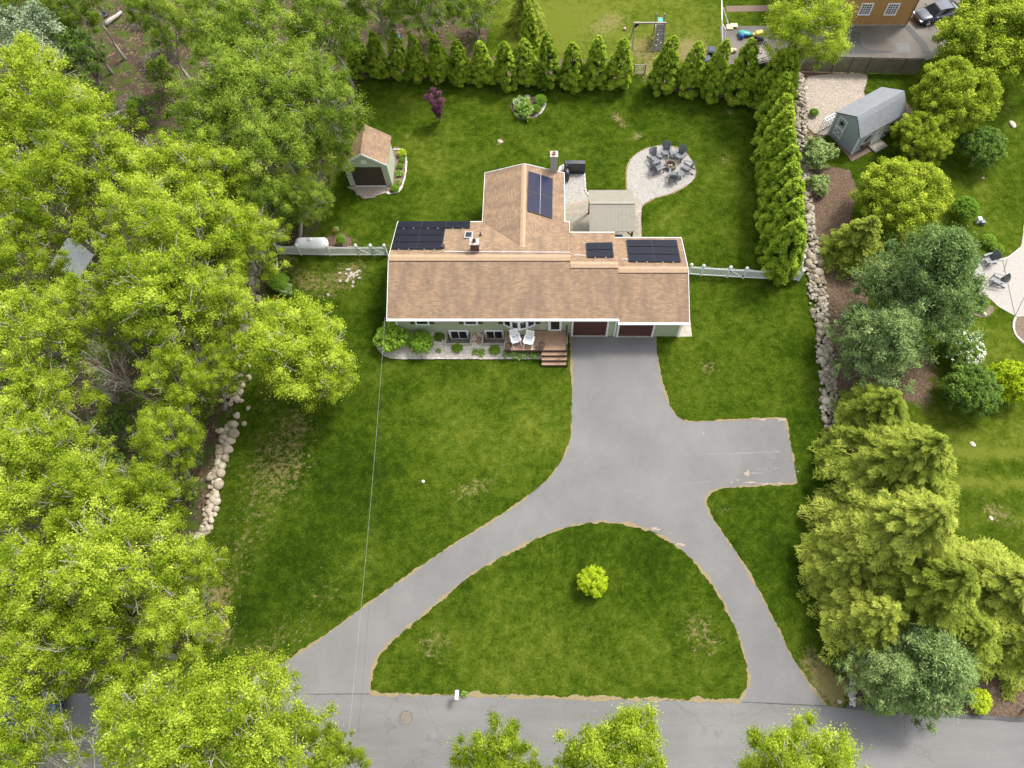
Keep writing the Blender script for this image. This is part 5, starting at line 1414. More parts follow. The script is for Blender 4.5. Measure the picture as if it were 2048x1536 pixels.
for s_ in (-1, 1):
    MB().tube((0, s_ * (Ly + .05), .3), (0, s_ * (Ly + .22), .3), .3, n=18).build('wheel', 'black', t)
    MB().box(-.4, .4, s_ * (Ly + .14) - .12, s_ * (Ly + .14) + .12, .62, .66).build('mudguard', 'black', t)
MB().bar((-Lx, 0, .45), (-Lx - 1.0, 0, .4), .08).build('tow_bar', 'black', t)
X, Y = P(1518, 100, .75)
t2 = thing('scooter', 'pink toy scooter lying on the utility trailer', 'scooter', (X, Y, .57), R(-50))
MB().box(-.35, .3, -.07, .07, .04, .09).build('deck', 'pink', t2); MB().bar((.28, 0, .06), (.4, 0, .5), .05).bar((.4, -.2, .5), (.4, .2, .5), .04).build('handlebar', 'pink', t2)
for x in (-.33, .33): MB().tube((x, -.03, .05), (x, .03, .05), .055, n=10).build('wheel', 'black', t2)
# cinder blocks on the wall head
for i, (x, y) in enumerate(((1553, 138), (1562, 138), (1576, 134), (1584, 133))):
    X, Y = P(x, y, .4)
    if i == 0:
        m = MB()
        for a_ in ((-.2, .2, -.1, -.07), (-.2, .2, .07, .1), (-.2, -.17, -.07, .07), (.17, .2, -.07, .07), (-.015, .015, -.07, .07)): m.box(*a_, 0, .2)
        cbk = tag(m.build('cinder_block', 'block', loc=(X, Y, .25)), 'hollow grey cinder block under the big tree, leftmost of the short row', 'block', 'cinder blocks under the big tree by the hedge corner')
    else: c_ = cbk.copy(); COL.objects.link(c_); c_.location = (X, Y, .25); c_.rotation_euler = (0, 0, i * .4); c_['label'] = 'hollow grey cinder block under the big tree, ' + ['', 'next to the leftmost one', 'next to the rightmost one', 'rightmost of the row'][i]

# ---------------- neighbours' patio at the right edge
for i, (x, y, rz, lab) in enumerate(((1994, 563, 105, 'dark grey adirondack chair on the concrete patio at the right edge'), (1977, 522, 70, 'dark grey adirondack chair half under the pine at the top of the concrete patio'))):
    X, Y = P(x, y, .2); d_ = dup(ac, (X, Y, .013), R(-rz), lab); del d_['group']
    d_['group'] = 'chairs on the neighbouring patio'
X, Y = P(1958, 444)
t = thing('yard_ornament', 'small white and grey garden ornament beside the bright shrubs', 'ornament', (X, Y, 0))
MB().box(-.3, .0, -.15, .15, 0, .5).build('body', 'white', t); MB().box(-.02, .3, -.35, -.05, 0, .35).build('base', 'grey_plain', t)
X, Y = P(2026, 1417, .9)
t = thing('post_sign', 'dark horizontal post arm above bark mulch at the lower right edge', 'sign', (X + 1.2, Y, 0))
MB().box(-.06, .06, -.06, .06, 0, 1.4).build('post', 'black', t); MB().box(-1.2, 0, -.03, .03, 1.2, 1.28).build('arm', 'black', t)

# ============================================================ CARS
def car(label, loc, rz, paint):
    """lofted body: sections along the length, half widths; nose at +X"""
    t = thing('parked_car', label, 'car', loc, rz)
    secs = [(-2.3, .55, .35, .72, .6), (-2.2, .82, .28, .92, .74), (-1.5, .9, .26, .98, .8), (-.6, .92, .26, .98, .82), (.4, .92, .26, .96, .82), (1.0, .91, .26, .92, .78), (1.7, .88, .27, .84, .72), (2.15, .78, .3, .72, .6), (2.3, .55, .38, .6, .4)]
    n = 10; vs = []
    for x, hw_, z0, z1, tw in secs:
        prof = [(-hw_ * .85, z0), (-hw_, z0 + .12), (-hw_, z0 + (z1 - z0) * .6), (-tw * 1.05, z1 - .04), (-tw * .6, z1), (tw * .6, z1), (tw * 1.05, z1 - .04), (hw_, z0 + (z1 - z0) * .6), (hw_, z0 + .12), (hw_ * .85, z0)]
        vs += [(x, y_, z) for y_, z in prof]
    fs = [(i * n + k, i * n + (k + 1) % n, (i + 1) * n + (k + 1) % n, (i + 1) * n + k) for i in range(len(secs) - 1) for k in range(n)] + [tuple(range(n))[::-1], tuple(range((len(secs) - 1) * n, len(secs) * n))]
    MB().add(vs, fs, True).build('body', paint, t)
    cs = [(-1.75, .94, .78, .0), (-1.15, .96, .62, .42), (-.2, .97, .62, .5), (.35, .96, .6, .44), (1.05, .93, .76, .0)]
    vs = []
    for x, zb, hw_, hh in cs:
        b_ = .8 if hh == 0 else .8
        vs += [(x, -b_, zb - .03), (x, -hw_, zb + hh), (x, hw_, zb + hh), (x, b_, zb - .03)]
    fs = [(i * 4 + k, i * 4 + k + 1, (i + 1) * 4 + k + 1, (i + 1) * 4 + k) for i in range(len(cs) - 1) for k in range(3)]
    MB().add(vs, fs, False).build('window', 'glass', t)
    MB().add([(-1.1, -.6, 1.385), (-.2, -.6, 1.475), (.3, -.58, 1.42), (.3, .58, 1.42), (-.2, .6, 1.475), (-1.1, .6, 1.385), (-1.1, -.6, 1.40), (-.2, -.6, 1.49), (.3, -.58, 1.435), (.3, .58, 1.435), (-.2, .6, 1.49), (-1.1, .6, 1.40)],
             [(6, 7, 10, 11), (7, 8, 9, 10), (0, 5, 4, 1), (1, 4, 3, 2), (0, 1, 7, 6), (1, 2, 8, 7), (2, 3, 9, 8), (3, 4, 10, 9), (4, 5, 11, 10), (5, 0, 6, 11)]).build('roof', paint, t)
    for x in (-1.4, 1.4):
        for s_ in (-1, 1):
            w_ = MB().tube((x, s_ * .74, .33), (x, s_ * .93, .33), .33, n=20).build('wheel', 'black', t)
            MB().tube((x, s_ * .9, .33), (x, s_ * .945, .33), .2, n=12).build('rim', 'alu', None).parent = w_
    for s_ in (-1, 1):
        MB().box(2.05, 2.24, s_ * .62 - .14, s_ * .62 + .14, .58, .68).build('headlight', 'alu', t)
        MB().box(-2.27, -2.15, s_ * .62 - .14, s_ * .62 + .14, .68, .8).build('tail_light', 'redwood', t)
        MB().box(.7, .85, s_ * 1.0 - .1, s_ * 1.0 + .1, .92, 1.05).build('mirror', paint, t)
    return t
def paint(name, c):
    m, t, b = newmat(name); b.inputs['Base Color'].default_value = c4(c); b.inputs['Roughness'].default_value = .18; b.inputs['Metallic'].default_value = .5
    b.inputs['Coat Weight'].default_value = 1; return m
X, Y = P(1876, 22, .7)
car('glossy dark blue car parked on the asphalt beside the ochre house', (X, Y, .012), R(198), paint('dark_blue_paint', (.015, .018, .035))).scale = (1, 1, .88)
X, Y = P(45, 1414, .7)
car('dark blue car on the street, mostly hidden under the lower left trees', (X, Y, .01), R(3), paint('deep_blue_paint', (.01, .03, .1)))

# ============================================================ WOODLAND CLUTTER
def brush(label, px, n, rad, ht, seed, mat='bark'):
    X, Y = P(*px); rg = random.Random(seed); m = MB()
    for k in range(n):
        a = rg.uniform(0, 6.28); r_ = rad * math.sqrt(rg.random()) * .7; x, y_ = r_ * math.cos(a), r_ * math.sin(a)
        b_ = rg.gauss(.3 + seed, 1.1); L = rg.uniform(.3, 1.0) * rad * .6; z = ht * (1 - r_ / rad) * rg.random() + .04
        p1_ = Vector((x - L * math.cos(b_), y_ - L * math.sin(b_), max(.03, z + rg.uniform(-.3, .1)))); p2_ = Vector((x + L * math.cos(b_), y_ + L * math.sin(b_), max(.03, z + rg.uniform(-.1, .35))))
        mid_ = (p1_ + p2_) / 2 + Vector((rg.uniform(-.1, .1), rg.uniform(-.1, .1), rg.uniform(-.05, .15)))
        t_ = rg.uniform(.01, .028); m.path([p1_, mid_, p2_], [t_, t_, t_ * .4], 5)
    return tag(m.build('brush_pile', mat, loc=(X, Y, 0)), label, 'brush pile')
brush('large pile of grey cut branches in the clearing at upper left', (318, 128), 330, 1.9, .6, 1)
brush('tangled brush pile behind the maples below the leaf-strewn clearing', (266, 218), 240, 1.5, .8, 2)
brush('heap of split wood and sticks beneath the trees at the top left', (283, 45), 220, 1.6, .5, 3)
brush('thin scatter of fallen twigs on bare soil in the left wood', (215, 790), 60, 1.5, .2, 4)
X, Y = P(207, 32)
tag(MB().lathe([(.28, 0), (.44, .03), (.48, .12), (.44, .2), (.28, .22), (.26, .12)], 20).build('tyre', 'black', loc=(X, Y, 0)), 'old black tyre lying on the forest floor at top left', 'tyre')
for i, (x, y, L, rz, lab) in enumerate(((285, 1246, 3.4, -8, 'thick grey fallen log under the lower left canopy'), (455, 712, 2.2, -30, 'pale fallen trunk lying against the hidden boulder wall'), (230, 40, 2.0, 60, 'mossy fallen log at the top left clearing'))):
    X, Y = P(x, y)
    tag(MB().path([(-L / 2, 0, .2), (-L / 6, .05, .24), (L / 6, -.04, .22), (L / 2, .03, .2)], [.22, .2, .17, .13], 10).build('fallen_log', 'bark_pale', loc=(X, Y, 0)), lab, 'log').rotation_euler = (0, 0, R(rz))
for i, (x, y, s_, lab) in enumerate(((20, 622, .8, 'crumpled blue tarp showing through the trees at the left edge'), (78, 668, .35, 'small scrap of blue tarp below the larger one at left'), (790, 76, .5, 'blue tarp behind the evergreen row at the top'), (273, 1110, .3, 'small blue bucket among the lower left trees'))):
    X, Y = P(x, y)
    V = []; rg = random.Random(i); n = 9
    m = MB(); m.add([((a / (n - 1) - .5) * 2 * s_, (b_ / (n - 1) - .5) * 1.2 * s_, .1 + .25 * s_ * rg.random()) for a in range(n) for b_ in range(n)], [(a * n + b_, (a + 1) * n + b_, (a + 1) * n + b_ + 1, a * n + b_ + 1) for a in range(n - 1) for b_ in range(n - 1)], True)
    tag(m.build('blue_tarp', 'blue', loc=(X, Y, .02)), lab, 'tarp')
X, Y = P(295, 915); tag(MB().lathe([(.12, 0), (.14, .4), (.14, .7), (.1, .75)], 14, M=Matrix.Rotation(R(15), 4, 'X')).build('barrel', 'blue', loc=(X, Y, 0)), 'slim blue plastic barrel standing in the left wood', 'barrel')
# ============================================================ VEGETATION
def unit(v): return v / np.maximum(np.linalg.norm(v, axis=1, keepdims=True), 1e-9)
def leaves_mesh(name, c, nrm, tan, ln, wd, tint, mat, fold=.0):
    n = len(c); nrm = unit(nrm); tan = unit(tan - nrm * (tan * nrm).sum(1, keepdims=True)); bt = np.cross(nrm, tan)
    ln = np.broadcast_to(ln, (n,))[:, None]; wd = np.broadcast_to(wd, (n,))[:, None]
    v = np.stack([c - tan * ln * .5, c + bt * wd * .5 - tan * ln * .08, c + tan * ln * .5, c - bt * wd * .5 - tan * ln * .08], 1).reshape(-1, 3)
    f = np.arange(4 * n).reshape(-1, 4)
    return npmesh(name, v, f, mat, {'tint': np.repeat(np.clip(tint, 0, 1), 4)})
def clump_leaves(rg, cen, rad, n, flat=.7, up=.8, size=.16, asp=.6, tint0=.5, tvar=.16, cvar=.16, shell=.45, soft=False):
    """leaves in ellipsoidal clumps"""
    cen = np.asarray(cen); rad = np.asarray(rad)
    k = rg.choice(len(cen), n, p=(rad ** 2) / (rad ** 2).sum())
    d = unit(rg.normal(size=(n, 3))); r_ = rg.random(n) ** shell
    if soft: r_ = np.abs(rg.normal(0, .62, n)) + .12
    off = d * r_[:, None] * rad[k][:, None]; off[:, 2] *= flat
    c = cen[k] + off
    nr = unit(rg.normal(size=(n, 3)) * .6 + np.array([0, 0, up]) + d * .5)
    tn = rg.normal(size=(n, 3)) + d * 1.2
    ct = rg.normal(0, cvar, len(cen))
    t = tint0 + ct[k] + rg.normal(0, tvar, n) + .1 * d[:, 2]
    s_ = size * np.exp(rg.normal(0, .22, n))
    return c, nr, tn, s_, s_ * asp, t
def decid(name, seed, Rr=4., Hh=14., nl=26000, size=.17, mat='leaf_a', lumps=70, cr=.85, crown0=.3, bark='bark', flat=.75, bare=.0, bot=.5, asp=.62, tint0=.5):
    rg = np.random.default_rng(seed); rnd = random.Random(seed)
    m = MB()
    base = Vector((0, 0, 0)); fork = Vector((rnd.uniform(-.3, .3), rnd.uniform(-.3, .3), Hh * crown0)); tr0 = .055 * Rr + .08
    top = Vector((rnd.uniform(-.5, .5), rnd.uniform(-.5, .5), Hh * .8))
    trunk = [base, base.lerp(fork, .5) + Vector((rnd.uniform(-.15, .15), rnd.uniform(-.15, .15), 0)), fork, fork.lerp(top, .5) + Vector((.2, -.1, 0)), top]
    m.path(trunk, [tr0 * 1.25, tr0, tr0 * .8, tr0 * .5, tr0 * .2], 9)
    cz, rz = Hh * (.5 + crown0 / 2), Hh * (1 - crown0) / 2
    cen, rad = [], []
    # golden-angle limbs
    nlimb = 9
    ph0 = rnd.random() * 6.28
    tips = []
    for i in range(nlimb):
        u = (i + .5) / nlimb; ph = ph0 + i * 2.4
        el = -.15 + 1.25 * u
        rr_ = 1 + rnd.uniform(-.22, .16)
        tip = Vector((math.cos(ph) * math.cos(el) * Rr * .72 * rr_, math.sin(ph) * math.cos(el) * Rr * .72 * rr_, cz + math.sin(el) * rz * .75))
        s_ = trunk[2].lerp(trunk[4], min(.9, u * .75)) if u > .12 else trunk[2] + Vector((0, 0, -.4))
        mid_ = s_.lerp(tip, .5) + Vector((rnd.uniform(-.3, .3), rnd.uniform(-.3, .3), .25))
        q = tr0 * (.5 - .25 * u)
        m.path([s_, s_.lerp(mid_, .5) + Vector((rnd.uniform(-.15, .15), rnd.uniform(-.15, .15), .1)), mid_, tip], [q, q * .85, q * .6, q * .25], 7)
        nsub = 7
        for j in range(nsub):
            t_ = .3 + .7 * (j + .5) / nsub
            st_ = s_.lerp(mid_, t_ * 2) if t_ < .5 else mid_.lerp(tip, t_ * 2 - 1)
            dv = Vector((rnd.gauss(0, 1), rnd.gauss(0, 1), rnd.gauss(.25, .6))).normalized()
            outw = Vector((tip.x, tip.y, tip.z - cz)).normalized()
            e_ = st_ + (dv * .75 + outw * .7).normalized() * Rr * rnd.uniform(.25, .45)
            m.path([st_, st_.lerp(e_, .55) + Vector((rnd.uniform(-.1, .1), rnd.uniform(-.1, .1), .06)), e_], [q * .33, q * .22, q * .09], 5)
            for w_ in range(2):
                e2 = e_ + Vector((rnd.gauss(0, .35), rnd.gauss(0, .35), rnd.gauss(.1, .25))) * Rr / 4
                m.path([st_.lerp(e_, .6), e2], [q * .14, q * .06], 4)
                if rnd.random() > bare: cen.append(e2[:]); rad.append(Rr * rnd.uniform(.09, .16))
            if rnd.random() > bare: cen.append(e_[:]); rad.append(Rr * rnd.uniform(.07, .17))
        if rnd.random() > bare: cen.append(tip[:]); rad.append(Rr * rnd.uniform(.14, .22))
    for k in range(lumps):                       # tufts filling the crown's shell, with gaps
        d = rg.normal(size=3); d /= np.linalg.norm(d)
        if d[2] < -bot: d[2] = -d[2]
        lob = 1 + .16 * math.sin(3 * math.atan2(d[1], d[0]) + seed) + .1 * math.sin(5 * math.atan2(d[1], d[0]) + 2 * seed)
        r_ = rg.uniform(.72, 1.0) * lob
        cen.append((d[0] * Rr * r_ * .92, d[1] * Rr * r_ * .92, cz + d[2] * rz * r_ * .9)); rad.append(Rr * rg.uniform(.07, .17))
    for k in range(16):                          # bare twigs reaching the light
        d = Vector((rnd.gauss(0, 1), rnd.gauss(0, 1), abs(rnd.gauss(.6, .5)))).normalized()
        e_ = Vector((d.x * Rr * .95, d.y * Rr * .95, cz + d.z * rz * .97)); s_ = e_ * .55 + Vector((0, 0, cz * .45)); q = tr0 * .13
        m1 = s_.lerp(e_, .5) + Vector((rnd.uniform(-.3, .3), rnd.uniform(-.3, .3), .1))
        m.path([s_, m1, e_], [q, q * .7, q * .3], 4)
        for w_ in range(3):
            m.path([s_.lerp(e_, .35 + .2 * w_), s_.lerp(e_, .6 + .2 * w_) + Vector((rnd.gauss(0, .5), rnd.gauss(0, .5), rnd.gauss(.1, .2)))], [q * .5, q * .2], 4)
    trunk_me = m.build('tmp', bark); tm = trunk_me.data; bpy.data.objects.remove(trunk_me)
    c, nr, tn, ln, wd, ti = clump_leaves(rg, cen, rad, nl, flat, .8, size, asp, tint0, .17, .2, soft=True)
    return tm, leaves_mesh(name + '_leaves', c, nr, tn, ln, wd, ti, mat)
def put(name, protos, idx, label, cat, loc, rz=0., sc=(1, 1, 1), group=None, parts=('trunk', 'crown')):
    t = thing(name, label, cat, loc, rz, group); t.scale = sc
    pr = protos[idx % len(protos)]
    for pn, me in zip(parts, pr):
        if me is None: continue
        o = bpy.data.objects.new(pn, me); COL.objects.link(o); o.parent = t
    return t
MAPLE = [decid('maple', 11 + s, 4., 14., 50000, .125, 'leaf_a', 72, bare=(.2, .5, .1, .4, .3)[s], bark='bark_pale') for s in range(5)]
WOODB = [decid('woodland', 31 + s, 4., 13., 60000, .12, 'leaf_b', 90, bark='bark_pale', bare=(.25, .1, .4, .2)[s], flat=.85) for s in range(4)]
SHADEC = [decid('shade', 51 + s, 3., 9., 16000, .16, 'leaf_c', 50, crown0=.2, bark='bark') for s in range(2)]
SILV = [decid('silver', 61, 3.4, 10., 20000, .16, 'silver', 60, crown0=.25)]
DENSE = [decid('dense', 131 + s, 4., 14., 85000, .12, 'leaf_a', 150, bark='bark_pale') for s in range(2)]
BARE = [decid('bare', 71, 3.4, 12., 200, .1, 'leaf_b', 0, bark='bark_pale', bare=.97)]
rnd = random.Random(99)
def tree(kind, px, py, zc, Rr, Hh, label, name=None, group=None, lean=(0, 0)):
    protos, R0, H0, nm, cat = {'m': (MAPLE, 4., 14., 'broadleaf_tree', 'tree'), 'd': (DENSE, 4., 14., 'broadleaf_tree', 'tree'), 'b': (WOODB, 4., 13., 'woodland_tree', 'tree'), 'c': (SHADEC, 3., 9., 'understory_tree', 'tree'), 's': (SILV, 3.4, 10., 'silver_tree', 'tree'), 'x': (BARE, 3.4, 12., 'bare_tree', 'tree')}[kind]
    X, Y = P(px, py, zc)
    i = tree.n; tree.n += 1
    t = put(name or nm, protos, i, label, cat, (X - lean[0], Y - lean[1], 0), 0, (Rr / R0, Rr / R0, Hh / H0), group)
    q = Vector((lean[0], lean[1], zc)).to_track_quat('Z', 'Y') if lean != (0, 0) else Vector((0, 0, 1)).to_track_quat('Z', 'Y')
    t.rotation_euler = (q @ Matrix.Rotation(rnd.random() * 6.28, 3, 'Z').to_quaternion()).to_euler()
    return t
tree.n = 0
GA = 'bright spring-green trees of the left wood'; GB = 'mid-green trees behind the garden shed and along the top'
TL = [
 ('m', 60, 190, 10, 4.1, 14, 'bright yellow-green tree at the left edge, just below the silvery tree'),
 ('m', 150, 250, 10, 3.6, 13, 'bright yellow-green tree whose crown rises left of the leaf-strewn clearing'),
 ('m', 10, 320, 9, 3.8, 13, 'yellow-green tree cut by the left edge, second down from the silvery tree'),
 ('m', 200, 340, 9, 3.6, 13, 'yellow-green tree just below the brush pile clearing'),
 ('m', 330, 345, 9, 3.2, 12, 'bright green tree right of the lower brush pile, pale forked limb beneath'),
 ('m', 80, 395, 10, 3.3, 14, 'broad bright tree above the hidden whitish roof, near the left edge'),
 ('m', 290, 440, 9, 3.1, 13, 'bright tree immediately right of the hidden whitish roof'),
 ('m', 430, 350, 9, 2.9, 12, 'yellow-green tree left of the garden shed, behind the darker shed tree'),
 ('m', 385, 470, 10, 3.6, 14, 'broad bright tree overhanging the far left end of the picket fence'),
 ('m', 30, 530, 9, 2.8, 13, 'bright tree left of the hidden whitish roof, above the blue tarp'),
 ('m', 270, 600, 9, 2.7, 13, 'bright tree below the hidden whitish roof with a thick grey trunk'),
 ('m', 500, 465, 7.5, 2.5, 10, 'small bright tree reaching over the propane tank'),
 ('m', 70, 680, 9, 3.0, 13, 'bright tree just under the blue tarp scraps at the left edge'),
 ('m', 185, 640, 8, 2.3, 12, 'bright tree above the bare soil opening with fallen twigs'),
 ('m', 340, 600, 10, 3.5, 14, 'broad bright tree in the middle of the left wood beside the upper boulder wall'),
 ('m', 430, 590, 9, 2.3, 12, 'bright tree over the upper, hidden stretch of boulder wall'),
 ('d', 590, 690, 6.0, 3.5, 9.5, 'bright tree leaning furthest over the front lawn toward the house'),
 ('m', 650, 730, 5.2, 2.5, 8, 'rounded light-green crown ending over the lawn left of the front bed'),
 ('m', 445, 745, 6, 1.8, 9, 'bright tree over the fallen trunk at the boulder wall'),
 ('m', 80, 800, 8, 2.6, 11, 'bright tree left of the bare soil opening'),
 ('m', 350, 760, 8, 2.2, 11, 'bright tree with long curved grey trunk right of the bare soil opening'),
 ('m', 20, 900, 8, 3.0, 12, 'bright tree at the left edge level with the blue barrel'),
 ('m', 130, 920, 8, 2.8, 12, 'bright tree left of the blue barrel'),
 ('m', 330, 870, 8, 2.0, 11, 'bright tree beside the first visible boulders of the wall'),
 ('m', 285, 990, 7.5, 2.2, 11, 'bright tree just below the blue barrel'),
 ('m', 190, 1010, 8, 2.8, 12, 'dense green tree below and left of the blue barrel'),
 ('m', 50, 1040, 8, 3.0, 12, 'green tree at the left edge under the barrel level'),
 ('m', 240, 1130, 10, 3.1, 14, 'tall yellow-green tree rising above the small blue bucket'),
 ('m', 110, 1170, 9, 2.9, 13, 'yellow-green tree left of the grey fallen log'),
 ('m', 370, 1130, 8, 2.0, 11, 'yellow-green tree over the lower end of the boulder wall'),
 ('m', 20, 1230, 8, 2.6, 12, 'yellow-green tree at the left edge level with the grey fallen log'),
 ('m', 350, 1240, 8, 2.3, 11, 'yellow-green tree right of the fallen log, beside the lawn edge'),
 ('m', 200, 1290, 8, 2.3, 12, 'yellow-green tree under the grey fallen log, above the street'),
 ('m', 90, 1340, 8, 2.4, 12, 'yellow-green tree just above the hidden dark blue car'),
 ('m', 290, 1370, 7, 1.8, 10, 'small yellow-green tree at the kerb right of the dark blue car'),
 ('d', 430, 1450, 12, 2.9, 17, 'tallest lime-bright tree overhanging the street at the drive mouth'),
 ('m', 310, 1475, 11, 2.6, 16, 'lime-bright tree overhanging the street right of the bare-branched tree'),
 ('m', 560, 1510, 11, 2.5, 16, 'lime-bright tree at the bottom edge over the street below the drive mouth'),
 ('m', 665, 1510, 10, 1.4, 13, 'small lime-bright crown over the street under the cable'),
 ('m', 40, 1500, 10, 2.3, 14, 'yellow-green tree in the lower left corner'),
 ('d', 990, 1540, 11, 2.1, 15, 'lime-bright crown at the bottom edge, leftmost of the three over the street'),
 ('d', 1230, 1560, 11, 3.0, 16, 'lime-bright crown at the bottom edge, middle of the three over the street'),
 ('d', 1605, 1570, 11, 2.7, 16, 'lime-bright crown at the bottom edge, rightmost of the three over the street'),
 ('b', 415, 235, 8, 2.8, 12, 'mid-green tree right of the leaf-strewn clearing at top left'),
 ('b', 440, 55, 8, 2.8, 12, 'mid-green tree above the upper brush pile at top left'),
 ('b', 520, 60, 9, 3.8, 13, 'broad mid-green tree at the top, left of the row of evergreens'),
 ('b', 510, 190, 9, 3.8, 13, 'broad mid-green tree with pale bare limbs left of the evergreen row'),
 ('b', 645, 35, 9, 3.0, 12, 'mid-green tree directly above the first evergreen of the row'),
 ('b', 640, 230, 8, 3.4, 12, 'mid-green tree reaching over the back lawn above the garden shed'),
 ('b', 540, 310, 8, 3.4, 12, 'mid-green tree just left of the garden shed roof'),
 ('b', 655, 310, 5, 2.1, 8, 'fine-leaved tree overhanging the front corner of the garden shed'),
 ('b', 610, 385, 6, 1.9, 8, 'fine-leaved small tree on the lawn side below the garden shed'),
 ('b', 520, 400, 7, 2.2, 10, 'mid-green tree above the propane tank'),
 ('b', 745, -20, 8, 3.0, 11, 'mid-green tree at the top edge behind the third evergreen'),
 ('b', 850, -12, 8, 2.9, 11, 'drooping mid-green tree at the top edge behind the blue tarp'),
 ('b', 940, -20, 7, 2.4, 9, 'mid-green tree at the top edge, rightmost before the open far lawn'),
 ('d', 1615, 68, 6.5, 3.6, 10.5, 'big light-green tree between the asphalt yard and the gravel yard'),
 ('b', 160, -20, 7, 1.8, 9, 'thin green tree at the top edge left of the forest clearing'),
 ('b', 15, 15, 7, 2.6, 10, 'mid-green tree in the extreme top left corner'),
 ('b', 145, 30, 6, 2.0, 9, 'mid-green tree at the top edge right of the silvery tree'),
 ('c', 165, 120, 4, 2.0, 7, 'dark green understory tree on the left side of the clearing'),
 ('b', 300, 20, 8, 2.2, 11, 'mid-green tree at the top edge above the split wood heap'),
 ('b', 470, 130, 9, 3.2, 12, 'mid-green tree between the top edge and the large brush pile'),
 ('b', 600, 150, 8, 3.0, 11, 'mid-green tree left of the first rear hedge evergreen'),
 ('b', 440, 320, 8, 2.8, 11, 'mid-green tree between the bright wood and the garden shed'),
 ('c', 170, 190, 4, 1.6, 6, 'dark understory bush-tree beside the lower clearing'),
 ('s', 75, 80, 6, 3.2, 9, 'silvery grey-green tree in the top left corner'),
 ('x', 130, 1495, 9, 2.0, 12, 'leafless pale-branched tree over the street in the lower left corner'),
 ('x', 145, 350, 9, 1.8, 13, 'bare pale forked crown poking out between bright trees at left'),
 ('x', 225, 740, 7, 1.6, 10, 'bare pale-branched tree over the soil opening'),
]
for k, px, py, zc, Rr, Hh, lab in TL:
    lean = (0, 0)
    if k in 'mbd' and 270 < px < 740 and 200 < py < 1350: lean = (max(2.3, (px - 330) / 100 * (1.15 if py > 560 else .8)), 0)
    if py > 1460: lean = (0, 4.2)
    if px == 430 and k == 'd': lean = (2.5, -3.)
    if k == 'b' and py < 200 and px > 600 and px < 1000: lean = (0, -2.2)
    if k == 'x' and px == 605: lean = (3.4, 0)
    tree(k, px, py, zc, Rr, Hh, lab, lean=lean)
# understory saplings
US = [(300, 250, 1.2, 'right of the lower brush pile'), (345, 180, 1.4, 'under the first mid-green tree right of the clearing'), (135, 275, 1.6, 'left of the clearing below the dark understory tree'), 
      (420, 520, 1.3, 'at the far left end of the picket fence'), (520, 540, 1.0, 'below the picket fence at the lawn edge'), (310, 700, 1.5, 'above the bare soil opening'), (160, 745, 1.3, 'on the left rim of the bare soil opening'), (420, 830, .9, 'behind the topmost visible boulders'), (265, 870, 1.4, 'below the bare soil opening'), (400, 925, .7, 'touching the boulder wall halfway down'),
      (390, 985, .9, 'beside the orange litter left of the boulder wall'), (330, 1060, 1.4, 'between the small blue bucket and the boulder wall'), (250, 960, 1.4, 'left of the blue barrel'), (330, 1195, 1.4, 'just above the right end of the grey fallen log'), (245, 1225, 1.2, 'at the left end of the grey fallen log'), (400, 1200, 1.1, 'over the buried lower end of the boulder wall'),
      (250, 1370, 1.2, 'at the kerb right of the dark blue car'), (440, 660, 1.1, 'beside the pale fallen trunk'), (30, 760, 1.4, 'at the left edge below the blue tarp scraps'), (700, 95, 1.2, 'just left of the first rear hedge evergreen'), (790, 50, 1.3, 'above the blue tarp'), (870, 80, 1.3, 'behind the purple tree and the hedge'), (955, 70, 1.3, 'at the rim of the far lawn behind the hedge'),
      (600, 450, 1.0, 'above the propane tank'), (410, 1370, 1.0, 'at the street under the tallest lime tree'), (350, 110, 1.3, 'touching the large grey brush pile'), (120, 30, 1.5, 'beside the silvery tree in the corner')]
SAP = [decid('sapling', 81 + s, 1.2, 2.8, 3200, .13, ('leaf_c', 'leaf_b')[s % 2], 26, crown0=.12, bark='bark', bot=.9) for s in range(3)]
for i, (x, y, r_, lab) in enumerate(US):
    X, Y = P(x, y)
    put('sapling', SAP, i, 'low leafy sapling ' + lab, 'sapling', (X, Y, 0), i * 1.3, (r_ / 1.2,) * 3, 'leafy saplings on the forest floor')

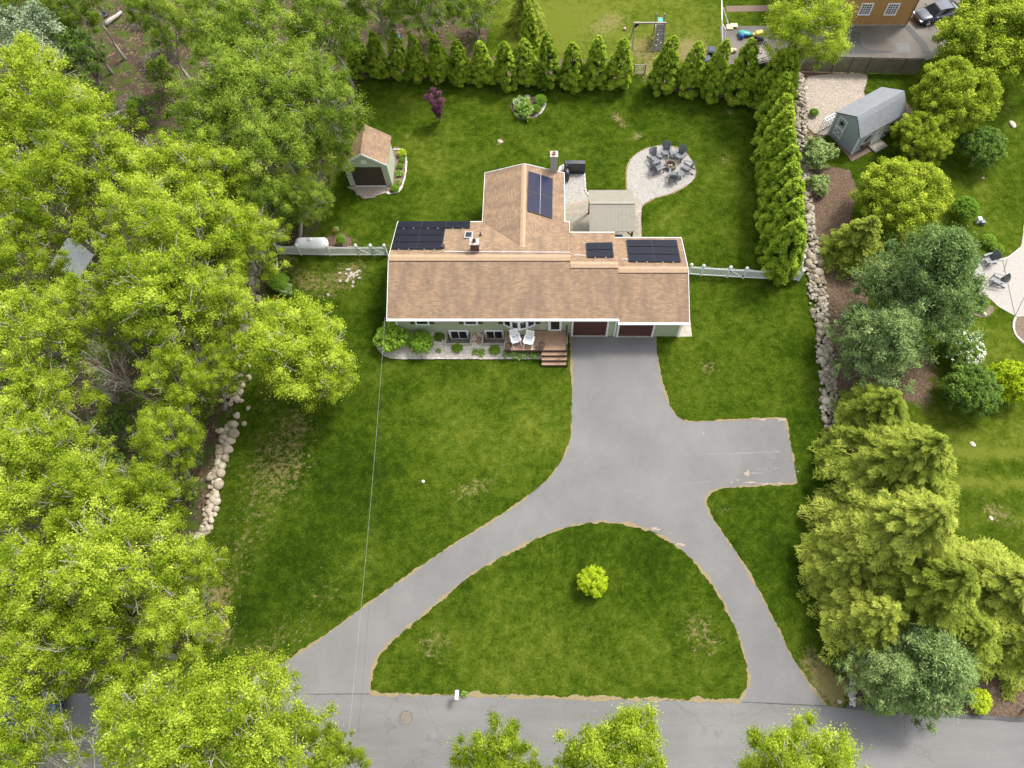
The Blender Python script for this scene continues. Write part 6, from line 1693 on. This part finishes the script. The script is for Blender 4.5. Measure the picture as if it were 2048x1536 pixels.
# ------------------------------------------------------------ evergreens
rt = random.Random(17)
def arbor(seed, Rr=1.0, Hh=4.6, nl=20000, size=.12, mat='arbor'):
    rg = np.random.default_rng(seed); cen = []; rad = []; out = []
    for k in range(210):
        t = rg.random() ** .85; ph = rg.random() * 6.283
        r_ = Rr * (1 - t) ** .5 * (min(1, (t + .1) / .2)) ** .5 * rg.uniform(.72, 1.02) * (1 + .08 * math.sin(3 * ph + seed))
        cen.append((r_ * math.cos(ph), r_ * math.sin(ph), .12 + t * (Hh - .2))); rad.append(.1 + .2 * (1 - t) * Rr)
    cen = np.array(cen); rad = np.array(rad)
    k = rg.choice(len(cen), nl, p=rad ** 2 / (rad ** 2).sum())
    d = unit(rg.normal(size=(nl, 3)))
    c = cen[k] + d * (rg.random(nl) ** .5 * rad[k])[:, None] * np.array([1, 1, .9])
    rad_out = unit(np.stack([cen[k][:, 0], cen[k][:, 1], np.full(nl, .35)], 1))
    side = unit(np.cross(rad_out, [0, 0, 1.]))
    nr = side * rg.normal(0, .55, (nl, 1)) + rad_out * .6 + rg.normal(0, .4, (nl, 3)) + np.array([0, 0, .9])
    tn = rad_out * .9 + np.array([0, 0, .3]) + rg.normal(0, .35, (nl, 3))
    s_ = size * np.exp(rg.normal(0, .2, nl))
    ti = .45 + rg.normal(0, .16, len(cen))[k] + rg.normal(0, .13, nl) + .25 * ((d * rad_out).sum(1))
    m = MB(); m.tube((0, 0, 0), (0, 0, Hh * .85), .08, .02, 7); o = m.build('tmp', 'bark'); tm = o.data; bpy.data.objects.remove(o)
    return tm, leaves_mesh('arbor_leaves', c, nr, tn, s_ * 1.2, s_ * .55, ti, mat)
ARB = [arbor(s) for s in (1, 2, 3, 4, 5)]
ROWN = [(724, 156, 1.15), (763, 158, 1.2), (803, 161, 1.12), (843, 163, 1.12), (884, 166, 1.15), (925, 170, 1.18), (968, 170, 1.22), (1014, 178, 1.25), (1054, 174, 1.2), (1097, 178, 1.25), (1143, 182, 1.28), (1190, 178, 1.3), (1235, 180, 1.3),
        (1322, 188, 1.35), (1374, 192, 1.35), (1418, 200, 1.35), (1474, 205, 1.45), (1520, 222, 1.5), (1548, 238, 1.45), (1556, 205, 1.3)]
for i, (x, y, s_) in enumerate(ROWN):
    X, Y = P(x, y - 9)
    lab = ['leftmost, half under the mid-green tree', 'left of the blue tarp, next to the leftmost', 'with the blue tarp just behind its left side', 'with the blue tarp just behind its right side', 'behind and left of the purple tree', 'directly behind the purple tree', 'next one right of the purple tree', 'just left of the oval flower bed', 'directly behind the oval flower bed', 'just right of the oval flower bed', '', 'next but one left of the garden gate', 'touching the left side of the garden gate', 'touching the right side of the garden gate', 'just left of the two dark bins', 'in front of the two dark bins', 'in front of the utility trailer', 'right of the utility trailer, before the hedge corner', 'on the hedge corner itself', 'behind the hedge corner, next to the cinder blocks'][i]
    if i == 10: lab = 'third one left of the garden gate'
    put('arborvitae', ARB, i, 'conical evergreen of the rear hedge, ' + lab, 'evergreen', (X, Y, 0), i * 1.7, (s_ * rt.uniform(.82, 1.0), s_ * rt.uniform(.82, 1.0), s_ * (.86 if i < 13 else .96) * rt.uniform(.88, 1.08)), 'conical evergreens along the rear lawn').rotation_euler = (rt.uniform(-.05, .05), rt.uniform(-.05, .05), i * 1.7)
ROWE = [(1536, 268, 1.45), (1538, 303, 1.45), (1538, 340, 1.5), (1541, 376, 1.5), (1544, 412, 1.55), (1546, 448, 1.55), (1548, 482, 1.6), (1549, 517, 1.55), (1552, 551, 1.55)]
for i, (x, y, s_) in enumerate(ROWE):
    X, Y = P(x, y - 12)
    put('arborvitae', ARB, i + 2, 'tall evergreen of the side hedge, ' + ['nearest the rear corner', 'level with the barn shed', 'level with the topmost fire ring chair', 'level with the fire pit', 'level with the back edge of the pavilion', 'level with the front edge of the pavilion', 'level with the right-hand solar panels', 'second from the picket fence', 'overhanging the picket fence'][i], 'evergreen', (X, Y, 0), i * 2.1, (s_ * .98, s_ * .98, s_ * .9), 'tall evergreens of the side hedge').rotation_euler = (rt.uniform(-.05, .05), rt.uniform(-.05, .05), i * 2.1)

def conif(seed, Rr, Hh, mat, layers=30, per=11, leaf=(.3, .06), droop=.25, upb=.15, nlf=60, spread=.3, p=.8, zb=.06, tint0=.5, tuft=False):
    rg = np.random.default_rng(seed); C = []; Nn = []; T = []; TI = []; m = MB()
    m.tube((0, 0, 0), (0, 0, Hh * .93), .05 * Rr + .06, .02, 9)
    for L in range(layers):
        t = (L + .5) / layers; z = Hh * (zb + (1 - zb) * t); rl = Rr * (1 - t) ** p + .12
        for b_ in range(max(5, int(per * (.5 + .5 * (1 - t))))):
            ph = rg.random() * 6.283; ln = rl * rg.uniform(.68, 1.12)
            d = np.array([math.cos(ph), math.sin(ph), 0]); side = np.array([-d[1], d[0], 0])
            n = int(nlf * (.35 + .65 * ln / Rr)); u = rg.random(n) ** .6; 
            sw = (rg.random(n) - .5) * 2 * spread * ln * np.minimum(1, 1.25 - u) * (.35 + .65 * u)
            zz = z + ln * (upb * u - droop * u * u) - .25 * np.abs(sw) + rg.normal(0, .035, n)
            pos = d[None] * (u * ln)[:, None] + side[None] * sw[:, None]; pos[:, 2] = zz
            tn = d[None] * .9 + side[None] * (np.sign(sw) * .75)[:, None] + rg.normal(0, .25, (n, 3)); tn[:, 2] -= .15 * u
            nr = np.tile([0, 0, 1.], (n, 1)) + rg.normal(0, .45, (n, 3)) + d[None] * .25
            if tuft: tn = rg.normal(size=(n, 3)) + d[None] * .8 + np.array([0, 0, .9]); nr = rg.normal(size=(n, 3))
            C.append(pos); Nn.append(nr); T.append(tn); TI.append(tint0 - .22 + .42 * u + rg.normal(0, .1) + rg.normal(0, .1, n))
            if b_ % 3 == 0 and rl > .5: m.path([(0, 0, z), (d[0] * ln * .5, d[1] * ln * .5, z + ln * (upb * .5 - droop * .25)), (d[0] * ln * .9, d[1] * ln * .9, z + ln * (upb * .9 - droop * .81))], [.04, .025, .01], 4)
    C, Nn, T, TI = map(np.concatenate, (C, Nn, T, TI)); k = len(C)
    o = m.build('tmp', 'bark'); tm = o.data; bpy.data.objects.remove(o)
    s_ = np.exp(rg.normal(0, .25, k))
    return tm, leaves_mesh('needles', C, Nn, T, leaf[0] * s_, leaf[1] * s_, TI, mat)
HEM = [conif(s, 3.6, 8.5, 'hemlock', 30, 11, (.22, .05), .34, .2, 300, .4, .75) for s in (5, 6, 7)]
BIGHEM = [conif(s, 4.8, 10.5, 'hemlock', 38, 14, (.24, .05), .36, .2, 420, .3, .8, .05) for s in (15, 16)]
def pine(seed, Rr=4., Hh=10., nl=60000):
    """rounded plumes of needles along upswept limbs"""
    rg = np.random.default_rng(seed); m = MB(); m.tube((0, 0, 0), (0, 0, Hh * .92), .26, .05, 9)
    cen, rad = [], []
    for L in range(15):
        t = (L + .5) / 15; z = Hh * (.2 + .78 * t); rl = Rr * (1 - t) ** .65
        for b_ in range(8):
            ph = L * 1.1 + b_ * .785 + rg.normal(0, .2); ln = rl * rg.uniform(.65, 1.1) + .2
            d = np.array([math.cos(ph), math.sin(ph)])
            m.path([(0, 0, z), (d[0] * ln * .5, d[1] * ln * .5, z + .1), (d[0] * ln * .92, d[1] * ln * .92, z + .35 * ln * .4)], [.06, .04, .015], 5)
            for q in range(5):
                u = rg.uniform(.35, 1.02); w_ = rg.normal(0, .16) * ln
                cen.append((d[0] * ln * u - d[1] * w_, d[1] * ln * u + d[0] * w_, z + .3 * u * ln * .5 + rg.normal(0, .1))); rad.append(rg.uniform(.3, .55) * (Rr / 4) ** .5)
    cen = np.array(cen); rad = np.array(rad)
    k = rg.choice(len(cen), nl, p=rad ** 2 / (rad ** 2).sum()); d = unit(rg.normal(size=(nl, 3)) + np.array([0, 0, .35]))
    c = cen[k] + d * ((np.abs(rg.normal(0, .55, nl)) + .1) * rad[k])[:, None]
    ti = .5 + rg.normal(0, .14, len(cen))[k] + rg.normal(0, .12, nl) + .12 * d[:, 2]
    o = m.build('tmp', 'bark'); tm = o.data; bpy.data.objects.remove(o)
    return tm, leaves_mesh('pine_needles', c, rg.normal(size=(nl, 3)) + np.array([0, 0, .8]), d + rg.normal(0, .3, (nl, 3)), .24, .065, ti, 'pine')
PINE = [pine(3), pine(4)]
BIGPINE = [pine(9, 5.0, 10.5, 115000)]
def dome(seed, Rr, Hh, mat, nl, size=.12, lumps=150, asp=.55, up=.8, lr=(.12, .2), tint0=.5, rough=.12, cvar=.14, zlo=.12, stem=True, updir=0.):
    rg = np.random.default_rng(seed); d = unit(rg.normal(size=(lumps, 3))); d[:, 2] = np.where(d[:, 2] < -.3, -d[:, 2], d[:, 2])
    lob = 1 + rough * np.sin(3 * np.arctan2(d[:, 1], d[:, 0]) + seed) + rg.normal(0, rough * .5, lumps)
    r_ = rg.uniform(.6, .95, lumps) * lob
    cen = np.stack([d[:, 0] * Rr * r_, d[:, 1] * Rr * r_, Hh * .5 + d[:, 2] * Hh * .5 * r_], 1); cen[:, 2] = np.maximum(cen[:, 2], Hh * zlo)
    rad = Rr * rg.uniform(lr[0], lr[1], lumps)
    c, nr, tn, ln, wd, ti = clump_leaves(rg, cen, rad, nl, .9, up, size, asp, tint0, .13, cvar, .5)
    if updir: tn = tn * .5 + np.array([0, 0, updir]) + unit(cen.mean(0) * 0 + c) * .5
    c[:, 2] = np.maximum(c[:, 2], .02)
    m = MB()
    for k in range(7):
        a = k * .9; m.tube((0, 0, 0), (math.cos(a) * Rr * .55, math.sin(a) * Rr * .55, Hh * .6), .03 * Rr + .01, .01, 5)
    m.tube((0, 0, 0), (0, 0, Hh * .7), .05 * Rr + .01, .02, 6)
    o = m.build('tmp', 'bark'); tm = o.data; bpy.data.objects.remove(o)
    return tm, leaves_mesh('foliage', c, nr, tn, ln, wd, ti, mat)
JUN = [dome(s, 3., 6., 'juniper', 75000, .14, 420, .42, .5, (.08, .15), .5, .1, .16, .05, updir=.6) for s in (21, 22)]
def place(protos, i, nm, cat, px, py, zc, sc, label, rz=0., group=None, parts=('trunk', 'crown')):
    X, Y = P(px, py, zc); return put(nm, protos, i, label, cat, (X, Y, 0), rz, sc, group, parts)
place(JUN, 0, 'golden_conifer', 'evergreen', 1905, 200, 3.2, (1.15, 1.15, 1.05), 'rounded golden-green conifer beside the grey barn shed, above the round dark shrub')
place(JUN, 1, 'golden_conifer', 'evergreen', 1985, 85, 3.5, (1.7, 1.6, 1.15), 'large darker golden conifer in the upper right corner')
place(JUN, 1, 'golden_conifer', 'evergreen', 1845, 280, 2.0, (.85, .85, .7), 'small golden conifer just right of the barn shed door', 1.)
place(JUN, 0, 'golden_conifer', 'evergreen', 1800, 395, 3.0, (1.2, 1.15, .95), 'broad golden-tipped conifer below the grey barn shed', .4)
place(HEM, 1, 'golden_hemlock', 'evergreen', 1722, 478, 2.4, (.72, .72, .6), 'smaller golden conifer in front of the brown mulch strip', 1.4)
place(BIGPINE, 0, 'blue_pine', 'pine', 1832, 585, 4.5, (1.0, 1.0, 1.0), 'large blue-green pine beside the concrete patio')
place(PINE, 1, 'blue_pine', 'pine', 1765, 685, 3.6, (.92, .92, .7), 'smaller blue-green pine leaning over the stone wall', .8)
place(PINE, 1, 'blue_pine', 'pine', 1860, 1335, 4, (.88, .88, .7), 'grey-green pine at the lower right beside the street', 2.)
place(PINE, 0, 'blue_pine', 'pine', 1775, 1350, 3, (.6, .6, .55), 'small dark pine at the end of the pale stone row', .5)
for i, (big, x, y, zc, s_, h_, lab) in enumerate([(0, 1765, 815, 3.0, .85, .62, 'upper golden hemlock of the right-hand screen, just below the blue pine'), (0, 1708, 880, 2.3, .52, .45, 'small golden hemlock against the stone wall at the top of the screen'), (1, 1808, 935, 4, 1.02, .86, 'second golden hemlock down the right-hand screen'), (1, 1800, 1070, 4.5, 1.05, .98, 'broad tall golden hemlock in the middle of the right-hand screen'), (0, 1700, 1120, 3.0, .75, .62, 'golden hemlock reaching furthest left toward the narrow drive'),
                                          (1, 1855, 1180, 4.5, .92, .9, 'golden hemlock in the lower half of the screen behind the foremost one'), (0, 1752, 1235, 3.2, .95, .72, 'lowest golden hemlock on the drive side of the screen'), (0, 1945, 1265, 4, .95, .7, 'golden hemlock beside the grey-green street pine'), (0, 2020, 1175, 4, 1.1, .75, 'hemlock cut by the right edge, above the bark mulch'), (0, 2065, 1270, 3, .9, .6, 'dark hemlock at the right edge next to the bark mulch')]):
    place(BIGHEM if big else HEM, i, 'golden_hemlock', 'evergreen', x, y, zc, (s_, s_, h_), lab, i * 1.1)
B1 = [dome(41, 1., 1.6, 'bush', 17000, .07, 520, .6, 1.0, (.08, .12), .5, .03, .08)]
B2 = [dome(42, 1., 1.6, 'lime', 13000, .085, 260, .6, .9, (.11, .18), .5, .07)]
B3 = [dome(43, 1., 1.6, 'leaf_c', 17000, .075, 340, .6, .9, (.1, .15), .6, .04)]
BP = [dome(44, 1., 1.3, 'pine', 6000, .16, 120, .3, .4, (.12, .22), .7)]
HS = [dome(45, 1., .9, 'hosta', 700, .3, 24, .4, .6, (.2, .4), .5, .1)]
BR = [dome(46, 1., 1.2, 'rust', 900, .12, 50, .35, .3, (.12, .3), .5, .25)]
place(B2, 0, 'round_bush', 'bush', 1185, 1163, .9, (1.0, 1.0, 1.0), 'round lime-green bush standing alone in the drive island lawn', parts=('stem', 'foliage'))
BL = [(B3, 1955, 306, 1, 2.0, 'round_shrub', 'round dark green shrub below the golden conifer at the right'), (B3, 1936, 785, 1.2, 2.0, 'round_shrub', 'large clipped round dark shrub below the white-flowering bush'),
      (B2, 2018, 768, 1, 1.65, 'bright_shrub', 'bright green round shrub right of the clipped dark one'), (B1, 1925, 424, .5, 1.1, 'bright_shrub', 'bright green shrub above the white garden ornament'),
      (B1, 1978, 480, .4, .6, 'small_shrub', 'small green shrub left of the patio edging, upper one'), (B1, 1995, 498, .4, .55, 'small_shrub', 'small green shrub touching the patio edging'), (B1, 1967, 605, .4, .5, 'small_shrub', 'small round green shrub on the mulch beside the patio'), (B1, 1935, 615, .3, .55, 'small_shrub', 'leafy shrub on the mulch under the blue pine'),
      (BP, 1640, 302, 1.3, 1.45, 'feathery_shrub', 'feathery pale green shrub at the corner of the barn shed'), (BP, 1639, 366, .9, 1.0, 'feathery_shrub', 'feathery pale green shrub on the stone wall below the barn shed'),
      (B1, 843, 688, .6, 1.0, 'round_shrub', 'large clipped round green shrub in the front gravel bed'), (B1, 914, 693, .5, .46, 'small_shrub', 'small round green shrub before the left window well'), (B1, 989, 697, .5, .44, 'small_shrub', 'small round green shrub before the right window well'),
      (B1, 682, 482, .4, .42, 'clipped_shrub', 'small clipped egg-shaped shrub right of the propane tank'), (B2, 1959, 1400, .5, .75, 'golden_shrub', 'golden shrub at the street edge on the bark mulch'), (B2, 1770, 1405, .4, .7, 'golden_shrub', 'low golden shrub under the street pine'), (B2, 1745, 1385, .4, .6, 'golden_shrub', 'low yellow shrub beside the pale stone row'),
      (B1, 1560, 150, .5, .8, 'small_shrub', 'weedy green shrub by the cinder blocks'), (B1, 1628, 225, .3, .45, 'small_shrub', 'low weed growing on the gravel yard beside the wall'),
      (B2, 803, 304, .4, .42, 'small_shrub', 'yellow-green shrub at the back of the shed mulch bed'), (B1, 804, 318, .3, .3, 'small_shrub', 'dark green tuft behind the hostas of the shed bed'), (B1, 790, 376, .3, .4, 'small_shrub', 'grassy green clump at the front corner of the shed bed'), (B1, 800, 332, .2, .32, 'small_shrub', 'green plant in the middle of the shed mulch bed'),
      (B1, 1081, 202, .3, .62, 'small_shrub', 'dark green clump at the back of the oval flower bed'), (B1, 1072, 218, .3, .5, 'small_shrub', 'green clump at the right of the oval flower bed'),
      (BR, 583, 422, .4, .55, 'rusty_shrub', 'rusty orange dead shrub below the garden shed trees'), (BR, 551, 598, .3, .4, 'rusty_shrub', 'rusty orange shrub at the lawn edge below the picket fence'), (BR, 956, 668, .7, .75, 'rusty_shrub', 'reddish thin shrub between the two window wells'), (BR, 670, 462, .3, .3, 'rusty_shrub', 'small rusty plant behind the clipped egg-shaped shrub'),
      (B3, 878, 668, .7, .5, 'small_shrub', 'flat dark shrub against the wall right of the clipped round one'), (B1, 552, 555, 1.2, .85, 'small_shrub', 'shrub at the left lawn edge under the picket fence'), (BP, 568, 572, .8, .6, 'feathery_shrub', 'feathery olive shrub at the left edge of the side lawn')]
for i, (pr, x, y, zc, r_, nm, lab) in enumerate(BL):
    place(pr, 0, nm, 'shrub', x, y, zc, (r_, r_, r_ * (1.5 if 'egg' in lab else .8 if r_ < 1 else 1)), lab, i * .7, parts=('stem', 'foliage'))
place(B1, 0, 'round_shrub', 'shrub', 2040, 15, 1.2, (1.2, 1.2, 1.6), 'leafy shrub in the top right corner') if False else None
# dark fir top at the top edge
place(HEM, 2, 'dark_conifer', 'evergreen', 1050, -5, 3, (.55, .55, .6), 'dark conifer at the top edge beside the far lawn').children[1]
place(ARB, 1, 'young_conifer', 'evergreen', 1058, 60, 2, (.9, .9, 1.1), 'dark young conifer standing behind the evergreen row')
# hydrangea at the house corner, with pale blossoms
hx = place([dome(47, 1., 1.5, 'bush', 9000, .13, 110, .75, .8, (.12, .2), .85)], 0, 'hydrangea', 'shrub', 785, 672, 1.1, (1.25, 1.25, 1.2), 'big light-green hydrangea with a few pale blossoms at the house corner', parts=('stem', 'foliage'))
def blossoms(par, seed, n, r0, h0, size, side=None):
    rg = np.random.default_rng(seed); d = unit(rg.normal(size=(n, 3))); d[:, 2] = np.abs(d[:, 2])
    if side is not None: d = unit(d + np.array(side))
    c0 = np.stack([d[:, 0] * r0, d[:, 1] * r0, h0 * .5 + d[:, 2] * h0 * .52], 1)
    k = rg.integers(0, n, n * 12); c = c0[k] + rg.normal(0, size * .8, (n * 12, 3))
    me = leaves_mesh('petals', c, rg.normal(0, .6, (n * 12, 3)) + np.array([0, 0, 1]), rg.normal(size=(n * 12, 3)), size, size * .9, np.full(n * 12, .5), 'flower')
    o = bpy.data.objects.new('blossoms', me); COL.objects.link(o); o.parent = par
blossoms(hx, 1, 16, .95, 1.2, .07, (-1.2, 0, 0))
wf = place(B3, 0, 'flowering_shrub', 'shrub', 1922, 700, 1, (1.65, 1.65, 1.3), 'shrub covered in white blossom beneath the blue pine', parts=('stem', 'foliage'))
blossoms(wf, 2, 110, .98, 1.45, .05, (.5, 0, .2))
fb = place(HS, 0, 'flowering_plant', 'plant', 1042, 208, .3, (.85, .85, .8), 'white-flowering plant in the oval flower bed on the back lawn', parts=('stem', 'foliage')); blossoms(fb, 3, 40, .8, .8, .08)
place(HS, 0, 'lily_clump', 'plant', 1050, 226, .3, (.85, .85, 1.0), 'strappy light-green lily clump at the front of the oval flower bed', 1., parts=('stem', 'foliage'))
for i, (x, y, r_, lab) in enumerate([(950, 703, .32, 'pale hosta between the two small round shrubs of the front bed'), (962, 706, .36, 'bright hosta just right of the pale one in the front bed'), (1013, 708, .36, 'hosta in front of the deck, leftmost of four'), (1033, 708, .5, 'hosta in front of the deck, second of four'), (1050, 709, .42, 'hosta in front of the deck, third of four'), (1069, 709, .42, 'hosta in front of the deck, nearest the steps'),
                                       (877, 700, .3, 'sparse low plant right of the clipped round shrub in the front bed'), (798, 347, .38, 'pale variegated hosta in the shed mulch bed'), (797, 364, .3, 'small hosta near the front of the shed mulch bed'), (672, 458, .25, 'small plant in the dry patch behind the propane tank'), (928, 1388, .22, 'weed tuft at the foot of the mailbox')]):
    place(HS, 0, 'hosta', 'plant', x, y, .15, (r_, r_, r_ * .9), lab, i * .9, parts=('stem', 'foliage'))
# purple-leaved small tree, narrow at the foot
def purple():
    rg = np.random.default_rng(8); cen = []; rad = []
    m = MB(); m.tube((0, 0, 0), (0, 0, .7), .06, .05, 7)
    for k in range(46):
        u = rg.random(); ph = rg.random() * 6.283; r_ = (.18 + 1.0 * u) * rg.uniform(.3, 1) * .85
        p = (r_ * math.cos(ph), r_ * math.sin(ph) * .8, .5 + u * 2.6 + rg.uniform(-.1, .1)); cen.append(p); rad.append(.16 + .14 * u)
        m.path([(0, 0, .5), (p[0] * .5, p[1] * .5, .4 + p[2] * .45), p], [.03, .02, .008], 4)
    c, nr, tn, ln, wd, ti = clump_leaves(rg, cen, rad, 5200, .9, .5, .11, .6)
    o = m.build('tmp', 'bark'); tm = o.data; bpy.data.objects.remove(o)
    return tm, leaves_mesh('purple_leaves', c, nr, tn, ln, wd, ti, 'purple')
X, Y = P(880, 243); put('purple_tree', [purple()], 0, 'small purple-leaved tree standing alone on the back lawn', 'tree', (X, Y, 0))
for o in list(bpy.data.objects):
    if o.name.startswith('tmp'): bpy.data.objects.remove(o)
